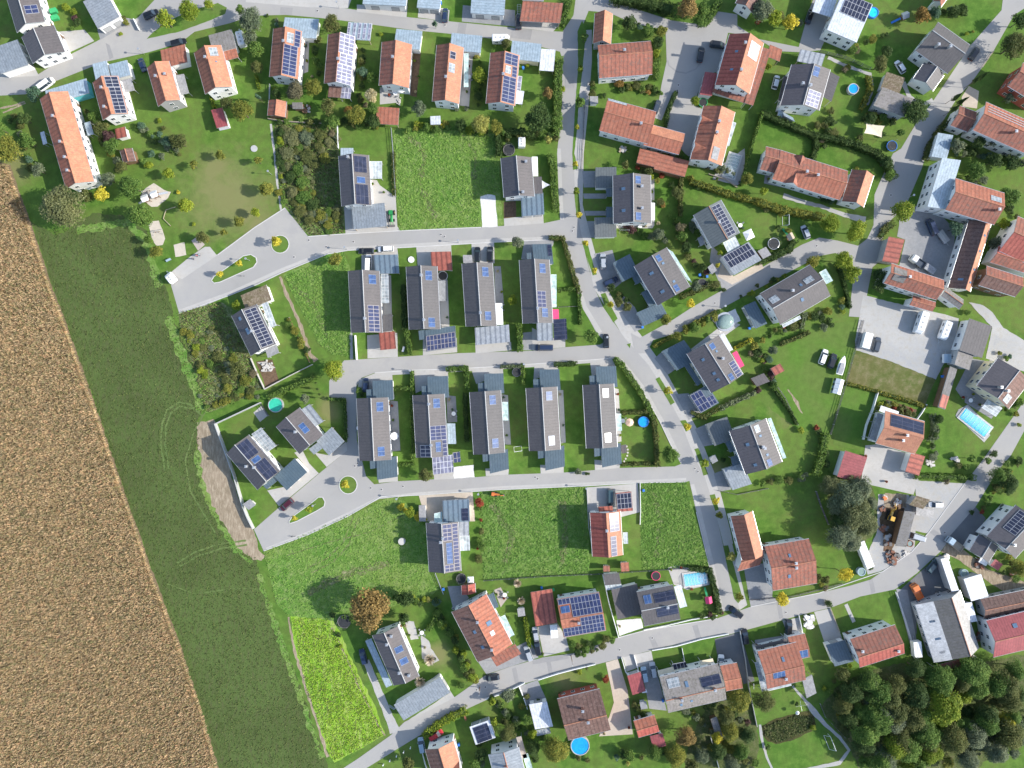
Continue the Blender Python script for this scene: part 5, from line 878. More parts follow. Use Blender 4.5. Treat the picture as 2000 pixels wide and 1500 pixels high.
gar("grey_metal", (-20, 95), (34, 77), (56, 127), "green-grey metal garage", 3.4, door=1)
gar("grey_metal", (162, 3), (191, 56), (234, 33), "grey metal garage", 3.8, door=1, slope=.2)
gar("blue_metal", (1840, 308), (1877, 313), (1847, 409), "long light blue metal-roofed house", 6.5, cat="house")
gar("blue_metal", (1832, 259), (1862, 264), (1848, 311), "light blue metal garage", 3.5)
gar("rust_metal", (1723, 510), (1736, 462), (1766, 468), "red ribbed garage", 4.0, wall="grey_wall", door=2)
gar("grey_tile", (1894, 622), (1938, 637), (1917, 699), "grey corrugated barn", 4.5, cat="barn", wall="white_wall")
gar("fibre_cement", (1873, 681), (1902, 692), (1892, 723), "mossy brown lean-to barn", 4.0, cat="barn", wall="grey_wall")
gar("fibre_cement", (1856, 715), (1870, 720), (1845, 800), "long narrow timber store", 2.8, cat="shed", wall="wood", items=[("rust_metal", .02, .98, .68, .98, "roof_patch")])
gar("crimson_metal", (1635, 931), (1651, 880), (1693, 893), "crimson flat garage", 3.6, wall="white_wall", door=2)
gar("rust_metal", (1768, 921), (1780, 883), (1806, 891), "pinkish ribbed garage", 3.4)
gar("sedum", (1776, 986), (1790, 968), (1816, 976), "flat gravel-roofed shed", 2.8, cat="shed", wall="grey_wall", inset=.2)
gar("pale_fibre", (1789, 1006), (1790, 990), (1823, 995), "pale flat-roofed garage", 2.8, wall="grey_wall")
gar("fibre_cement", (1749, 1066), (1767, 998), (1787, 1000), "long mossy timber shed", 3.4, cat="shed", wall="wood")
gar("sedum", (470, 577), (520, 556), (531, 586), "flat-roofed white garage with sedum roof", 3.4, rim="white_paint")
gar("flat_grey", (1480, 490), (1496, 482), (1506, 498), "pale square garden shed", 2.4, cat="shed", wall="wood")
gar("dark_tile", (1467, 739), (1492, 729), (1503, 745), "dark-roofed garden shed", 2.7, cat="shed", wall="wood")
gar("rust_metal", (1505, 720), (1524, 710), (1532, 724), "pinkish garden shed", 2.6, cat="shed", wall="pale_wood")
gar("white_metal", (917, 1420), (956, 1406), (968, 1440), "white flat garage with dark solar field", 3.0, items=[("pv_black", .12, .85, .1, .97)], door=0)
gable("shed", "red_tile", (901, 1143), (928, 1139), (929, 1158), 2.4, 3.4, wall="wood", windows=False, over=(.2, .2), cat="shed", label="small crimson garden shed beside the white hot tub and trampoline")
gar("flat_grey", (474, 985), (488, 975), (500, 986), "small grey-roofed garden house", 2.6, cat="shed", wall="white_wall", inset=.6)
gar("flat_grey", (1386, 894), (1397, 888), (1402, 900), "small grey garden shed", 2.3, cat="shed")
gar("dark_tile", (1213, 870), (1223, 868), (1224, 884), "small dark bike shed", 2.2, cat="shed", wall="wood")
gar("flat_grey", (1382, 522), (1392, 514), (1400, 528), "small grey garden cabin", 2.4, cat="shed")
gar("fibre_cement", (1388, 1405), (1400, 1400), (1412, 1440), "narrow weathered garden store", 2.6, cat="shed", wall="wood")
gar("flat_grey", (1249, 1372), (1262, 1370), (1265, 1383), "small glazed greenhouse", 2.2, cat="greenhouse", wall="white_wall")
gar("flat_grey", (1010, 1189), (1024, 1187), (1026, 1202), "pale grey tool shed", 2.2, cat="shed")
gar("white_metal", (1252, 1347), (1262, 1346), (1264, 1352), "small white store", 2.2, cat="shed")
gar("fibre_cement", (570, 200), (590, 200), (592, 213), "low beige garden shed", 2.2, cat="shed", wall="wood")
gar("white_metal", (840, 227), (860, 226), (861, 243), "white garden shed", 2.3, cat="shed")
gar("flat_grey", (1152, 188), (1168, 188), (1168, 203), "pale grey garden shed", 2.3, cat="shed")
gar("blue_metal", (1528, 218), (1532, 226), (1552, 238), "low dark trailer shelter", 2.2, cat="shed")
# ---------------------------------------------------------------- vegetation
rs = np.random.RandomState(11)
def leafquads(c, n, s, asp=1.4):
    """c centres (k,3), n normals (k,3), s sizes (k,)"""
    k = len(c); r = rs.normal(size=(k, 3)); n = n / (np.linalg.norm(n, axis=1, keepdims=True) + 1e-9)
    u = np.cross(n, r); u /= (np.linalg.norm(u, axis=1, keepdims=True) + 1e-9); v = np.cross(n, u)
    u = u * (s * 0.5 * asp)[:, None]; v = v * (s * 0.5)[:, None]
    return np.stack([c - u * .9 - v * .35, c + u * .1 - v, c + u - v * 0 , c + u * .05 + v], 1)
def crown(seed, nl, ls, lobes, kind='round'):
    global rs; rs = np.random.RandomState(seed); C = []; NR = []
    L = []
    for i in range(lobes):
        a = rs.uniform(0, 2 * math.pi); el = rs.uniform(-.5, 1.0); rr = rs.uniform(.38, .68)
        L.append((rr * math.cos(a) * math.sqrt(max(0, 1 - el * el * .8)), rr * math.sin(a) * math.sqrt(max(0, 1 - el * el * .8)), el * .58, rs.uniform(.24, .44)))
    L.append((0, 0, 0.1, .58)); tot = sum(l[3] ** 2 for l in L)
    for (x, y, z, r) in L:
        k = int(nl * r * r / tot); d = rs.normal(size=(k, 3)); d /= np.linalg.norm(d, axis=1, keepdims=True)
        d[:, 2] = np.where(d[:, 2] < -.4, -d[:, 2], d[:, 2])
        rad = r * (1 + rs.uniform(-.35, .16, size=(k, 1)) + .12 * np.sin(d[:, :1] * 9 + seed) * np.cos(d[:, 1:2] * 8))
        C.append(np.array([x, y, z]) + d * rad); NR.append(d * .9 + rs.normal(size=(k, 3)) * .55 + np.array([0, 0, .35]))
    C = np.concatenate(C); NR = np.concatenate(NR); m = np.linalg.norm(C[:, :2], axis=1).max(); C[:, :2] /= m / 1.04
    if kind == 'cone':
        zz = (C[:, 2] + 1) / 2; C[:, :2] *= (1.15 - zz)[:, None].clip(.12, 1)
    if kind == 'willow':
        C[:, 2] -= (np.linalg.norm(C[:, :2], axis=1) ** 2) * .5
    return quads("crown", leafquads(C, NR, ls * rs.uniform(.6, 1.35, size=len(C))), [M["leaf_green"]])
CR = {'S': [crown(i, 420, .21, 6) for i in (1, 2, 3)], 'M': [crown(i, 1300, .125, 11) for i in (4, 5, 6, 7)], 'L': [crown(i, 3600, .08, 20) for i in (8, 9, 10, 11)],
      'C': [crown(i, 700, .15, 7, 'cone') for i in (12, 13)], 'W': [crown(i, 6500, .055, 26, 'willow') for i in (14, 15)]}
TRK = []
for sd_ in (1, 2, 3):
    r_ = random.Random(sd_); mb = MB(); mb.tube((0, 0, 0), (r_.uniform(-.04, .04), r_.uniform(-.04, .04), .5), .055, 8, r2=.036)
    for i in range(7):
        a = i * 2.4 + r_.random(); rr = r_.uniform(.3, .62); mb.tube((0, 0, r_.uniform(.34, .5)), (rr * math.cos(a), rr * math.sin(a), r_.uniform(.6, .9)), .026, 6, r2=.008)
    TRK.append(mb.me("trunk", [M["bark"]]))
def setmat(o, m):
    o.material_slots[0].link = 'OBJECT'; o.material_slots[0].material = m
CN = dict(green="green", dark="dark green", olive="olive green", pale="pale grey-green", lime="yellow-green", gold="golden yellow", golive="yellowing olive", orange="orange autumn", autumn="golden-brown autumn", silver="silvery", bluegreen="blue-green", brown="bare brownish", red="reddish", purple="dark purple", cream="creamy", lemon="lemon yellow")
def size_word(r): return "tiny" if r < 7 else "small" if r < 12 else "medium" if r < 19 else "large" if r < 30 else "huge"
def tree(x, y, r, col, kind=None, hf=1.0, label=None, group=None, desc=None):
    r *= 1.1 if x > 1600 and y > 900 else 1.0; R = r * S; Ht = (2.2 + 1.5 * R) * hf; vz = Ht * .40; zc = Ht - vz * .92; p = P(x, y, zc)
    R = R * (H - zc) / H * 1.05
    if kind is None and R > 2.8 and (y > 1290 or (x > 1600 and y > 900)): kind = 'W'
    k = kind or ('S' if R < 1.5 else 'M' if R < 2.9 else 'L'); i = RND.randrange(len(CR[k]))
    root = add("tree", None, None, (p.x, p.y, 0), RND.uniform(0, 6.28))
    c = add("crown", CR[k][i], root, (0, 0, zc)); c.scale = (R, R * RND.uniform(.9, 1.1), vz * (1.25 if k == 'C' else 1)); setmat(c, M["leaf_" + col])
    t = add("trunk", TRK[RND.randrange(3)], root); t.scale = (R * .85 + .3, R * .85 + .3, Ht * .95)
    d = desc or f"{size_word(r)} {CN[col]} {'conical tree' if k == 'C' else 'tree'}"
    if label: tag(root, label, "tree", group); USED.add(label)
    else: autolabel(root, d, "tree", x, y, group)
    return root
SHQ = []
def shrub(x, y, r, col, hf=1.0, desc=None, kind=None, group=None): SHQ.append((x, y, r, col, hf, desc))
def make_shrubs():
    SHQ.sort(key=lambda t: -t[2]); MV, MI = [], []; cols = sorted({t[3] for t in SHQ})
    for n, (x, y, r, col, hf, desc) in enumerate(SHQ):
        hf *= .6 if (535 < x < 662 and 240 < y < 460) or (345 < x < 512 and 610 < y < 800) else 1
        R = r * S; hz = min(R * .75, 1.6) * hf; p = P(x, y, hz); k = 'S' if R < 1.3 or n >= 280 else 'M'; me = CR[k][RND.randrange(len(CR[k]))]; a = RND.uniform(0, 6.28); sy = RND.uniform(.85, 1.15)
        if n < 280:
            o = add("shrub", me, None, (p.x, p.y, hz * .9), a); o.scale = (R, R * sy, hz); setmat(o, M["leaf_" + col]); autolabel(o, desc or f"{size_word(r)} {CN[col]} shrub", "shrub", x, y)
        else:
            co = np.empty(len(me.vertices) * 3, np.float32); me.vertices.foreach_get("co", co); co = co.reshape(-1, 3) * (R, R * sy, hz)
            q = np.stack([co[:, 0] * math.cos(a) - co[:, 1] * math.sin(a) + p.x, co[:, 0] * math.sin(a) + co[:, 1] * math.cos(a) + p.y, co[:, 2] + hz * .9], 1).reshape(-1, 4, 3)
            MV.append(q); MI.append(np.full(len(q), cols.index(col)))
    tag(add("small_shrubs", quads("small_shrubs", np.concatenate(MV), [M["leaf_" + c] for c in cols], np.concatenate(MI))), kind="stuff")
VERGE = [(1141, 74, 9, "green"), (1133, 136, 7, "lime"), (1133, 202, 11, "green"), (1128, 248, 5, "gold"), (1124, 321, 6, "gold"), (1126, 374, 8, "lime"), (1130, 420, 7, "gold"), (1144, 475, 7, "gold"), (1161, 528, 7, "gold"), (1193, 595, 7, "gold"),
         (1305, 764, 9, "gold"), (1341, 833, 8, "gold"), (1376, 905, 9, "lime"), (1399, 978, 8, "gold"), (1405, 1006, 8, "golive"), (1427, 1087, 10, "lemon"), (1443, 1164, 9, "golive")]
OW = ["topmost", "second", "third", "fourth", "fifth", "sixth", "seventh", "eighth", "ninth", "tenth", "eleventh", "twelfth", "thirteenth", "fourteenth", "fifteenth", "sixteenth", "lowest"]
for i, (x, y, r, c) in enumerate(VERGE): tree(x, y, r, c, 'S', 1.0, label=f"{OW[i]} small {CN[c]} tree in the verge along the central street" + ("" if i in (0, 16) else ", counted from the top"), group="street trees in the verge of the central street")
ISLT = [(548 - 8, 473, 11, "gold", "golden tree on the round island of the upper turning place"), (467, 515, 7, "gold", "orange-gold tree in the middle of the upper teardrop island"), (429, 535, 7, "gold", "golden tree at the pointed end of the upper teardrop island"),
        (674, 947, 10, "gold", "golden tree on the round island of the lower turning place"), (604, 993, 9, "lime", "yellow-green tree in the middle of the lower teardrop island"), (575, 1012, 6, "gold", "golden tree at the pointed end of the lower teardrop island")]
for x, y, r, c, l in ISLT: tree(x, y, r, c, 'S', label=l)
TREES = """1301 624 12 golive;1322 656 10 golive;1620 436 20 lime;1672 450 22 lime;1648 508 19 lime;1662 536 17 lime;1760 412 25 lime;1588 512 14 golive;324 40 18 lime;368 22 22 lime;408 10 10 lime;490 40 24 silver;490 75 16 silver;500 98 18 green;
502 132 13 olive;474 218 23 golive;443 203 14 olive;575 180 22 brown;612 172 19 golive;650 48 20 olive;540 183 10 dark;708 140 11 bluegreen;728 152 12 green;726 188 14 cream;728 212 12 green;728 236 14 dark;696 224 20 golive;640 210 16 olive;650 236 14 green;819 212 16 silver;936 148 15 lime;938 242 20 lemon;970 248 14 golive;1050 230 28 dark;1070 182 12 autumn;
1071 274 9 lemon;988 86 11 olive;900 244 12 dark;1088 240 14 green;66 184 16 bluegreen;46 232 14 dark;54 278 16 green;16 292 26 golive;0 252 14 green;186 228 12 green;200 252 16 olive;214 268 14 purple;218 286 16 green;350 276 20 olive;328 276 12 bluegreen;120 400 46 pale;256 364 25 green;276 418 27 green;198 380 16 gold;168 382 14 olive;212 350 14 silver;236 326 12 olive;329 338 12 lime;378 323 9 golive;363 402 16 lime;291 468 10 green;304 492 13 golive;396 464 13 olive;74 332 14 silver;
431 305 10 golive;504 314 9 golive;521 370 15 golive;500 415 10 lime;467 434 12 golive;438 454 8 golive;404 468 8 golive;656 508 14 golive;462 596 10 lime;654 720 24 lime;464 718 16 olive;596 778 11 silver;1309 887 19 green;1155 657 16 green;832 929 14 olive;802 1000 11 lime;1010 474 13 silver;1002 586 10 lime;725 1189 42 autumn;791 1166 18 dark;789 1207 13 dark;
797 1490 13 olive;991 1357 14 silver;961 1370 8 lime;1031 1404 11 green;991 1433 20 olive;1040 1433 10 lime;927 1492 13 green;941 1472 14 dark;966 1409 9 lime;1086 1466 27 golive;1040 1462 18 dark;1230 1476 12 green;1338 1440 24 autumn;1280 1472 18 green;1320 1478 24 golive;1444 1372 26 golive;1492 1370 23 olive;1428 1430 21 golive;1460 1436 20 dark;1644 1316 13 olive;1698 1334 22 dark;1790 1306 22 dark;
1716 1400 28 green;1748 1390 28 olive;1703 1420 24 green;1844 1385 38 lime;1865 1444 30 olive;1967 1408 17 gold;1820 1468 24 lime;1760 1450 26 olive;1724 1486 26 green;1904 1438 26 silver;1790 1360 28 dark;1910 1345 24 green;1955 1336 26 green;1988 1354 20 dark;1880 1330 22 olive;1664 1354 22 dark;1646 1381 18 olive;1700 1356 18 olive;1658 1402 18 dark;1688 1452 22 dark;1950 1471 24 silver;1892 1484 22 silver;1800 1420 24 dark;1830 1320 20 green;1930 1400 22 dark;1985 1440 20 silver;1790 1495 22 green;1985 1310 22 green;1905 1300 18 dark;1750 1340 22 olive;
1620 948 18 pale;1656 970 30 silver;1682 956 26 silver;1672 1004 33 pale;1646 1042 27 silver;1666 1058 22 silver;1692 1024 24 pale;1526 1170 15 gold;1340 18 24 autumn;1372 16 14 green;1368 40 14 green;1230 46 16 dark;1268 62 12 green;1292 62 12 golive;1286 82 12 dark;1284 104 8 lime;1280 128 8 green;1282 152 9 green;1488 20 23 silver;1512 34 18 lime;1544 46 15 gold;1480 44 7 red;1357 198 10 lime;1500 132 7 lime;
1800 30 17 orange;1826 26 12 bluegreen;1864 24 12 dark;1878 18 10 dark;1720 124 19 olive;1730 102 12 dark;1786 218 26 dark;1980 88 28 olive;1992 40 18 dark;1970 192 10 silver;1868 284 16 silver;1758 260 9 green;1700 232 12 dark;1910 280 14 dark;1940 278 12 olive;1730 318 13 dark;1738 342 11 green;1906 336 20 green;1970 384 20 green;1940 316 16 dark;1976 316 16 dark;1866 446 15 bluegreen;1960 436 12 lime;1944 474 12 silver;
1718 540 15 dark;1716 560 14 dark;1328 444 12 brown;1332 462 12 green;1340 484 12 dark;1322 376 14 olive;1460 350 13 golive;1490 374 9 lime;1286 458 13 silver;1266 336 9 olive;1222 322 9 olive;1358 560 11 silver;1402 518 5 gold;1406 494 6 lime;1348 592 9 gold;1208 590 10 olive;1510 684 10 silver;1472 676 9 golive;1970 942 22 dark;1950 930 18 green;1990 1110 18 golive;1896 896 9 green;1984 1010 8 dark;850 48 6 bluegreen;556 1366 1 green;1612 1132 9 olive;1740 1500 14 green;470 20 10 green"""
TREES = [t.split() for t in TREES.replace("\n", "").split(";") if t.strip()]
for x, y, r, c in TREES:
    if float(r) < 3: continue
    tree(float(x), float(y), float(r), c, 'W' if (c == "pale" and float(r) > 25) else None)
_rf = random.Random(5)
for i in range(46):
    for _ in range(40):
        x, y = _rf.uniform(1640, 1995), _rf.uniform(1300, 1495)
        if y > 1560 - (x - 1640) * .12 or x < 1640 + (y - 1340) * .2 or (x > 1900 and y > 1480 - (x - 1900) * .5): continue
        if 1500 - y > 0 and not (x < 1790 and y < 1330): break
    tree(x, y, _rf.choice((13, 18, 24, 28)), _rf.choice(("green", "green", "olive", "green", "olive", "lime", "silver")))
for x, y, r, c in ((1634, 990, 18, "silver"), (1700, 985, 16, "silver"), (1640, 1018, 20, "dark"), (1658, 1030, 20, "silver"), (1690, 1000, 20, "dark"), (1664, 944, 14, "pale"), (1420, 1400, 18, "olive"), (1400, 1470, 20, "dark"), (1372, 1476, 18, "silver"), (1448, 1470, 18, "green"), (1430, 1498, 18, "silver"), (1350, 1495, 16, "olive"), (1400, 1440, 12, "gold")): tree(x, y, r, c)
tree(1648, 1120, 13, "gold", 'M', 1.5, desc="tall slim golden tree"); tree(505, 190, 7, "bluegreen", 'C', 1.6)
for x, y in ((1904, 158), (1916, 150), (1878, 198), (1862, 214), (1866, 190)): tree(x, y, 8, "dark", 'C', 1.9, desc="tall dark columnar conifer")
for x, y in ((612, 736), (616, 748), (620, 760), (624, 770), (628, 778)): tree(x, y, 4, "dark", 'C', 1.2, desc="slim young conifer")
SH = """570 270 20 pale;598 268 16 silver;624 262 15 olive;560 300 16 pale;600 306 18 olive;584 330 15 green;566 346 14 dark;590 356 15 green;612 318 14 olive;570 376 14 pale;594 386 16 green;612 400 15 dark;586 412 13 olive;624 285 12 olive;634 310 12 golive;604 430 12 olive;648 262 8 brown;628 420 12 golive;640 440 11 golive;656 420 10 olive;
400 730 9 lime;382 678 9 lime;424 696 12 olive;480 744 13 golive;444 758 12 golive;410 712 10 green;432 726 9 olive;456 700 11 golive;440 742 10 olive;494 730 9 brown;470 762 9 green;450 780 8 olive;462 770 8 green;
861 1206 9 dark;870 1220 9 green;881 1234 9 green;888 1247 9 golive;904 1278 10 lime;913 1292 9 olive;920 1312 10 olive;929 1328 9 golive;900 1338 9 green;852 1175 10 bluegreen;838 1172 7 lemon;820 1178 8 dark;700 762 7 green;706 770 6 dark;892 212 6 silver;912 212 6 silver;992 273 6 olive;1184 1326 9 red;1132 1312 6 lime;1146 1304 5 olive;1564 840 8 lime;1594 836 7 red;1185 905 4 dark;1024 585 5 dark;
1118 1258 9 green;1130 1262 8 olive;1150 1255 7 dark;1184 1248 9 olive;1196 1250 8 green;1490 945 8 green;1504 942 8 olive;1520 940 8 dark;1540 938 9 olive;1568 934 8 silver;1488 915 6 lime;1412 898 6 dark;1508 738 7 dark;1480 762 9 purple;1466 690 8 brown;1494 696 8 dark;1502 702 9 bluegreen;1488 704 7 lime;1510 744 8 bluegreen;
1370 1202 8 dark;1386 1200 7 purple;1408 1195 7 purple;1392 1206 7 dark;1130 921 8 silver;1146 925 4 dark;1150 925 3 dark;970 1212 5 lime;982 1211 5 lime;1016 1210 4 green;992 1207 4 green;1094 1358 6 dark;1114 1356 7 dark;1134 1354 7 dark;1248 1352 5 green;1254 1398 6 dark;1240 1386 5 dark;1266 1398 5 dark;
1618 1180 9 dark;1612 1148 8 brown;1694 1094 7 green;1700 1108 7 dark;1848 940 8 brown;1860 930 7 dark;1872 908 8 olive;1886 912 8 green;1952 690 6 golive;1966 700 7 green;1972 696 6 bluegreen;1980 794 7 olive;1984 808 7 golive;1990 830 6 lime;1748 790 8 golive;1764 796 7 olive;1778 802 6 red;1736 788 7 silver;1784 808 6 olive;1720 790 8 lime;1726 798 7 dark;
1504 1094 7 dark;1598 1126 8 olive;1604 1140 8 golive;1400 334 6 olive;1280 330 8 golive;1246 328 6 red;1292 344 7 red;1256 336 9 olive;1270 344 8 lime;1284 352 7 golive;1312 362 8 dark;1350 350 8 golive;1364 362 8 dark;1272 374 5 lime;1290 394 9 olive;1280 396 8 dark;1296 400 6 orange;1286 436 5 cream;1414 566 5 dark;1398 566 6 dark;1502 570 6 dark;1518 546 6 golive;1532 538 6 lime;1540 452 8 golive;1520 446 7 dark;1496 410 8 olive;1526 416 9 golive;
1680 268 8 olive;1650 136 8 brown;1656 132 8 golive;1672 96 9 brown;1620 232 9 dark;1628 240 8 dark;1610 244 7 olive;1624 216 8 olive;1606 272 8 brown;1610 286 7 dark;1716 236 8 golive;1722 232 6 orange;1742 240 8 dark;1690 232 9 dark;1888 66 5 lime;1900 62 4 golive;1644 586 8 golive;1644 600 7 bluegreen;1624 634 7 dark;1646 608 6 lime;1620 626 8 dark;1608 640 9 silver;1604 620 9 dark;
1870 296 10 bluegreen;1880 300 10 silver;1890 610 7 green;1906 330 12 dark;1920 352 11 silver;1620 390 9 dark;1624 392 8 bluegreen;1608 386 9 dark;1694 338 7 bluegreen;1672 330 6 golive;1180 186 6 dark;1214 176 8 dark;1228 168 8 olive;1240 168 8 golive;1254 172 8 green;1268 170 8 olive;1280 176 8 dark;1208 164 6 orange;
738 520 4 green;1216 260 4 lime;700 1440 1 green;536 175 6 lime;540 48 6 bluegreen;540 40 5 silver;744 66 5 lime;752 1166 1 green;618 238 8 dark;600 238 7 olive;588 232 8 green;546 238 7 dark;560 236 8 green;714 206 7 brown;680 214 9 orange;660 238 7 lemon;744 66 1 green;866 118 4 dark;932 110 7 lemon;1005 150 1 green;1030 128 5 lime;870 240 8 golive;864 246 6 gold;1114 18 1 green;1098 175 7 lime;1082 206 6 green;1094 190 7 silver;
40 262 8 silver;30 240 7 green;20 236 8 dark;344 290 10 silver;300 276 8 dark;312 262 7 bluegreen;320 250 6 olive;312 236 6 lime;280 316 8 green;290 322 9 lime;296 300 9 bluegreen;316 306 8 silver;348 376 5 gold;378 438 5 lime;236 66 5 lime;240 36 7 olive;246 44 7 golive;144 24 9 lime;146 36 8 purple;152 44 9 dark;128 14 9 lime;142 56 7 green;230 90 1 green;
522 30 4 dark;664 1262 5 lime;662 1240 6 dark;1020 200 6 green;1066 1378 6 green;1052 1368 5 dark;1020 1380 8 golive;1028 1360 7 olive;1004 1352 7 dark;1046 1385 1 green;976 1376 8 dark;980 1390 7 green;986 1410 9 olive;1010 1420 8 dark;1000 1462 8 dark;950 1445 8 green;936 1452 8 dark;940 1490 10 silver;1046 1482 10 dark;1060 1440 8 green;1130 1480 7 olive;1148 1484 7 olive;1220 1472 12 dark;1204 1480 7 bluegreen;1226 1492 5 lemon;1252 1480 6 olive;
1350 1450 10 olive;1362 1470 10 green;1380 1480 9 brown;1390 1460 9 golive;1402 1450 9 orange;1412 1430 8 gold;1424 1402 8 green;1420 1386 8 golive;1436 1395 8 dark;1446 1404 7 silver;1380 1380 9 dark;1394 1374 8 dark;1460 1410 8 purple;1500 1460 7 green;1570 1424 1 green;1588 1422 7 lime;1476 1490 9 green;1440 1474 10 dark;1420 1480 10 silver;1452 1380 7 olive;1556 1375 5 dark;
1620 1350 7 green;1634 1358 9 dark;1610 1344 6 lime;1650 1420 12 olive;1668 1440 12 brown;1640 1400 9 golive;1700 1490 12 olive;1720 1350 12 dark;1740 1420 14 dark;1770 1480 12 golive;1780 1400 14 dark;1812 1350 14 dark;1850 1490 14 golive;1860 1346 12 olive;1940 1370 14 olive;1920 1420 12 golive;1940 1440 12 silver;1980 1470 12 silver;1972 1380 12 dark;1890 1390 14 dark;1650 1340 9 dark;1630 1330 6 olive;1660 1300 6 lime;
1970 960 10 dark;1930 900 8 green;1940 886 9 dark;1990 900 10 dark;1966 905 8 green;1918 1000 6 red;1946 950 10 olive;1960 990 8 silver;1898 1000 6 dark;1970 1088 8 golive;1976 1100 7 olive;1960 1118 6 dark;1984 1130 9 green;1986 1070 8 green"""
for t in SH.replace("\n", "").split(";"):
    x, y, r, c = t.split()
    if float(r) > 2: shrub(float(x), float(y), float(r), c)
# mixed shrub borders along the garden edges
ROWS = [((1155, 160), (1158, 200), 4, "green olive dark golive"), ((1206, 166), (1288, 178), 11, "golive green orange olive"), ((1220, 40), (1290, 60), 10, "dark green bluegreen"), ((1300, 300), (1440, 340), 14, "olive green golive silver"), ((618, 66), (622, 150), 8, "green dark olive"), ((712, 96), (704, 208), 12, "green olive dark bluegreen"),
 ((940, 112), (930, 210), 8, "green dark"), ((600, 234), (745, 246), 15, "olive green golive dark"), ((795, 250), (960, 256), 15, "green dark golive lime"), ((980, 262), (1084, 266), 12, "dark green olive"), ((172, 212), (232, 330), 14, "green dark olive golive silver"), ((30, 222), (62, 330), 10, "green bluegreen olive"), ((262, 244), (352, 300), 14, "silver green bluegreen olive"),
 ((1318, 432), (1346, 500), 9, "dark brown green olive"), ((1346, 500), (1400, 562), 9, "green purple olive dark"), ((1488, 662), (1620, 606), 16, "green olive dark silver golive"), ((1478, 684), (1514, 756), 10, "dark green bluegreen purple"), ((1600, 836), (1618, 925), 9, "green dark"), ((1866, 290), (1996, 322), 18, "dark green silver bluegreen"), ((1890, 350), (1990, 420), 14, "dark green silver olive"),
 ((1990, 900), (1925, 990), 12, "dark green golive olive"), ((852, 1184), (922, 1330), 20, "dark green golive lime olive"), ((960, 1362), (1040, 1445), 15, "green dark olive silver"), ((1240, 1372), (1300, 1470), 12, "green dark olive"), ((1340, 1384), (1470, 1500), 22, "golive olive green silver autumn"), ((1180, 1262), (1120, 1278), 8, "green olive dark"),
 ((1405, 470), (1300, 424), 10, "green silver"), ((1216, 440), (1300, 470), 10, "silver green purple"), ((1196, 556), (1232, 600), 6, "olive dark"), ((1330, 650), (1410, 610), 9, "green golive"), ((1440, 580), (1520, 545), 7, "olive dark lime"), ((1500, 936), (1580, 928), 8, "green silver dark"), ((1728, 790), (1790, 812), 9, "olive red golive silver"), ((1830, 812), (1822, 900), 9, "silver dark green"),
 ((1950, 800), (1990, 780), 5, "golive green"), ((1750, 236), (1690, 226), 7, "dark golive green"), ((1600, 240), (1630, 260), 6, "dark olive"), ((1660, 100), (1740, 60), 7, "green golive dark"), ((1840, 20), (1890, 30), 6, "dark bluegreen"), ((1500, 20), (1560, 50), 8, "green gold olive silver"), ((420, 1000), (424, 1004), 0, "green"), ((546, 250), (556, 400), 12, "green dark lime"), ((560, 620), (604, 700), 8, "golive green dark"),
 ((360, 640), (400, 740), 8, "lime olive golive"), ((402, 800), (500, 764), 9, "olive golive green"), ((776, 990), (830, 1010), 4, "green gold"), ((940, 980), (938, 1100), 8, "olive red green"), ((770, 1170), (850, 1176), 9, "dark green lime"), ((700, 1215), (650, 1200), 5, "green dark")]
_rg = random.Random(21)
for (a, b, n, cs) in ROWS:
    cs = cs.split()
    for i in range(n):
        t = (i + _rg.uniform(.1, .9)) / n; shrub(a[0] + (b[0] - a[0]) * t + _rg.uniform(-5, 5), a[1] + (b[1] - a[1]) * t + _rg.uniform(-5, 5), _rg.uniform(4, 11), _rg.choice(cs), hf=_rg.uniform(.7, 1.5))
for i in range(120):
    x, y = _rg.uniform(542, 664), _rg.uniform(246, 452)
    if (x > 618 and 300 < y < 400) or y > 380 + (x - 548) * .9: continue
    shrub(x, y, _rg.uniform(5, 11), _rg.choice(("pale", "green", "olive", "silver", "golive", "pale")), hf=.8)
for i in range(60): shrub(_rg.uniform(380, 505), _rg.uniform(640, 780), _rg.uniform(4, 8), _rg.choice(("pale", "green", "olive", "silver")), hf=.7)
make_shrubs()
# pampas grass
def pampas(x, y, r):
    p = P(x, y, 1.6); k = 130; a = rs.uniform(0, 6.28, k); el = rs.uniform(.35, 1.5, k); d = np.stack([np.cos(a) * np.cos(el), np.sin(a) * np.cos(el), np.sin(el)], 1)
    R = r * S; V = []; 
    for i in range(k):
        b = d[i] * R * .25; e = d[i] * np.array([R * 1.1, R * 1.1, 2.6]); s = np.cross(d[i], [0, 0, 1.0]); s = s / (np.linalg.norm(s) + 1e-6) * .13
        m_ = b * .4 + e * .6; V.append([b, m_ + s, e, m_ - s])
    o = add("pampas_grass", quads("pampas_grass", np.array(V), [M["pampas"], M["pampas_b"]], rs.randint(0, 2, k)), None, (p.x, p.y, .1))
    shrubm = add("leaf_tuft", CR['S'][0], o, (0, 0, .4)); shrubm.scale = (R * .6, R * .6, .7); setmat(shrubm, M["leaf_silver"])
    autolabel(o, "cream plumed pampas grass clump", "ornamental grass", x, y, "pampas grass clumps in the lower gardens")
for a in ((839, 1290, 13), (820, 1334, 12), (1011, 1140, 9), (1018, 1174, 9), (826, 1366, 8)): pampas(*a)
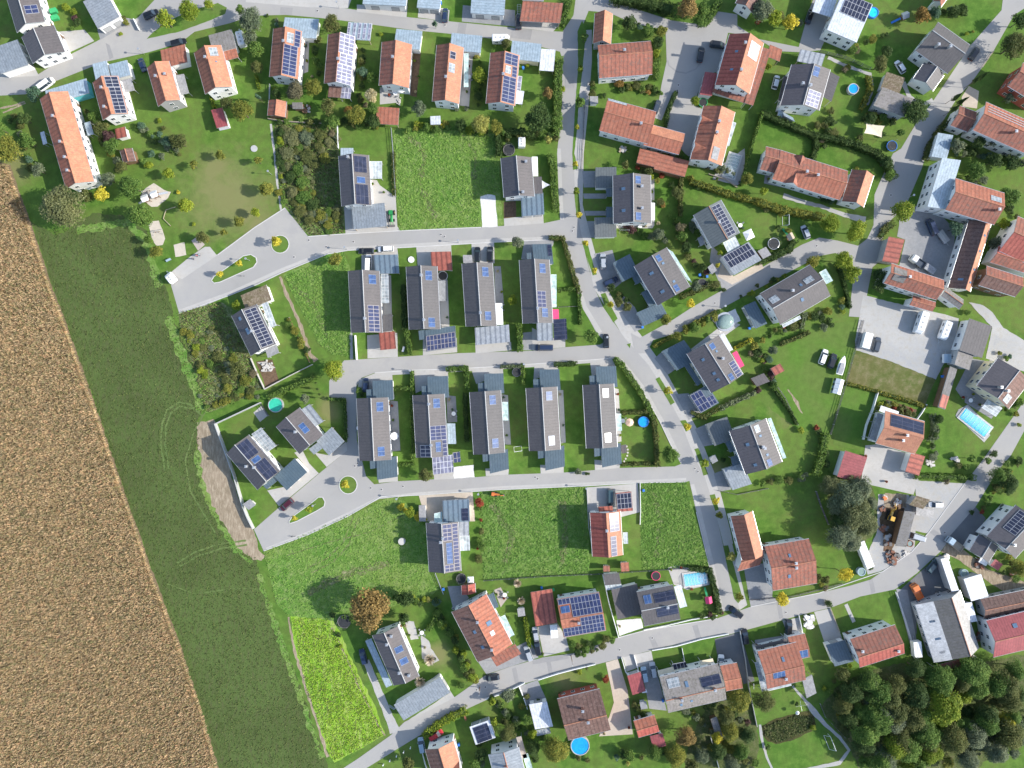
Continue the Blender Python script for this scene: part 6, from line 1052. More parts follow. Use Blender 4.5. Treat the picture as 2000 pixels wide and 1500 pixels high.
# hedges
def hedge(pts, w, h, col="green", desc=None):
    V = []; Q = [P(x, y, h * .6) for x, y in pts]; W = w * S / 2
    for a, b in zip(Q[:-1], Q[1:]):
        d = b - a; d.z = 0; L = d.length; d /= L; n_ = np.array([-d.y, d.x, 0]); dd = np.array(d); k = int(L * (2 * W + 2 * h) * 26)
        s = rs.uniform(-W, L + W, k); side = rs.rand(k); pw = 2 * W / (2 * W + 2 * h)
        off = np.where(side < pw, rs.uniform(-W, W, k), np.where(rs.rand(k) < .5, -W, W)) + rs.normal(0, .1, k)
        wob = .16 * np.sin(s * 1.7 + a.x) + .1 * np.sin(s * 4.1); z = np.where(side < pw, h + rs.uniform(-.35, .12, k) + wob, rs.uniform(.05, 1, k) * h)
        C = np.array([a.x, a.y, 0]) + dd * s[:, None] + n_ * (off * (1 + wob))[:, None]; C[:, 2] = z
        nr = np.where((side < pw)[:, None], np.array([0, 0, 1.0]), n_ * np.sign(off)[:, None]) + rs.normal(size=(k, 3)) * .55
        V.append(leafquads(C, nr, rs.uniform(.16, .38, k)))
    o = add("hedge", quads("hedge", np.concatenate(V), [M["leaf_" + col]]))
    mid = pts[len(pts) // 2] if len(pts) > 2 else ((pts[0][0] + pts[1][0]) / 2, (pts[0][1] + pts[1][1]) / 2)
    # solid woody core
    mb = MB()
    for a, b in zip(Q[:-1], Q[1:]):
        d = b - a; mb.box(0, d.length, -W * .6, W * .6, 0, h * .8, 0, math.atan2(d.y, d.x), (a.x, a.y))
    mb.build("stems", [M["leaf_dark"]], o)
    return autolabel(o, desc or f"{'long' if len(pts) > 3 else 'short'} {CN[col]} hedge", "hedge", *mid)
HG = [([(1092, 118), (1089, 160), (1088, 200), (1090, 245), (1086, 262)], 13, 2.6, "green"), ([(972, 262), (975, 282), (974, 302)], 10, 2.2, "dark"), ([(985, 258), (1020, 258), (1045, 266)], 12, 2, "dark"), ([(1076, 305), (1081, 330), (1082, 370), (1086, 408)], 11, 2.4, "green"),
 ([(1075, 464), (1099, 465), (1104, 480), (1114, 515), (1124, 548), (1131, 570)], 7, 1.7, "olive"), ([(1090, 567), (1130, 563)], 6, 1.5, "green"), ([(1131, 575), (1134, 632)], 5, 1.4, "green"), ([(1150, 695), (1202, 702)], 1, .1, "green"),
 ([(1202, 702), (1214, 712), (1232, 738), (1250, 765), (1268, 798), (1276, 815)], 9, 1.9, "green"), ([(1277, 815), (1281, 850), (1284, 908)], 8, 1.8, "olive"), ([(1218, 807), (1268, 803)], 6, 1.7, "olive"), ([(1216, 907), (1280, 905)], 5, 1.0, "olive"),
 ([(1014, 634), (1016, 683)], 9, 2.0, "green"), ([(980, 716), (1018, 715)], 6, 1.5, "silver"), ([(1021, 712), (1022, 750)], 5, 1.5, "green"), ([(1086, 712), (1124, 710)], 8, 1.4, "dark"), ([(794, 642), (801, 690)], 8, 1.8, "green"), ([(788, 560), (790, 640)], 8, 2.0, "dark"),
 ([(805, 726), (804, 800), (806, 845), (806, 898)], 5, 1.7, "green"), ([(772, 760), (804, 758)], 6, 1.6, "green"), ([(775, 908), (808, 906)], 5, 1.5, "green"), ([(875, 721), (911, 719), (912, 758)], 8, 1.8, "green"), ([(908, 770), (912, 860)], 7, 1.8, "dark"),
 ([(642, 779), (672, 781), (674, 820), (675, 860)], 5, 1.2, "green"), ([(612, 738), (585, 750), (555, 762), (527, 776)], 9, 1.9, "green"), ([(1472, 768), (1440, 782), (1408, 797)], 8, 1.8, "silver"), ([(1436, 680), (1467, 664)], 6, 1.2, "gold"), ([(1352, 806), (1375, 816), (1400, 800)], 7, 1.2, "olive"),
 ([(1352, 356), (1385, 366), (1420, 378), (1450, 386), (1480, 394)], 10, 2.0, "golive"), ([(1480, 394), (1520, 408), (1560, 416), (1604, 424)], 12, 2.4, "golive"), ([(1330, 330), (1329, 420)], 6, 2.2, "olive"), ([(1488, 220), (1476, 262), (1464, 300), (1449, 360)], 3.5, 2.4, "green"),
 ([(1490, 222), (1520, 236), (1555, 250), (1592, 266)], 11, 2.2, "dark"), ([(1592, 266), (1594, 290), (1584, 320)], 9, 1.8, "dark"), ([(1602, 266), (1640, 274), (1675, 284), (1712, 300)], 12, 2.3, "dark"), ([(1712, 300), (1732, 318), (1744, 345)], 12, 2.4, "dark"),
 ([(1696, 152), (1700, 172), (1690, 196), (1682, 212)], 8, 1.8, "golive"), ([(1846, 240), (1830, 262), (1816, 286), (1808, 310)], 9, 2.0, "olive"), ([(1200, -4), (1250, 2), (1312, 18)], 20, 3.0, "dark"), ([(1404, 4), (1394, 22), (1380, 42)], 12, 2.4, "green"),
 ([(1650, 748), (1680, 755), (1712, 764)], 5, 1.2, "golive"), ([(1716, 766), (1760, 778), (1808, 794)], 6, 1.2, "golive"), ([(1604, 892), (1598, 908), (1594, 926)], 12, 2.6, "green"), ([(1612, 850), (1606, 880)], 11, 2.4, "green"), ([(1822, 812), (1826, 840), (1818, 860)], 8, 1.8, "silver"),
 ([(1790, 930), (1840, 931), (1900, 933)], 9, 1.7, "green"), ([(831, 1434), (855, 1416), (882, 1400), (908, 1388)], 12, 2.0, "lime"), ([(1026, 1208), (1030, 1236), (1034, 1262)], 6, 1.8, "lime"), ([(1348, 1110), (1386, 1114), (1396, 1150), (1402, 1180), (1404, 1195)], 9, 2.0, "dark"),
 ([(1312, 30), (1338, 46), (1382, 44)], 1, .1, "green"), ([(500, 148), (506, 172)], 4, 1.2, "lime"), ([(412, 190), (418, 210)], 4, 1.2, "lime"), ([(1113, 2), (1104, 30), (1098, 48)], 9, 2.0, "green"), ([(1280, 80), (1284, 115), (1282, 150)], 9, 2.0, "green"), ([(1320, 180), (1306, 215), (1300, 246)], 6, 1.4, "dark"),
 ([(813, 242), (842, 250)], 9, 1.5, "lime"), ([(1686, 480), (1704, 486)], 1, .1, "green"), ([(1720, 462), (1728, 448), (1742, 438)], 12, 1.2, "olive"), ([(1636, 516), (1650, 560), (1660, 600)], 5, 1.6, "dark"), ([(1572, 612), (1566, 640)], 7, 1.3, "silver"), ([(1526, 672), (1550, 662), (1578, 650)], 7, 1.5, "olive"),
 ([(1512, 760), (1530, 785), (1545, 805), (1556, 828)], 4, 1.4, "dark"), ([(1480, 512), (1510, 502), (1540, 488), (1552, 470)], 11, 1.8, "dark"), ([(1330, 580), (1352, 572), (1388, 556)], 8, 1.7, "olive"), ([(1240, 1000), (1242, 1070)], 1, .1, "green"), ([(880, 330), (881, 334)], 1, .1, "green"), ([(768, 300), (770, 380)], 6, .9, "olive"),
 ([(1894, 1460), (1960, 1440), (2010, 1410)], 26, 2.6, "silver"), ([(1336, 640), (1372, 624), (1396, 610)], 6, 1.3, "golive"), ([(1278, 676), (1310, 658)], 6, 1.2, "golive"), ([(852, 1206), (836, 1230)], 8, 1.6, "green"), ([(660, 240), (700, 242), (738, 248)], 5, 1.2, "olive")]
for pts, w, h, c in HG:
    if w > 2: hedge(pts, w, h, c)
# ---------------------------------------------------------------- field vegetation
def inpoly(x, y, poly):
    ins = np.zeros(len(x), bool); j = len(poly) - 1
    for i in range(len(poly)):
        xi, yi = poly[i]; xj, yj = poly[j]
        c = ((yi > y) != (yj > y)) & (x < (xj - xi) * (y - yi) / (yj - yi + 1e-9) + xi); ins ^= c; j = i
    return ins
def field(name, poly, n, hgt, wid, mats, tilt=.6, cat=None, row=None, clump=0.0, flatter=0.0, x0lim=-6):
    xs = [p[0] for p in poly]; ys = [p[1] for p in poly]; x = rs.uniform(max(x0lim, min(xs)), max(xs), n); y = rs.uniform(min(ys), min(1512, max(ys)), n)
    if row:   # snap to drill rows parallel to direction a (in pixels)
        a, pit, amt = row; ux, uy = math.cos(a), math.sin(a); q = -x * uy + y * ux; qs = np.round(q / pit) * pit; dq = (qs - q) * amt; x = x - uy * dq; y = y + ux * dq
    m_ = inpoly(x, y, poly)
    if clump:
        v = np.sin(x * .21 + 2 * np.sin(y * .13)) * np.sin(y * .19 + 1.7 * np.sin(x * .11)) + .5 * np.sin(x * .6) * np.sin(y * .53); m_ &= v > rs.uniform(-1.6, clump, n)
    x, y = x[m_], y[m_]; k = len(x); h = hgt * rs.uniform(.45, 1.1, k); C = np.stack([(x - 1000) * S, (750 - y) * S, h * .5], 1)
    a = rs.uniform(0, 6.28, k); up = np.stack([np.cos(a) * tilt, np.sin(a) * tilt, np.full(k, 1.0)], 1) * (h * .5)[:, None] ; b = a + rs.uniform(.6, 2.4, k)
    sd_ = np.stack([np.cos(b), np.sin(b), rs.uniform(-.3, .3, k)], 1) * (wid * rs.uniform(.5, 1.2, k))[:, None]
    V = np.stack([C - up - sd_ * .4, C - up + sd_ * .4, C + up + sd_ * .5, C + up - sd_ * .5], 1)
    o = add(name, quads(name, V, mats, rs.randint(0, len(mats), k))); tag(o, kind="stuff"); return o
CORNV = [(-6, 322), (14, 324), (26, 360), (58, 448), (80, 514), (98, 570), (114, 606), (149, 702), (181, 792), (208, 872), (234, 952), (266, 1042), (294, 1122), (344, 1252), (394, 1397), (424, 1510), (-6, 1510)]
field("corn_crop", CORNV, 640000, 1.9, .15, [M["corn_leaf"], M["corn_leaf"], M["corn_leaf_green"]], .95, row=(math.radians(71.5), 4.7, .3))
for i, p_ in enumerate([[(515, 1078), (730, 985), (785, 972), (832, 1030), (838, 1118), (858, 1150), (780, 1180), (700, 1200), (565, 1203), (540, 1180)], [(768, 252), (900, 256), (968, 262), (978, 380), (936, 382), (938, 440), (780, 451), (775, 380)],
        [(940, 962), (1140, 951), (1152, 1122), (945, 1133), (938, 1040)], [(1250, 944), (1340, 941), (1352, 990), (1385, 1105), (1255, 1113)], [(556, 540), (672, 492), (686, 560), (684, 697), (650, 692), (622, 670)]]):
    field("tall_grass", p_, 12000, .3, .2, [M["grass_blade"]], 2.0, clump=.4)
field("weeds", [(537, 242), (655, 250), (672, 455), (604, 460), (552, 390), (540, 300)], 15000, .6, .17, [M["straw_blade"], M["grass_blade"], M["straw_blade"]], 1.3, clump=1.0)
field("weeds", [(347, 612), (430, 590), (492, 700), (512, 758), (460, 785), (404, 806), (372, 700)], 14000, .6, .17, [M["straw_blade"], M["grass_blade"], M["straw_blade"]], 1.3, clump=1.0)
field("meadow_grass", [(300, 520), (330, 580), (366, 690), (400, 790), (386, 824), (398, 964), (462, 1068), (500, 1090), (550, 1240), (600, 1380), (636, 1500), (436, 1500), (350, 1250), (240, 950), (120, 604), (72, 450), (150, 444), (240, 424)], 70000, .25, .2, [M["meadow_blade"]], 1.8, row=(math.radians(70), 3.0, .6), clump=.6)
field("mustard_crop", [(570, 1208), (638, 1206), (688, 1295), (750, 1435), (702, 1463), (652, 1486), (600, 1350)], 42000, .3, .2, [M["mustard_leaf"], M["mustard_leaf"], M["mustard_leaf"], M["straw_blade"]], 1.4, row=(math.radians(68), 3.4, .5), clump=1.6)
field("water_plants", [(1492, 1418), (1560, 1395), (1588, 1402), (1582, 1426), (1515, 1450), (1494, 1436)], 3500, .4, .3, [M["straw_blade"], M["meadow_blade"]], 1.5)
# ---------------------------------------------------------------- vehicles
def loft(mb, st, mi):
    """st: list of (x, [(y,z)...]) rings, same count"""
    b = len(mb.v); n = len(st[0][1])
    for x, r in st: mb.v += [(x, y, z) for y, z in r]
    for i in range(len(st) - 1):
        for j in range(n): mb.f.append([b + i * n + j, b + i * n + (j + 1) % n, b + (i + 1) * n + (j + 1) % n, b + (i + 1) * n + j]); mb.m.append(mi)
    mb.f.append([b + j for j in range(n)][::-1]); mb.m.append(mi); mb.f.append([b + (len(st) - 1) * n + j for j in range(n)]); mb.m.append(mi)
def ring(hw, z0, z1, ch=.12): return [(-hw + ch, z0), (hw - ch, z0), (hw, z0 + ch), (hw, z1 - ch * 1.3), (hw - ch * 1.4, z1), (-hw + ch * 1.4, z1), (-hw, z1 - ch * 1.3), (-hw, z0 + ch)]
CARM = {}
def carparts(kind):
    if kind in CARM: return CARM[kind]
    L, W, Hh = dict(car=(4.3, 1.78, 1.48), estate=(4.7, 1.85, 1.55), van=(5.3, 1.95, 2.1), suv=(4.6, 1.9, 1.75), pickup=(5.2, 1.9, 1.8))[kind]; w = W / 2
    b = MB(); sh = Hh * .58 if kind != 'van' else Hh * .55; hl = L / 2
    loft(b, [(-hl, ring(w * .82, .38, sh * .86)), (-hl + .12, ring(w * .93, .28, sh * .97)), (-hl + .7, ring(w, .24, sh)), (0, ring(w, .24, sh)), (hl - 1.2, ring(w, .24, sh * .97)), (hl - .35, ring(w * .93, .26, sh * .82)), (hl, ring(w * .76, .36, sh * .66))], 0)
    # roof plate and pillars
    x0, x1 = dict(car=(-1.55, .55), estate=(-2.0, .6), van=(-2.45, 1.35), suv=(-1.95, .6), pickup=(-.55, .75))[kind]; rw = w * .72
    fx, bx = x1 + (.75 if kind != 'van' else .6), x0 - (.45 if kind in ('car',) else .22); xb = max(bx, -hl + .1)
    body = [(x0, ring(rw, Hh - .1, Hh, .03)), (x0 + .3, ring(rw, Hh - .08, Hh + .03, .03)), (x1 - .2, ring(rw, Hh - .08, Hh + .02, .03)), (x1, ring(rw, Hh - .1, Hh - .01, .03))]; loft(b, body, 0)
    if kind == 'pickup': b.box(-hl + .15, -.7, -w + .12, w - .12, sh - .28, sh + .02, 1)
    for sgn in (-1, 1):
        for xx in ([x0 + .1, (x0 + x1) / 2, x1 - .05] if kind != 'van' else [x0 + .1, x1 - .9, x1 - .05]):
            b.tube((xx, sgn * rw * 1.0, Hh - .05), (xx + (.12 if xx > 0 else -.05), sgn * w * .93, sh), .045, 4)
        b.tube((fx - 1.1 + .7, sgn * w * 1.02, sh + .12), (fx - 1.1 + .7, sgn * (w * 1.02 + .16), sh + .14), .08, 5)
    bm = b.me("body", [M["silver_paint"], M["dark_frame"]])
    gl = MB(); q = w * .92
    gl.poly([(xb, -q, sh - .02), (fx, -q, sh - .04), (fx, q, sh - .04), (xb, q, sh - .02), (x0, -rw, Hh - .04), (x1, -rw, Hh - .04), (x1, rw, Hh - .04), (x0, rw, Hh - .04)], [(0, 1, 5, 4), (1, 2, 6, 5), (2, 3, 7, 6), (3, 0, 4, 7)])
    gm = gl.me("windows", [M["glass"]])
    wh = MB(); wh.tube((0, -.1, 0), (0, .1, 0), .33, 12, 0); wh.tube((0, -.115, 0), (0, .115, 0), .2, 8, 1); wm = wh.me("wheel", [M["tyre"], M["rim"]])
    lp = MB(); lp.box(0, .08, -.17, .17, -.07, .07); hlm = lp.me("headlight", [M["lamp_lens"]]); tlm = lp.me("tail_light", [M["red_lens"]])
    CARM[kind] = (bm, gm, wm, hlm, tlm, L, w, sh); return CARM[kind]
def car(x, y, ang, paint, kind="car", desc=None):
    bm, gm, wm, hlm, tlm, L, w, sh = carparts(kind); p = P(x, y, .9)
    r = add("car" if kind != "van" else "van", None, None, (p.x, p.y, .02), math.radians(ang))
    b = add("body", bm, r); setmat(b, M[paint + "_paint"]); add("windows", gm, r)
    for sx in (-1, 1):
        for sy in (-1, 1): add("wheel", wm, r, (sx * L * .31, sy * (w - .12), .33))
    for sy in (-1, 1): add("headlight", hlm, r, (L / 2 - .16, sy * w * .6, sh * .6)); add("tail_light", tlm, r, (-L / 2 - .02, sy * w * .62, sh * .68))
    nm = dict(car="car", estate="estate car", van="van", suv="off-road car", pickup="pickup truck")[kind]
    autolabel(r, desc or f"{paint.replace('_', ' ')} {nm}", nm.split()[0] if kind == "van" else ("pickup" if kind == "pickup" else "car"), x, y, None)
    return r
for c in [(294, 27, 27, "black", "estate"), (348, 82, 15, "black", "estate"), (277, 126, 112, "navy", "car"), (869, 29, 88, "navy", "car"), (1013, 42, 90, "black", "suv"), (1369, 106, 80, "black", "estate"), (1402, 87, -8, "black", "suv"), (1283, 208, 70, "slate", "car"), (1516, 160, 75, "white", "car"),
          (1582, 31, 72, "black", "estate"), (1759, 130, 122, "white", "car"), (1904, 104, 55, "black", "suv"), (1178, 510, 92, "silver", "estate"), (1193, 550, 25, "navy", "estate"), (715, 490, 180, "black", "estate"), (753, 486, 183, "white", "estate"), (719, 514, 88, "white", "van"), (932, 497, 88, "black", "estate"), (957, 496, 88, "black", "suv"),
          (714, 752, 86, "navy", "car"), (560, 986, 222, "maroon", "suv"), (1574, 453, 112, "silver", "car"), (1713, 673, 75, "slate", "suv"), (1609, 697, 70, "white", "estate"), (1626, 705, 68, "black", "suv"), (1829, 986, 180, "white", "car"), (1789, 1048, 163, "silver", "van"),
          (1822, 1106, 50, "teal", "estate"), (1438, 1196, 142, "black", "estate"), (1541, 1225, 85, "black", "suv"), (1456, 1244, 98, "black", "estate"), (1408, 1294, 85, "white", "suv"), (1259, 1318, 100, "pale_blue", "estate"), (1276, 1309, 100, "silver", "estate"), (1050, 1266, 100, "black", "estate"), (1046, 1239, 100, "silver", "car"), (1032, 1277, 110, "silver", "estate"),
          (962, 1324, 188, "black", "car"), (851, 1436, 30, "red", "estate"), (823, 1456, 100, "pale_blue", "estate"), (709, 1283, 105, "navy", "estate"), (1192, 972, 270, "teal", "van"), (1063, 679, 180, "navy", "van"), (1184, 666, 92, "black", "car"), (90, 164, 36, "white", "van"), (1820, 443, 112, "navy", "van")]:
    if c[3] == "white" and "white_paint" not in M: pass
    car(*c)
wp = M["white_paint"]
def gen(name, x, y, ang, z=.9): p = P(x, y, z); return add(name, None, None, (p.x, p.y, .02), math.radians(ang))
def wheels(r, pts, rad=.33):
    for X, Y in pts: MB().tube((0, -.1, 0), (0, .1, 0), rad, 12, 0).tube((0, -.115, 0), (0, .115, 0), rad * .6, 8, 1).build("wheel", [M["tyre"], M["rim"]], r, (X, Y, rad))
def caravan(x, y, ang, L, W, motor, desc, hgt=2.5, cat="caravan"):
    r = gen("motorhome" if motor else "caravan", x, y, ang, 2); b = MB(); w = W / 2; h = L / 2
    loft(b, [(-h, ring(w * .95, .5, hgt * .93, .12)), (-h + .2, ring(w, .42, hgt, .12)), (h - .9, ring(w, .42, hgt, .12)), (h - .15, ring(w * .97, .5, hgt * (.72 if motor else .8), .12)), (h, ring(w * .92, .6, hgt * .6, .1))], 0); b.build("body", [wp], r)
    for X in (-h * .55, 0, h * .45): MB().box(X - .25, X + .25, -.25, .25, hgt, hgt + .1, 0).build("roof_vent", [M["grey_wall"]], r)
    for s in (-1, 1):
        for X in (-h * .5, h * .25): MB().box(X - .45, X + .45, -.02, .02, 1.3, 1.8).build("window", [M["glass"]], r, (0, s * (w + .0), 0))
    if motor: wheels(r, [(-h * .5, w - .15), (-h * .5, .15 - w), (h * .7, w - .15), (h * .7, .15 - w)]); MB().poly([(h - .12, -w * .8, 1.15), (h - .12, w * .8, 1.15), (h - .62, w * .75, 1.95), (h - .62, -w * .75, 1.95)], [(0, 1, 2, 3)]).poly([(h + .02, -w * .8, 1.0), (h + .02, w * .8, 1.0), (h - .02, w * .8, 1.35), (h - .02, -w * .8, 1.35)], [(0, 1, 2, 3)]).build("windscreen", [M["glass"]], r)
    else: wheels(r, [(-.1, w - .12), (-.1, .12 - w)]); MB().tube((h - .1, -.5, .45), (h + 1.3, 0, .45), .05).tube((h - .1, .5, .45), (h + 1.3, 0, .45), .05).build("drawbar", [M["steel"]], r)
    autolabel(r, desc, cat, x, y)
caravan(469, 74, 105, 4.6, 2.1, False, "small white caravan"); caravan(978, 75, 0, 5.2, 2.1, True, "white motorhome", 2.7, "motorhome"); caravan(1800, 630, 252, 6.6, 2.3, True, "long white motorhome", 2.8, "motorhome")
caravan(1848, 645, 250, 5.6, 2.3, False, "white caravan"); caravan(332, 542, 128, 3.0, 2.2, False, "short white box caravan"); caravan(1019, 277, 90, 3.0, 2.1, False, "small white caravan")
def trailer(x, y, ang, L, W, hgt, top, desc, cat="trailer", sides="steel"):
    r = gen("trailer", x, y, ang, hgt); h, w = L / 2, W / 2
    b = MB(); b.box(-h, h, -w, w, .5, .62, 0)
    for s in (-1, 1): b.box(-h, h, s * w - .04, s * w + .04, .62, hgt, 0)
    b.box(-h - .04, -h + .04, -w, w, .62, hgt, 0); b.box(h - .04, h + .04, -w, w, .62, hgt, 0); b.build("body", [M[sides]], r)
    MB().box(-h + .03, h - .03, -w + .03, w - .03, hgt - .15, hgt + .03, 0).tube((-h + .1, 0, hgt), (h - .1, 0, hgt), .12, 6).build("cover", [M[top]], r)
    wheels(r, [(0, w), (0, -w)], .3); MB().tube((h, 0, .5), (h + 1.2, 0, .5), .05).build("drawbar", [M["steel"]], r); autolabel(r, desc, cat, x, y)
trailer(1843, 462, 305, 3.9, 1.9, 1.1, "stone", "open trailer loaded with pale rubble"); trailer(1817, 525, 145, 3.2, 1.8, 1.2, "grey_fabric", "flat trailer with beige cover"); trailer(1695, 665, 75, 4.6, 2.3, 2.3, "white_fabric", "tall white box trailer", sides="white_paint")
trailer(1851, 700, 90, 2.6, 2.2, 1.6, "pale_blue_paint", "pale blue box trailer", sides="white_paint"); trailer(1082, 1233, 95, 3.9, 2.1, 2.2, "white_fabric", "white box trailer", sides="white_paint"); trailer(1691, 1084, 112, 8.2, 2.3, 2.6, "white_fabric", "long white curtain trailer", sides="white_paint")
trailer(1524, 223, 78, 2.8, 1.5, 1.2, "pale_blue_paint", "small blue and white covered trailer"); trailer(1793, 1269, 95, 4.6, 2.3, 2.4, "white_fabric", "white box trailer beside barn", sides="white_paint"); trailer(1921, 1097, 152, 2.6, 1.6, 1.0, "white_fabric", "small white-covered trailer")
# striped tent trailer
r = gen("market_stall", 1639, 755, 75, 2.2); b = MB()
for i in range(6):
    b.tube((-2.3 + i * .92, -1.2, .0), (-2.3 + i * .92, -1.2, 1.7), .03, 5, 0); b.tube((-2.3 + i * .92, 1.2, 0), (-2.3 + i * .92, 1.2, 1.7), .03, 5, 0)
b.build("frame", [M["steel"]], r)
for i in range(6): MB().box(-2.3 + i * .77, -1.54 + i * .77, 1.22, 1.26, .2, 1.7).build("side_panel", [M[("pale_blue_paint", "slate_paint")[i % 2]]], r)
for i in range(3): MB().poly([(-2.3 + i * 1.55, -1.25, 1.7), (-.8 + i * 1.55, -1.25, 1.7), (-.8 + i * 1.55, 0, 2.3), (-2.3 + i * 1.55, 0, 2.3), (-2.3 + i * 1.55, 1.25, 1.7), (-.8 + i * 1.55, 1.25, 1.7)], [(0, 1, 2, 3), (3, 2, 5, 4)]).build("canopy", [M["white_fabric"]], r)
cu = bpy.data.curves.new("lettering_curve", 'FONT'); cu.body = "KINI"; cu.size = 1.15; cu.extrude = .01; cu.align_x = 'CENTER'; cu.align_y = 'CENTER'; cu.materials.append(M["red_lens"])
to_ = bpy.data.objects.new("t", cu); COL.objects.link(to_); bpy.context.view_layer.update(); lm_ = bpy.data.meshes.new_from_object(to_); bpy.data.objects.remove(to_)
lo = add("lettering", lm_, r); lo.location = (-.35, -.62, 2.06); lo.rotation_euler = (math.radians(25.6), 0, 0)
autolabel(r, "white ridged tent stall with red lettering", "stall", 1639, 755)
# pickup with open box, orange tow truck, tan flatbed truck
def truck(x, y, ang, cabp, bed, L, desc, cat="truck"):
    r = gen("truck", x, y, ang, 1.6); h = L / 2; b = MB(); loft(b, [(h - 2.0, ring(1.0, .5, 2.3)), (h - .5, ring(1.0, .5, 2.25)), (h, ring(.9, .5, 1.3))], 0); b.build("cab", [M[cabp]], r)
    MB().poly([(h - .47, -.85, 2.1), (h - .47, .85, 2.1), (h + .02, .8, 1.3), (h + .02, -.8, 1.3)], [(0, 1, 2, 3)]).build("windscreen", [M["glass"]], r)
    m_ = MB(); m_.box(-h, h - 2.1, -1.05, 1.05, .9, 1.05, 0)
    for s in (-1, 1): m_.box(-h, h - 2.1, s * 1.05 - .03, s * 1.05 + .03, 1.05, 1.5)
    m_.box(-h, -h + .06, -1.0, 1.0, 1.05, 1.5); m_.build("load_bed", [M[bed]], r); wheels(r, [(h - .9, .85), (h - .9, -.85), (-h + 1.1, .85), (-h + 1.1, -.85)], .42); autolabel(r, desc, cat, x, y)
truck(1866, 1063, 143, "pale_blue_paint", "pale_wood", 5.6, "pale flatbed truck with sandy load bed"); truck(1792, 1156, 118, "orange_paint", "orange_paint", 5.0, "bright orange pickup truck"); truck(1793, 510, 145, "white_paint", "slate_paint", 4.8, "white pickup truck with open bed")
# caravan-like flat trailer (car carrier ladder)
r = gen("roof_rack_trailer", 1014, 22, 90, 1); b = MB()
for s in (-1, 1): b.tube((-2.2, s * .55, .7), (2.2, s * .55, .7), .05)
for i in range(9): b.tube((-2.2 + i * .55, -.55, .7), (-2.2 + i * .55, .55, .7), .04)
b.build("frame", [M["steel"]], r); wheels(r, [(0, .75), (0, -.75)], .3); autolabel(r, "ladder-framed metal trailer", "trailer", 1014, 22)
# boat on trailer
r = gen("boat", 1643, 714, 75, 1.2); b = MB(); st = []
for X, w_, z0, z1 in ((-2.8, .95, .75, 1.5), (-1.5, 1.05, .65, 1.5), (0, 1.05, .6, 1.55), (1.4, .8, .65, 1.65), (2.4, .38, .85, 1.75), (3.0, .03, 1.2, 1.8)): st.append((X, [(-w_ * .4, z0), (w_ * .4, z0), (w_, z1 - .2), (w_, z1), (w_ * .8, z1 + .02), (-w_ * .8, z1 + .02), (-w_, z1), (-w_, z1 - .2)]))
loft(b, st, 0); b.build("hull", [wp], r); c_ = MB(); loft(c_, [(-2.5, ring(.8, 1.5, 1.75, .1)), (-.8, ring(.8, 1.5, 2.1, .1)), (.2, ring(.7, 1.5, 2.0, .1)), (.8, ring(.5, 1.5, 1.7, .08))], 0); c_.build("tarpaulin", [M["grey_fabric"]], r)
MB().box(-2.6, 2.6, -.08, .08, .4, .55).build("trailer_frame", [M["steel"]], r); wheels(r, [(-.6, 1), (-.6, -1)], .3); autolabel(r, "white motor boat with grey cover on trailer", "boat", 1643, 714)
# tractor
def tractor(x, y, ang, paint, s, desc, digger=False):
    r = gen("digger" if digger else "tractor", x, y, ang, 1.5); r.scale = (s, s, s); b = MB(); loft(b, [(-.6, ring(.45, .7, 1.3)), (1.0, ring(.4, .7, 1.4)), (2.1, ring(.36, .7, 1.25))], 0); b.box(-1.4, -.1, -.75, .75, .9, 1.15, 0); b.build("body", [M[paint]], r)
    MB().box(-1.35, .0, -.62, .62, 2.35, 2.5).build("cab_roof", [M[paint]], r); MB().prism([(-1.3, -.6), (-.05, -.6), (-.05, .6), (-1.3, .6)], 1.2, 2.35, 0).build("cab_glass", [M["glass"]], r)
    if digger:
        d = MB(); d.tube((1.4, 0, 1.2), (2.6, 0, 2.4), .15, 6); d.tube((2.6, 0, 2.4), (3.9, 0, 1.0), .12, 6); d.build("boom", [M[paint]], r); MB().prism([(3.6, -.4), (4.3, -.4), (4.3, .4), (3.6, .4)], .1, .8).build("bucket", [M["iron"]], r)
        for q in (-.75, .75): t = MB(); t.box(-1.5, 1.3, q - .25, q + .25, .0, .65); t.build("track", [M["tyre"]], r)
    else:
        for q in (-.85, .85): MB().tube((0, -.22, 0), (0, .22, 0), .8, 16, 0).tube((0, -.24, 0), (0, .24, 0), .4, 10, 1).build("rear_wheel", [M["tyre"], M["yellow_paint"]], r, (-.9, q, .8)); MB().tube((0, -.15, 0), (0, .15, 0), .48, 14, 0).build("front_wheel", [M["tyre"]], r, (1.4, q * .85, .48))
        d = MB()
        for q in (-.4, .4): d.tube((.8, q, 1.2), (3.0, q, .9), .08, 6)
        d.build("loader_arms", [M[paint]], r); MB().prism([(2.9, -.95), (3.5, -.95), (3.5, .95), (2.9, .95)], .3, .9).build("bucket", [M["iron"]], r)
    autolabel(r, desc, "excavator" if digger else "tractor", x, y)
tractor(764, 420, 272, "green_paint", .95, "green tractor with front loader"); tractor(1742, 1008, 72, "yellow_paint", 1.0, "yellow excavator on bare soil", True); tractor(966, 966, -8, "orange_paint", .7, "small orange mini excavator", True)
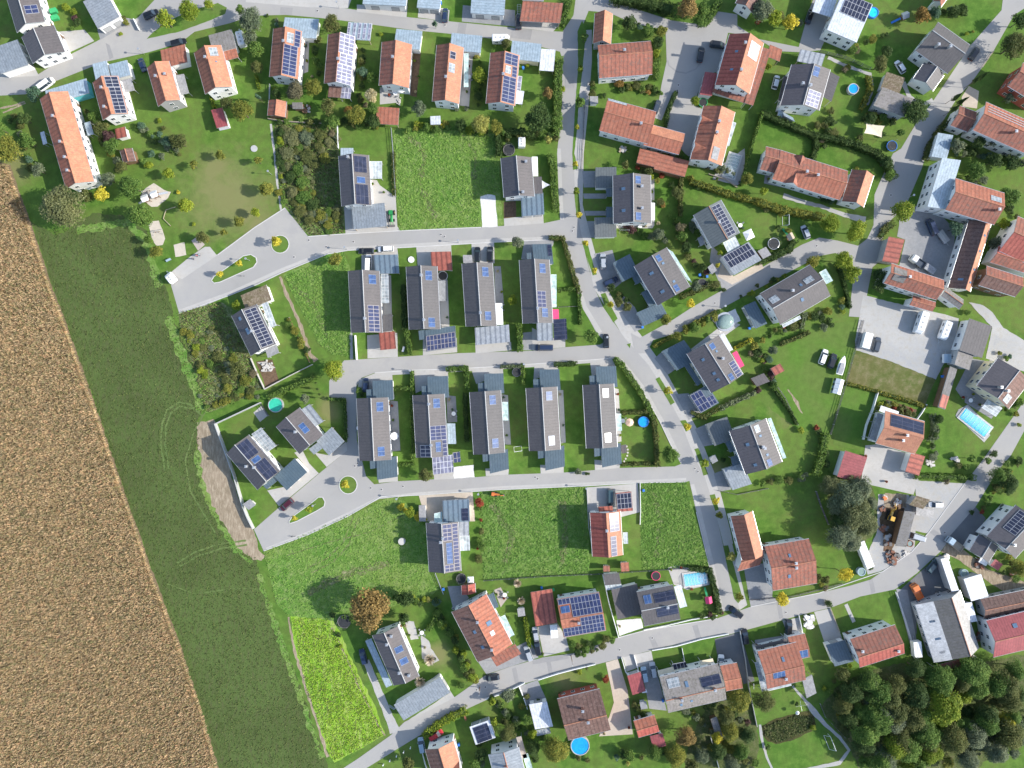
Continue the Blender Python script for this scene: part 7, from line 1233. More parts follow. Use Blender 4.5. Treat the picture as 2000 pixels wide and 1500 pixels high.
# ---------------------------------------------------------------- pools and trampolines
def pool(x, y, r, wat, rim, hgt, desc, cat="pool", ladder=True):
    p = P(x, y, hgt); R = r * S; o = add("round_pool", None, None, (p.x, p.y, 0)); b = MB(); n = 28
    for i in range(n):
        a0, a1 = 2 * math.pi * i / n, 2 * math.pi * (i + 1) / n; q = []
        for rr in (R - .22, R):
            q += [(rr * math.cos(a0), rr * math.sin(a0)), (rr * math.cos(a1), rr * math.sin(a1))]
        b.prism([q[0], q[2], q[3], q[1]], 0, hgt)
    b.build("pool_wall", [M[rim]], o); w = MB(); w.cyl((0, 0), R - .2, R - .2, .05, hgt - .14, n); w.build("water", [M[wat]], o)
    if ladder: l = MB(); [l.tube((R - .1, s, 0), (R - .1, s, hgt + .6), .03) for s in (-.2, .2)]; l.tube((R - .1, -.2, hgt + .55), (R - .1, .2, hgt + .55), .03); l.build("ladder", [M["steel"]], o)
    autolabel(o, desc, cat, x, y)
pool(538, 791, 14.5, "water_green", "silver_paint", 1.2, "round green-water pool"); pool(1257, 824, 10.5, "water_blue", "blue_plastic", 1.0, "round bright blue pool"); pool(1133, 1457, 18.5, "water_blue", "grey_wall", 1.2, "large round blue pool with grey rim"); pool(1667, 173, 10.5, "water_blue", "grey_wall", 1.2, "small round blue pool"); pool(1706, 24, 10.5, "water_cyan", "blue_plastic", .9, "round turquoise pool")
pool(1884, 1120, 8, "water_dull", "pale_blue_paint", 1.0, "round pale blue basin", "basin", False); pool(1683, 1117, 8, "water_dull", "pale_blue_paint", 1.3, "white-rimmed blue water tank", "tank", False); pool(1778, 1062, 6.5, "water_dull", "rust", .9, "rusty round basin", "basin", False)
def rectpool(x, y, L, W, ang, wat, desc, cover=False):
    p = P(x, y, .2); o = add("swimming_pool", None, None, (p.x, p.y, 0), math.radians(ang)); h, w = L / 2, W / 2; b = MB()
    for (a, c, d, e) in ((-h - .5, h + .5, -w - .5, -w), (-h - .5, h + .5, w, w + .5), (-h - .5, -h, -w, w), (h, h + .5, -w, w)): b.box(a, c, d, e, 0, .22)
    b.build("coping", [M["kerb"]], o); MB().box(-h, h, -w, w, 0.02, .14).build("water", [M[wat]], o)
    if cover:
        f = MB(); seg = 7
        for i in range(seg + 1):
            X = -h + 2 * h * i / seg; pr = None
            for k in range(9):
                t = math.pi * k / 8; q = (X, -w * math.cos(t) * 1.05, .2 + .9 * math.sin(t)); 
                if pr: f.tube(pr, q, .035, 4)
                pr = q
        f.build("cover_frame", [M["white_paint"]], o); 
        V, F, U = [], [], []
        for i in range(seg):
            for k in range(8):
                b0 = len(V)
                for X, kk in ((i, k), (i + 1, k), (i + 1, k + 1), (i, k + 1)): t = math.pi * kk / 8; V.append((-h + 2 * h * X / seg, -w * math.cos(t) * 1.04, .2 + .88 * math.sin(t)))
                F.append([b0, b0 + 1, b0 + 2, b0 + 3])
        add("cover", mesh("cover", V, F, [M["cover_glass"]]), o)
    autolabel(o, desc, "pool", x, y)
m_, nt_, bs_ = newmat("cover_glass"); bs_.inputs['Base Color'].default_value = (.75, .85, .9, 1); bs_.inputs['Roughness'].default_value = .08; bs_.inputs['Alpha'].default_value = .28
rectpool(1358, 1131, 6.6, 3.6, 8, "water_cyan", "pool under segmented glass cover", True); rectpool(1905, 825, 9.6, 3.6, -38, "water_cyan", "long pool with ribbed glass cover", True); rectpool(1430, 324, 7.0, 3.3, 73, "water_dull", "narrow pool under a glazed frame", True)
# domed pool
p = P(1418, 628, 1); o = add("domed_pool", None, None, (p.x, p.y, 0), math.radians(26)); b = MB(); V = []; n = 20
for k in range(6):
    t = k / 5 * math.pi / 2
    V.append((k, [(2.7 * math.cos(t) * math.cos(2 * math.pi * i / n), 2.2 * math.cos(t) * math.sin(2 * math.pi * i / n), .3 + 1.1 * math.sin(t)) for i in range(n)]))
vv = [q for _, r_ in V for q in r_]; ff = [[k * n + i, k * n + (i + 1) % n, (k + 1) * n + (i + 1) % n, (k + 1) * n + i] for k in range(5) for i in range(n)]
add("dome", mesh("dome", vv, ff, [M["water_dull"]], smooth=True), o); MB().cyl((0, 0), 2.9, 2.9, 0, .3, 24).build("pool_wall", [M["steel"]], o); autolabel(o, "grey oval dome-covered whirlpool on white deck", "pool", 1418, 628)
def tramp(x, y, r, rim, net=True, desc="round black trampoline", hgt=.8):
    p = P(x, y, hgt); R = r * S; o = add("trampoline", None, None, (p.x, p.y, 0)); n = 24; b = MB(); pr = None
    for i in range(n + 1):
        q = (R * math.cos(2 * math.pi * i / n), R * math.sin(2 * math.pi * i / n), hgt)
        if pr: b.tube(pr, q, .11, 5)
        pr = q
    b.build("rim_pad", [M[rim]], o); MB().cyl((0, 0), R - .1, R - .1, hgt - .05, hgt - .02, n).build("mat", [M["mat_black"]], o)
    for i in range(6):
        a = i * math.pi / 3; X, Y = R * math.cos(a), R * math.sin(a); MB().tube((X, Y, 0), (X, Y, hgt + (1.7 if net else 0)), .03, 5).build("leg", [M["steel"]], o)
    if net:
        f = MB(); pr = None
        for i in range(n + 1):
            q = (R * .97 * math.cos(2 * math.pi * i / n), R * .97 * math.sin(2 * math.pi * i / n), hgt + 1.65)
            if pr: f.tube(pr, q, .02, 4)
            pr = q
        f.build("net_hoop", [M["iron"]], o)
    autolabel(o, desc, "trampoline", x, y, None)
for a in ((994, 293, 11, "iron"), (865, 539, 9, "steel"), (1009, 727, 8.5, "slate_paint"), (1511, 476, 11, "steel"), (1371, 554, 9, "iron"), (1742, 285, 10, "blue_plastic", True, "blue-rimmed trampoline"), (1281, 1125, 8.5, "pink_fabric", False, "pink-rimmed trampoline"), (901, 1130, 9.5, "iron"), (672, 1214, 12.5, "iron"), (1373, 200, 8.5, "green_plastic", False, "green-rimmed trampoline")): tramp(*a)
# ---------------------------------------------------------------- parasols, sails, white tent
def sail(x, y, pts, h, mat, desc, cat="shade sail"):
    c = P(x, y, h); o = add("shade_sail", None, None, (c.x, c.y, 0)); q = [P(a, b, h + (.4 if i % 2 else 0)) - Vector((c.x, c.y, 0)) for i, (a, b) in enumerate(pts)]; n = len(q)
    m0 = sum(q, Vector()) / n - Vector((0, 0, .25)); V = []; F = []
    for i in range(n):
        a, b = q[i], q[(i + 1) % n]; mid = (a + b) / 2 * .88 + m0 * .12; V += [a, mid, b]; 
    V.append(m0); k = len(V) - 1
    for i in range(n): F += [[3 * i, 3 * i + 1, k], [3 * i + 1, 3 * i + 2, k]]
    add("cloth", mesh("cloth", V, F, [M[mat]]), o)
    for a in q: MB().tube((a.x, a.y, 0), (a.x, a.y, a.z), .05).build("post", [M["steel"]], o)
    autolabel(o, desc, cat, x, y)
sail(1708, 252, [(1692, 240), (1728, 246), (1722, 268), (1688, 260)], 2.6, "cream_fabric", "cream four-cornered shade sail"); sail(1065, 362, [(1058, 352), (1074, 361), (1058, 370)], 2.6, "white_fabric", "white triangular shade sail")
def parasol(x, y, r, mat, desc):
    p = P(x, y, 2.2); o = add("parasol", None, None, (p.x, p.y, 0)); R = r * S; b = MB(); b.cyl((0, 0), R, .05, 2.0, 2.6, 8); b.build("canopy", [M[mat]], o); MB().tube((0, 0, 0), (0, 0, 2.7), .03).build("pole", [M["steel"]], o); autolabel(o, desc, "parasol", x, y)
parasol(1230, 825, 8, "peach_fabric", "peach octagonal parasol"); parasol(784, 172, 9, "white_fabric", "white parasol"); parasol(770, 852, 8, "white_fabric", "white cross-shaped parasol"); parasol(1558, 1393, 4, "white_fabric", "small white parasol")
def tent(x, y, L, ang, desc, mat="white_fabric"):
    o = gen("pavilion", x, y, ang, 2.4); h = L / 2; b = MB(); b.prism([(-h, -h), (h, -h), (h, h), (-h, h)], 2.1, 2.8, 0, [(-.1, -.1), (.1, -.1), (.1, .1), (-.1, .1)]); b.build("canopy", [M[mat]], o)
    for sx in (-1, 1):
        for sy in (-1, 1): MB().tube((sx * h * .95, sy * h * .95, 0), (sx * h * .95, sy * h * .95, 2.15), .03).build("leg", [M["steel"]], o)
    autolabel(o, desc, "pavilion", x, y)
tent(1463, 458, 2.8, 25, "small white party tent"); tent(919, 1133, 1.9, 3, "small white square canopy"); # two-part climbing tower with blue slide
def playtower(x, y, ang, desc, slide="blue_plastic", roofm="white_paint"):
    o = gen("play_tower", x, y, ang, 2.4); f = MB()
    for sx in (-.7, .7):
        for sy in (-.7, .7): f.tube((sx, sy, 0), (sx, sy, 2.6), .06)
    f.box(-.8, .8, -.8, .8, 1.2, 1.3); f.build("frame", [M["wood"]], o); MB().prism([(-1, -1), (1, -1), (1, 1), (-1, 1)], 2.4, 3.1, 0, [(-1, -.05), (1, -.05), (1, .05), (-1, .05)]).build("roof", [M[roofm]], o)
    s = MB(); s.poly([(.8, -.3, 1.3), (.8, .3, 1.3), (3.2, .3, .15), (3.2, -.3, .15), (.8, -.3, 1.22), (.8, .3, 1.22), (3.2, .3, .05), (3.2, -.3, .05)], [(0, 1, 2, 3), (4, 5, 6, 7), (0, 3, 7, 4), (1, 2, 6, 5)]); s.build("slide", [M[slide]], o)
    autolabel(o, desc, "play tower", x, y)
playtower(283, 387, 200, "white-roofed play tower in sand", "steel"); playtower(301, 379, 20, "white-roofed play tower in sand", "steel"); playtower(1544, 462, 118, "wooden play tower with green slide", "green_plastic", "pale_wood"); playtower(1768, 30, 200, "play tower with blue slide and silver roof", "blue_plastic", "silver_paint"); playtower(1384, 1172, 100, "play tower with green slide", "green_plastic", "pink_fabric")
def goal(x, y, ang, w, desc):
    o = gen("football_goal", x, y, ang, 1); f = MB(); h = w / 2; f.tube((-h, 0, 0), (-h, 0, 1.9), .07).tube((h, 0, 0), (h, 0, 1.9), .07).tube((-h, 0, 1.9), (h, 0, 1.9), .07).tube((-h, 0, 1.9), (-h, 1.3, 0), .05).tube((h, 0, 1.9), (h, 1.3, 0), .05).tube((-h, 1.3, .05), (h, 1.3, .05), .05); f.build("frame", [wp], o)
    autolabel(o, desc, "goal", x, y)
goal(1625, 1450, 112, 4.6, "white football goal on mown lawn"); goal(1012, 881, 8, 2.3, "small white garden goal"); goal(1539, 430, 90, 3.0, "white garden goal"); 
def bench(x, y, ang, m, desc):
    o = gen("garden_bench", x, y, ang, .5); MB().box(-.8, .8, -.25, .2, .42, .47).build("seat", [M[m]], o); MB().box(-.8, .8, .2, .26, .47, .9).build("backrest", [M[m]], o)
    for s in (-.7, .7): MB().box(s - .04, s + .04, -.22, .22, 0, .42).build("leg", [M["iron"]], o)
    autolabel(o, desc, "bench", x, y)
bench(909, 1402, 110, "rust", "reddish garden bench"); bench(788, 682, 75, "white_paint", "white garden lounger"); bench(329, 508, 25, "pale_blue_paint", "pale bench at play lawn edge")
def table(x, y, desc, m="white_paint"):
    o = gen("garden_table", x, y, 20, .7); MB().cyl((0, 0), .65, .65, .7, .74, 16).build("table_top", [M[m]], o); MB().tube((0, 0, 0), (0, 0, .7), .06).build("leg", [M["iron"]], o)
    for i in range(4):
        a = i * math.pi / 2 + .4; MB().box(-.22, .22, -.22, .22, .4, .46).box(-.22, .22, .2, .24, .46, .9).build("chair", [M["grey_fabric"]], o, (1.15 * math.cos(a), 1.15 * math.sin(a), 0), a - math.pi / 2)
    autolabel(o, desc, "garden table", x, y)
for x, y in ((978, 600), (824, 1236), (1217, 822), (1250, 444), (886, 808), (1446, 440), (700, 836), (1896, 782), (986, 1162), (772, 182), (916, 150), (1232, 442)): table(x, y, "round garden table with four chairs")
# animals of the house: none visible. People walking and cycling on the upper turning place
def person(x, y, ang, coat, desc, step=.25):
    p = P(x, y, .9); bm = bmesh.new(); J = {}; L = []
    def v(n, co, r): J[n] = (bm.verts.new(co), r)
    v('pel', (0, 0, .95), .14); v('chest', (.02, 0, 1.28), .17); v('neck', (.03, 0, 1.48), .07); v('head', (.05, 0, 1.64), .11); v('crown', (.04, 0, 1.72), .09)
    for s, n in ((1, 'l'), (-1, 'r')):
        v('hip' + n, (0, s * .1, .9), .11); v('kn' + n, (s * step * .5 + .04, s * .1, .5), .07); v('an' + n, (s * step, s * .1, .1), .045); v('toe' + n, (s * step + .17, s * .11, .05), .04)
        v('sh' + n, (.0, s * .19, 1.42), .075); v('el' + n, (-s * .1, s * .25, 1.15), .05); v('ha' + n, (-s * .12 + .1, s * .25, .9), .04)
    E = [('pel', 'chest'), ('chest', 'neck'), ('neck', 'head'), ('head', 'crown')]
    for n in 'lr': E += [('pel', 'hip' + n), ('hip' + n, 'kn' + n), ('kn' + n, 'an' + n), ('an' + n, 'toe' + n), ('chest', 'sh' + n), ('sh' + n, 'el' + n), ('el' + n, 'ha' + n)]
    for a, b in E: bm.edges.new((J[a][0], J[b][0]))
    me = bpy.data.meshes.new("body"); bm.verts.index_update(); order = {J[k][0].index: J[k][1] for k in J}; bm.to_mesh(me); bm.free(); me.materials.append(M["skin"])
    r = add("person", None, None, (p.x, p.y, 0.02), math.radians(ang)); o = add("body", me, r)
    md = o.modifiers.new("skin", 'SKIN')
    for i, sv in enumerate(me.skin_vertices[0].data): sv.radius = (order[i],) * 2
    me.skin_vertices[0].data[0].use_root = True
    o.modifiers.new("sub", 'SUBSURF').levels = 1; o.modifiers["sub"].render_levels = 1
    j = MB(); j.prism([(-.13, -.22), (.17, -.22), (.17, .22), (-.13, .22)], .92, 1.5, 0, [(-.1, -.2), (.12, -.2), (.12, .2), (-.1, .2)])
    for s in (-1, 1): j.tube((0, s * .2, 1.42), (-s * .1, s * .27, 1.13), .085, 8); j.tube((-s * .1, s * .27, 1.14), (-s * .12 + .08, s * .26, .96), .07, 8)
    j.build("jacket", [M[coat]], r); t = MB()
    for s in (1, -1): t.tube((0, s * .1, .95), (s * step * .5 + .04, s * .1, .5), .13, 8, r2=.095); t.tube((s * step * .5 + .04, s * .1, .5), (s * step, s * .1, .12), .095, 8, r2=.075)
    t.build("trousers", [M["trousers"]], r); MB().cyl((.03, 0), .125, .06, 1.66, 1.79, 10).build("hair", [M["hair"]], r)
    l = where(desc, x, y) or desc; tag(r, l, "person"); return r
person(384, 499, 60, "jacket", "person in red jacket walking"); person(377, 505, 70, "slate_paint", "person in dark jacket walking"); person(389, 497, 240, "pale_blue_paint", "person in pale jacket walking")
def bicycle(x, y, ang, desc):
    r = gen("bicycle", x, y, ang, .5)
    for X in (-.52, .52):
        w_ = MB(); pr = None
        for i in range(17):
            q = (X + .34 * math.cos(i * math.pi / 8), 0, .35 + .34 * math.sin(i * math.pi / 8))
            if pr: w_.tube(pr, q, .025, 4)
            pr = q
        w_.build("wheel", [M["tyre"]], r)
    f = MB(); f.tube((-.52, 0, .35), (-.15, 0, .85), .025).tube((-.15, 0, .85), (.38, 0, .85), .025).tube((.38, 0, .95), (.52, 0, .35), .025).tube((-.05, 0, .35), (.38, 0, .85), .025).tube((-.52, 0, .35), (-.05, 0, .35), .02).tube((-.05, 0, .35), (-.15, 0, .9), .025); f.build("frame", [M["slate_paint"]], r)
    MB().box(-.28, -.05, -.07, .07, .92, .97).build("saddle", [M["mat_black"]], r); MB().tube((.38, -.3, 1.0), (.38, .3, 1.0), .02).build("handlebar", [M["steel"]], r); autolabel(r, desc, "bicycle", x, y)
bicycle(472, 539, 0, "dark bicycle on the street"); bicycle(572, 1048, 5, "dark bicycle on the road edge")
# ---------------------------------------------------------------- street lamps, manhole covers, bins, posts
LM = MB(); LM.tube((0, 0, 0), (0, 0, 3.5), .07, 8, r2=.05); lampole = LM.me("pole", [M["steel"]]); LH = MB(); LH.cyl((0, 0), .12, .34, 3.5, 3.62, 12).cyl((0, 0), .34, .3, 3.62, 3.74, 12); lamphead = LH.me("lamp_head", [M["steel"]]); LG = MB(); LG.cyl((0, 0), .24, .24, 3.44, 3.5, 12); lampg = LG.me("lamp_lens", [M["lamp_lens"]])
for x, y in ((488, 509), (678, 487), (896, 474), (804, 724), (1023, 712), (617, 984), (778, 971), (935, 962), (1143, 951), (282, 106), (531, 341), (1772, 387), (1183, 660), (663, 16), (1410, 600)):
    p = P(x, y); o = add("street_lamp", None, None, (p.x, p.y, 0)); add("pole", lampole, o); add("lamp_head", lamphead, o); add("lamp_lens", lampg, o); autolabel(o, "grey round-headed street lamp", "street lamp", x, y, "street lamps along the streets")
mc = MB(); mc.cyl((0, 0), .42, .42, 0, .05, 16, 0).cyl((0, 0), .30, .30, .05, .058, 16, 1); mcm = mc.me("manhole_cover", [M["kerb"], M["iron"]])
for i, (x, y) in enumerate([(470, 13), (620, 21), (869, 49), (948, 28), (1325, 166), (1340, 56), (603, 469), (690, 472), (637, 482), (574, 502), (861, 458), (868, 462), (1121, 444), (1118, 451), (693, 910), (698, 905), (724, 953), (745, 956), (787, 950), (1045, 932), (1050, 935), (1357, 915), (1363, 921), (1740, 381), (1396, 592), (1595, 480), (1210, 1269), (1274, 1246), (948, 1342), (931, 1347), (1535, 1196), (1764, 1137), (1845, 1040), (885, 1188)]):
    p = P(x, y, .05); o = add("manhole_cover", mcm, None, (p.x, p.y, .03)); autolabel(o, "round pale-ringed manhole cover", "manhole cover", x, y, "manhole covers in the streets")
def bin_(x, y, paint):
    o = gen("waste_bin", x, y, 10, .9); b = MB(); b.prism([(-.26, -.3), (.26, -.3), (.26, .3), (-.26, .3)], .05, 1.0, 0, [(-.3, -.36), (.3, -.36), (.3, .36), (-.3, .36)]); b.build("body", [M[paint]], o); MB().box(-.32, .32, -.38, .38, 1.0, 1.07).build("lid", [M[paint]], o)
    autolabel(o, ("blue" if "blue" in paint else "green") + " plastic waste bin", "waste bin", x, y)
for a in ((861, 5, "blue_plastic"), (1022, 132, "blue_plastic"), (866, 1151, "blue_plastic"), (1058, 1148, "blue_plastic"), (1081, 1152, "green_plastic"), (1295, 1369, "blue_plastic"), (1367, 537, "blue_plastic"), (1381, 540, "blue_plastic"), (1842, 735, "blue_plastic"), (1255, 639, "blue_plastic"), (1464, 641, "blue_plastic"), (1257, 958, "blue_plastic"), (896, 1455, "blue_plastic"), (208, 448, "green_plastic")): 
    if a[0] != 208: bin_(*a)
for x, y in ((104, 21), (107, 34)):
    o = gen("skip_container", x, y, 15, 1); MB().prism([(-.9, -.6), (.9, -.6), (.9, .6), (-.9, .6)], .05, 1.3, 0, [(-1, -.7), (1, -.7), (1, .7), (-1, .7)]).build("body", [M["green_plastic"]], o); autolabel(o, "green recycling container", "container", x, y)
# fences and garden walls
def fence(pts, h, th, mat, desc, posts=True, cat="fence"):
    Q = [P(x, y, h / 2) for x, y in pts]; o = add("garden_wall" if cat == "wall" else "fence", None, None, (Q[0].x, Q[0].y, 0)); c0 = Vector((Q[0].x, Q[0].y, 0)); b = MB(); ps = MB()
    for i, (a, c) in enumerate(zip(Q[:-1], Q[1:])):
        d = c - a; L = d.length; an = math.atan2(d.y, d.x); a2 = a - c0
        if cat == "wall": b.box(-th / 2, L + th / 2 - .004, -th / 2, th / 2, 0, h - i * .003, 0, an, (a2.x, a2.y))
        else:
            for z in (.15, h * .5, h - .12): b.box(0, L, -th / 2, th / 2, z, z + .1, 0, an, (a2.x, a2.y))
            k = max(1, int(L / 2.4))
            for j in range(k + 1): ps.box(L * j / k - .05, L * j / k + .05, -.05, .05, 0, h + .05, 0, an, (a2.x, a2.y))
    b.build("panels" if cat != "wall" else "wall", [M[mat]], o)
    if cat != "wall": ps.build("posts", [M["trim"]], o)
    m_ = pts[len(pts) // 2]; autolabel(o, desc, cat, *m_)
for pts, h, th, mat, desc, cat in [([(508, 787), (470, 805), (421, 828)], 1.6, .25, "grey_wall", "pale concrete garden wall", "wall"), ([(421, 828), (440, 880), (458, 930), (474, 985), (484, 1010), (495, 1032)], 1.8, .25, "grey_wall", "long pale boundary wall", "wall"), ([(508, 787), (524, 812)], 1.5, .1, "dark_frame", "dark screen fence", "fence"),
   ([(490, 700), (505, 735), (517, 760), (545, 745)], .9, .2, "stone", "white rockery wall", "wall"), ([(545, 745), (570, 732), (610, 712)], .9, .15, "stone", "low white garden wall", "wall"), ([(694, 656), (697, 702)], 1.6, .25, "white_wall", "white garden wall", "wall"), ([(565, 620), (580, 655), (597, 690), (605, 708)], .8, .12, "wood", "low wooden garden fence", "fence"),
   ([(524, 232), (552, 237), (632, 242)], 1.1, .15, "pale_wood", "pale wooden boundary fence", "fence"), ([(527, 165), (526, 195)], 1, .08, "steel", "thin wire fence", "fence"), ([(659, 243), (661, 290)], 1.2, .12, "white_paint", "white garden fence", "fence"), ([(764, 250), (768, 300), (773, 384)], 1.2, .06, "steel", "long thin wire fence", "fence"),
   ([(1137, 205), (1142, 200), (1139, 270), (1136, 332)], 1.0, .06, "dark_frame", "thin dark fence", "fence"), ([(1686, 626), (1668, 690), (1652, 748)], 1.3, .08, "dark_frame", "dark wire fence", "fence"), ([(1652, 748), (1640, 790), (1622, 848)], 1.2, .08, "dark_frame", "dark wire fence", "fence"),
   ([(1714, 766), (1704, 800), (1692, 830), (1686, 858)], 1.2, .2, "white_wall", "white garden wall", "wall"), ([(1809, 790), (1800, 806), (1791, 818)], .9, .2, "white_wall", "short white garden wall", "wall"), ([(1600, 100), (1650, 112), (1700, 134)], 1.5, .1, "dark_frame", "long dark solid fence", "fence"), ([(1940, 100), (1918, 132)], 1.0, .06, "pale_wood", "wooden roadside fence", "fence"),
   ([(1250, 944), (1251, 1000), (1250, 1024)], .7, .15, "white_wall", "low white edging wall", "wall"), ([(1146, 955), (1150, 1030), (1158, 1082)], .7, .12, "grey_wall", "low pale edging wall", "wall"), ([(945, 1134), (1060, 1126), (1170, 1121), (1250, 1116), (1340, 1110)], 1.1, .06, "dark_frame", "long thin dark mesh fence", "fence"),
   ([(1177, 1122), (1190, 1180), (1208, 1244)], 1.1, .2, "white_wall", "long white boundary wall", "wall"), ([(1258, 1230), (1300, 1222), (1350, 1210), (1400, 1202)], .7, .2, "white_wall", "low white roadside wall", "wall"), ([(1052, 1327), (1090, 1315), (1120, 1307), (1162, 1297)], .9, .22, "white_wall", "low white wall with pillars", "wall"),
   ([(1014, 1341), (1022, 1360), (1030, 1384)], .9, .2, "white_wall", "white driveway wall", "wall"), ([(948, 1365), (985, 1353), (1024, 1334)], .9, .2, "white_wall", "white roadside wall", "wall"), ([(1274, 1270), (1320, 1262), (1370, 1248), (1422, 1238)], .7, .2, "white_wall", "long low white roadside wall", "wall"),
   ([(1214, 1284), (1222, 1312), (1226, 1318)], .8, .2, "white_wall", "white parking bay wall", "wall"), ([(1238, 1280), (1246, 1306)], .8, .2, "white_wall", "white parking bay divider", "wall"), ([(1332, 1266), (1337, 1292)], .7, .12, "white_wall", "short white lawn divider", "wall"), ([(1445, 1232), (1456, 1290), (1462, 1340), (1478, 1418)], 1.0, .15, "grey_wall", "long grey boundary wall", "wall"),
   ([(1560, 1202), (1568, 1238)], .8, .12, "white_wall", "white edging beside stacked slabs", "wall"), ([(1622, 1188), (1640, 1234)], .6, .12, "pale_wood", "low timber edging", "fence"), ([(1750, 1156), (1770, 1220), (1790, 1285)], 1.2, .12, "steel", "long grey metal fence", "fence"), ([(1466, 1172), (1543, 1166), (1600, 1152), (1645, 1140)], .9, .06, "iron", "dark roadside fence", "fence"),
   ([(823, 1463), (830, 1490), (836, 1510)], .9, .15, "white_wall", "white driveway edging", "wall"), ([(1602, 1375), (1612, 1400), (1650, 1440)], .8, .06, "iron", "dark pond fence", "fence"), ([(1388, 1440), (1396, 1470), (1404, 1500)], 1.0, .12, "white_wall", "pale path wall", "wall"), ([(760, 1378), (770, 1384), (858, 1316)], 1.4, .1, "steel", "metal railing behind garage", "fence"),
   ([(770, 1132), (768, 1160), (745, 1230)][:0] or [(850, 1120), (862, 1150), (866, 1160)], 1.0, .08, "steel", "grey garden fence", "fence"), ([(262, 38), (272, 58)], 1.0, .2, "white_wall", "white driveway pillar wall", "wall"), ([(1090, 600), (1132, 598)], .9, .06, "iron", "thin garden fence", "fence"), ([(1384, 340), (1416, 350), (1440, 366)], .8, .1, "pale_wood", "low pale garden fence", "fence"),
   ([(1516, 752), (1534, 778), (1558, 830)], 1.0, .06, "iron", "thin meadow fence", "fence"), ([(1408, 797), (1440, 784), (1472, 770)], .9, .06, "iron", "thin hedge fence", "fence"), ([(1404, 958), (1440, 966), (1500, 954)], .8, .06, "iron", "thin lawn fence", "fence"), ([(1594, 960), (1604, 990), (1618, 1024)], 1.2, .12, "iron", "dark fence under willows", "fence")]:
    fence(pts, h, th, mat, desc, cat=cat)
# stepping stones, stacks, log piles, rockery
def pile(x, y, n, r, mat, desc, cat, sz=.5, name="stone_pile"):
    rr = random.Random(int(x + y)); b = MB(); p = P(x, y)
    for i in range(n):
        a = rr.uniform(0, 6.28); d = rr.uniform(0, r * S); s = rr.uniform(.5, 1.1) * sz; z = rr.uniform(0, .3) * sz
        b.box(-s * .6, s * .6, -s * .4, s * .4, z, z + s * .6, rr.randrange(2), rr.uniform(0, 3.1), (d * math.cos(a), d * math.sin(a)))
    o = b.build(name, [M[mat], M["stone" if mat != "rust" else "iron"]], None, (p.x, p.y, 0)); autolabel(o, desc, cat, x, y)
pile(1578, 1214, 22, 12, "white_paint", "stack of white slabs on pallets", "slab stack", 1.2, "slab_stack"); pile(1742, 1088, 40, 14, "rust", "heap of rusty scrap and tyres", "scrap heap", 1.0, "scrap_heap"); pile(1734, 1060, 16, 7, "rust", "rusty trailer wreck", "scrap heap", 1.0, "scrap_heap"); pile(522, 716, 60, 12, "stone", "white rockery", "rockery", .6); pile(1815, 905, 14, 8, "stone", "rockery with pale boulders", "rockery", .8); pile(1866, 896, 20, 9, "stone", "rockery", "rockery", .8)
pile(1752, 984, 50, 9, "wood", "mound of brown earth", "earth mound", .8, "earth_mound"); pile(1846, 1090, 20, 8, "white_paint", "heap of white formwork", "building material", .8, "material_heap"); pile(1768, 1080, 14, 6, "stone", "small stone heap", "stone heap", .6); pile(1832, 1164, 26, 9, "iron", "row of dark scrap metal", "scrap heap", .9, "scrap_heap"); pile(1912, 1240, 26, 12, "rust", "clutter of rusty parts", "scrap heap", .8, "scrap_heap")
pile(1900, 1290, 18, 9, "steel", "stack of metal gratings", "metal stack", .8, "metal_stack"); pile(1976, 1118, 22, 9, "rust", "stack of rusty beams", "beam stack", .9, "beam_stack"); pile(1908, 1100, 26, 10, "rust", "row of rusty steel beams", "beam stack", 1.0, "beam_stack"); pile(1216, 292, 24, 7, "pale_wood", "pile of firewood", "woodpile", .7, "woodpile"); 
pile(1726, 972, 8, 5, "orange_paint", "orange container parts", "container", 1.0, "container"); pile(780, 198, 14, 8, "stone", "patio furniture group", "furniture", .5, "garden_furniture"); pile(570, 208, 8, 6, "iron", "garden tools and pots", "garden tools", .5, "garden_tools"); pile(598, 214, 14, 10, "wood", "raised vegetable beds", "vegetable bed", .8, "vegetable_bed"); pile(1540, 1172, 1, 1, "stone", "boulder on lawn", "boulder", .8)
for i, (x, y) in enumerate([(1224, 872), (1226, 878), (1226, 884), (1225, 890), (1222, 896), (1219, 901), (1216, 905)]):
    p = P(x, y); o = MB().cyl((0, 0), .3, .28, 0, .07, 10).build("stepping_stone", [M["stone"]], None, (p.x, p.y, .01)); tag(o, OW[i].replace("seventh", "lowest") + " white stepping stone in the curved line beside the rightmost lower-row garage", "stepping stone", "stepping stones in a curved line beside the slate garage")
# disc table / trampoline-like pads seen in the meadow and lawn
p = P(785, 1057, .5); o = MB().cyl((0, 0), 1.05, 1.05, 0, 1.1, 20).build("water_tank", [M["stone"]], None, (p.x, p.y, 0)); autolabel(o, "round pale concrete tank in tall grass", "tank", 785, 1057)
p = P(496, 290, .2); o = MB().cyl((0, 0), 1.0, 1.0, 0, .2, 20).build("round_pad", [M["grey_wall"]], None, (p.x, p.y, 0)); autolabel(o, "round grey pad in park lawn", "lawn disc", 496, 290)
p = P(803, 507, .3); o = MB().cyl((0, 0), .95, .95, 0, .3, 16).cyl((0, 0), .55, .55, .3, .34, 12).build("fire_pit", [M["white_paint"]], None, (p.x, p.y, 0)); autolabel(o, "white ring fire pit on dry lawn", "fire pit", 803, 507)
for x, y, h in ((1120, 1268, 0), (860, 1342, 0)): pass
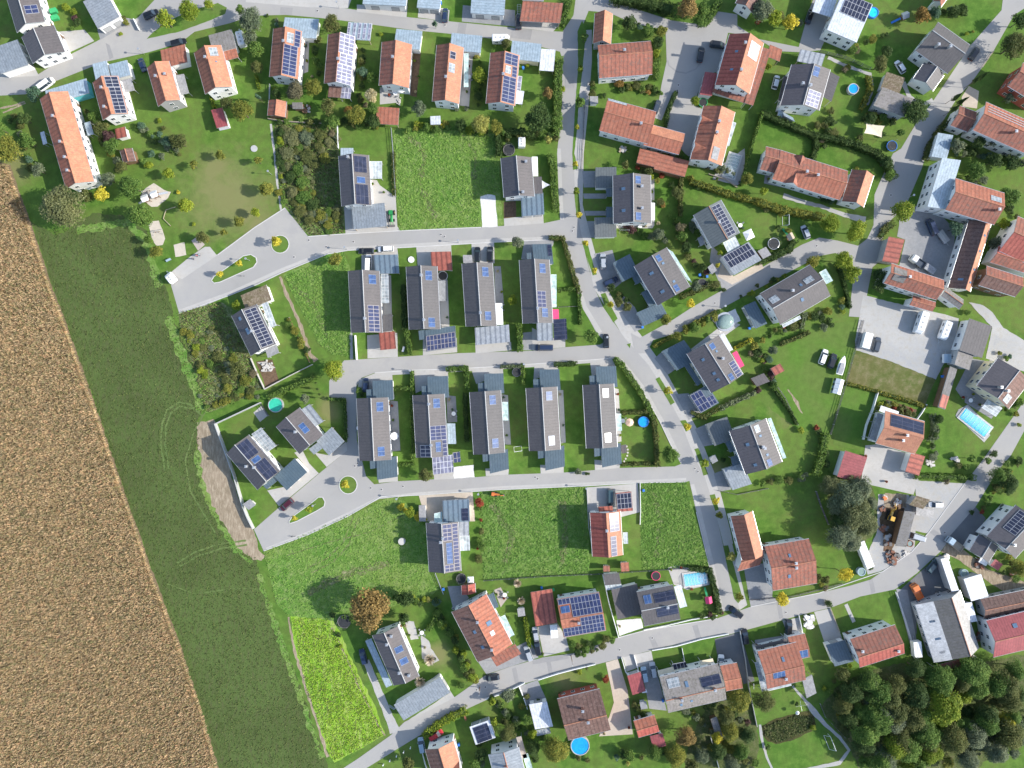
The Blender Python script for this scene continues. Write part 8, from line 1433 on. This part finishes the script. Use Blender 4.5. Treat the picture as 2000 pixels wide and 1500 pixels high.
# clothes dryer and overhead masts
def mast(x, y, h, desc):
    p = P(x, y); o = add("power_mast", None, None, (p.x, p.y, 0)); MB().tube((0, 0, 0), (0, 0, h), .12, 8, r2=.08).build("pole", [M["wood"]], o); MB().tube((0, -.8, h - .4), (0, .8, h - .4), .05).build("crossarm", [M["steel"]], o); autolabel(o, desc, "power mast", x, y)
mast(1115, 1280, 7, "slim roadside power mast"); mast(1460, 1325, 6, "slim boundary power mast"); mast(937, 1342, 5, "slim wooden road mast")
o = gen("rotary_dryer", 1564, 1378, 10, 1.7); MB().tube((0, 0, 0), (0, 0, 1.9), .04).build("pole", [M["steel"]], o); d_ = MB(); [d_.tube((0, 0, 1.7), (1.6 * math.cos(a), 1.6 * math.sin(a), 1.9), .03) for a in (0, 1.57, 3.14, 4.71)]; d_.build("arms", [M["steel"]], o); autolabel(o, "cross-shaped rotary clothes dryer", "clothes dryer", 1564, 1378)
# playground balance beams and swing
for (a, b) in (((343, 404), (324, 410)), ((324, 410), (319, 427)), ((319, 427), (333, 441))):
    A, B = P(*a, .4), P(*b, .4); c_ = (A + B) / 2; o = add("balance_beam", None, None, (c_.x, c_.y, 0)); MB().tube((A.x - c_.x, A.y - c_.y, .4), (B.x - c_.x, B.y - c_.y, .4), .09).build("beam", [M["pale_wood"]], o)
    for q in (A, B): MB().tube((q.x - c_.x, q.y - c_.y, 0), (q.x - c_.x, q.y - c_.y, .38), .08).build("post", [M["wood"]], o)
    autolabel(o, "wooden balance beam", "balance beam", *a)
for x, y, ang, ds in ((304, 452, 10, "metal swing frame over sand"), (1220, 450, 0, "garden swing frame"), (286, 372, 20, "metal climbing bar in sand")):
    o = gen("swing", x, y, ang, 1.5); f = MB()
    for s in (-1.4, 1.4): f.tube((s, -.8, 0), (s, 0, 2.1), .05).tube((s, .8, 0), (s, 0, 2.1), .05)
    f.tube((-1.4, 0, 2.1), (1.4, 0, 2.1), .05); f.build("frame", [M["steel"]], o)
    for s in (-.5, .5): MB().box(s - .2, s + .2, -.1, .1, .5, .54).tube((s - .18, 0, .54), (s - .18, 0, 2.1), .012, 4).tube((s + .18, 0, .54), (s + .18, 0, 2.1), .012, 4).build("swing_seat", [M["wood"]], o)
    autolabel(o, ds, "swing", x, y)
# flag posts lining the lawn at the bottom edge, garden balls
for i, (x, y) in enumerate(((802, 1459), (789, 1467), (775, 1475), (762, 1484), (749, 1492))):
    p = P(x, y); o = MB().box(-.12, .12, -.12, .12, 0, .9).box(-.16, .16, -.16, .16, .9, .98).build("fence_post", [M["white_paint"]], None, (p.x, p.y, 0)); tag(o, ["rightmost", "second", "third", "fourth", "leftmost"][i] + " white square post in the row along the lawn at the bottom edge", "post", "white posts along the roadside lawn")

# plant pots and planters on the terraces
_rp = random.Random(9); pb = MB(); pb.cyl((0, 0), .22, .32, 0, .45, 10); pom = pb.me("pot", [M["brick"]])
for x, y in ((766, 792), (768, 820), (770, 850), (878, 780), (884, 800), (984, 776), (990, 850), (1094, 770), (1100, 830), (1206, 770), (1209, 800), (1211, 850), (748, 560), (760, 620), (866, 560), (874, 620), (972, 530), (980, 570), (1082, 590), (1226, 440), (1260, 442), (1276, 400), (728, 360), (750, 376), (810, 120), (818, 150), (812, 180), (916, 130), (912, 180), (598, 90), (600, 120), (760, 186),
             (792, 1222), (800, 1240), (830, 1264), (850, 1286), (970, 1160), (984, 1168), (1310, 1112), (1330, 1108), (1350, 1150), (1400, 350), (1444, 356), (1500, 350), (1430, 470), (1450, 446), (1530, 640), (1900, 770), (1912, 790), (1880, 776), (1745, 796), (1770, 806), (1690, 890), (1730, 940), (1228, 1420), (1180, 1432), (1060, 1276), (1210, 1222), (610, 150), (180, 250)):
    p = P(x, y, .3); o = add("plant_pot", None, None, (p.x, p.y, .05), _rp.uniform(0, 6)); add("pot", pom, o); l = add("plant", CR['S'][_rp.randrange(3)], o, (0, 0, .65)); l.scale = (.5, .5, .45); c_ = _rp.choice(("green", "lime", "red", "bluegreen", "cream")); setmat(l, M["leaf_" + c_]); autolabel(o, f"terracotta pot with {CN[c_]} plant", "plant pot", x, y)

for x, y, n, r, m in ((1764, 1044, 26, 8, "wood"), (1732, 1050, 20, 7, "wood"), (1724, 1030, 16, 6, "rust"), (1770, 1010, 18, 5, "wood"), (1722, 994, 12, 5, "rust")): pile(x, y, n, r, m, "pile of brown timber and scrap", "timber pile", 1.0, "timber_pile")
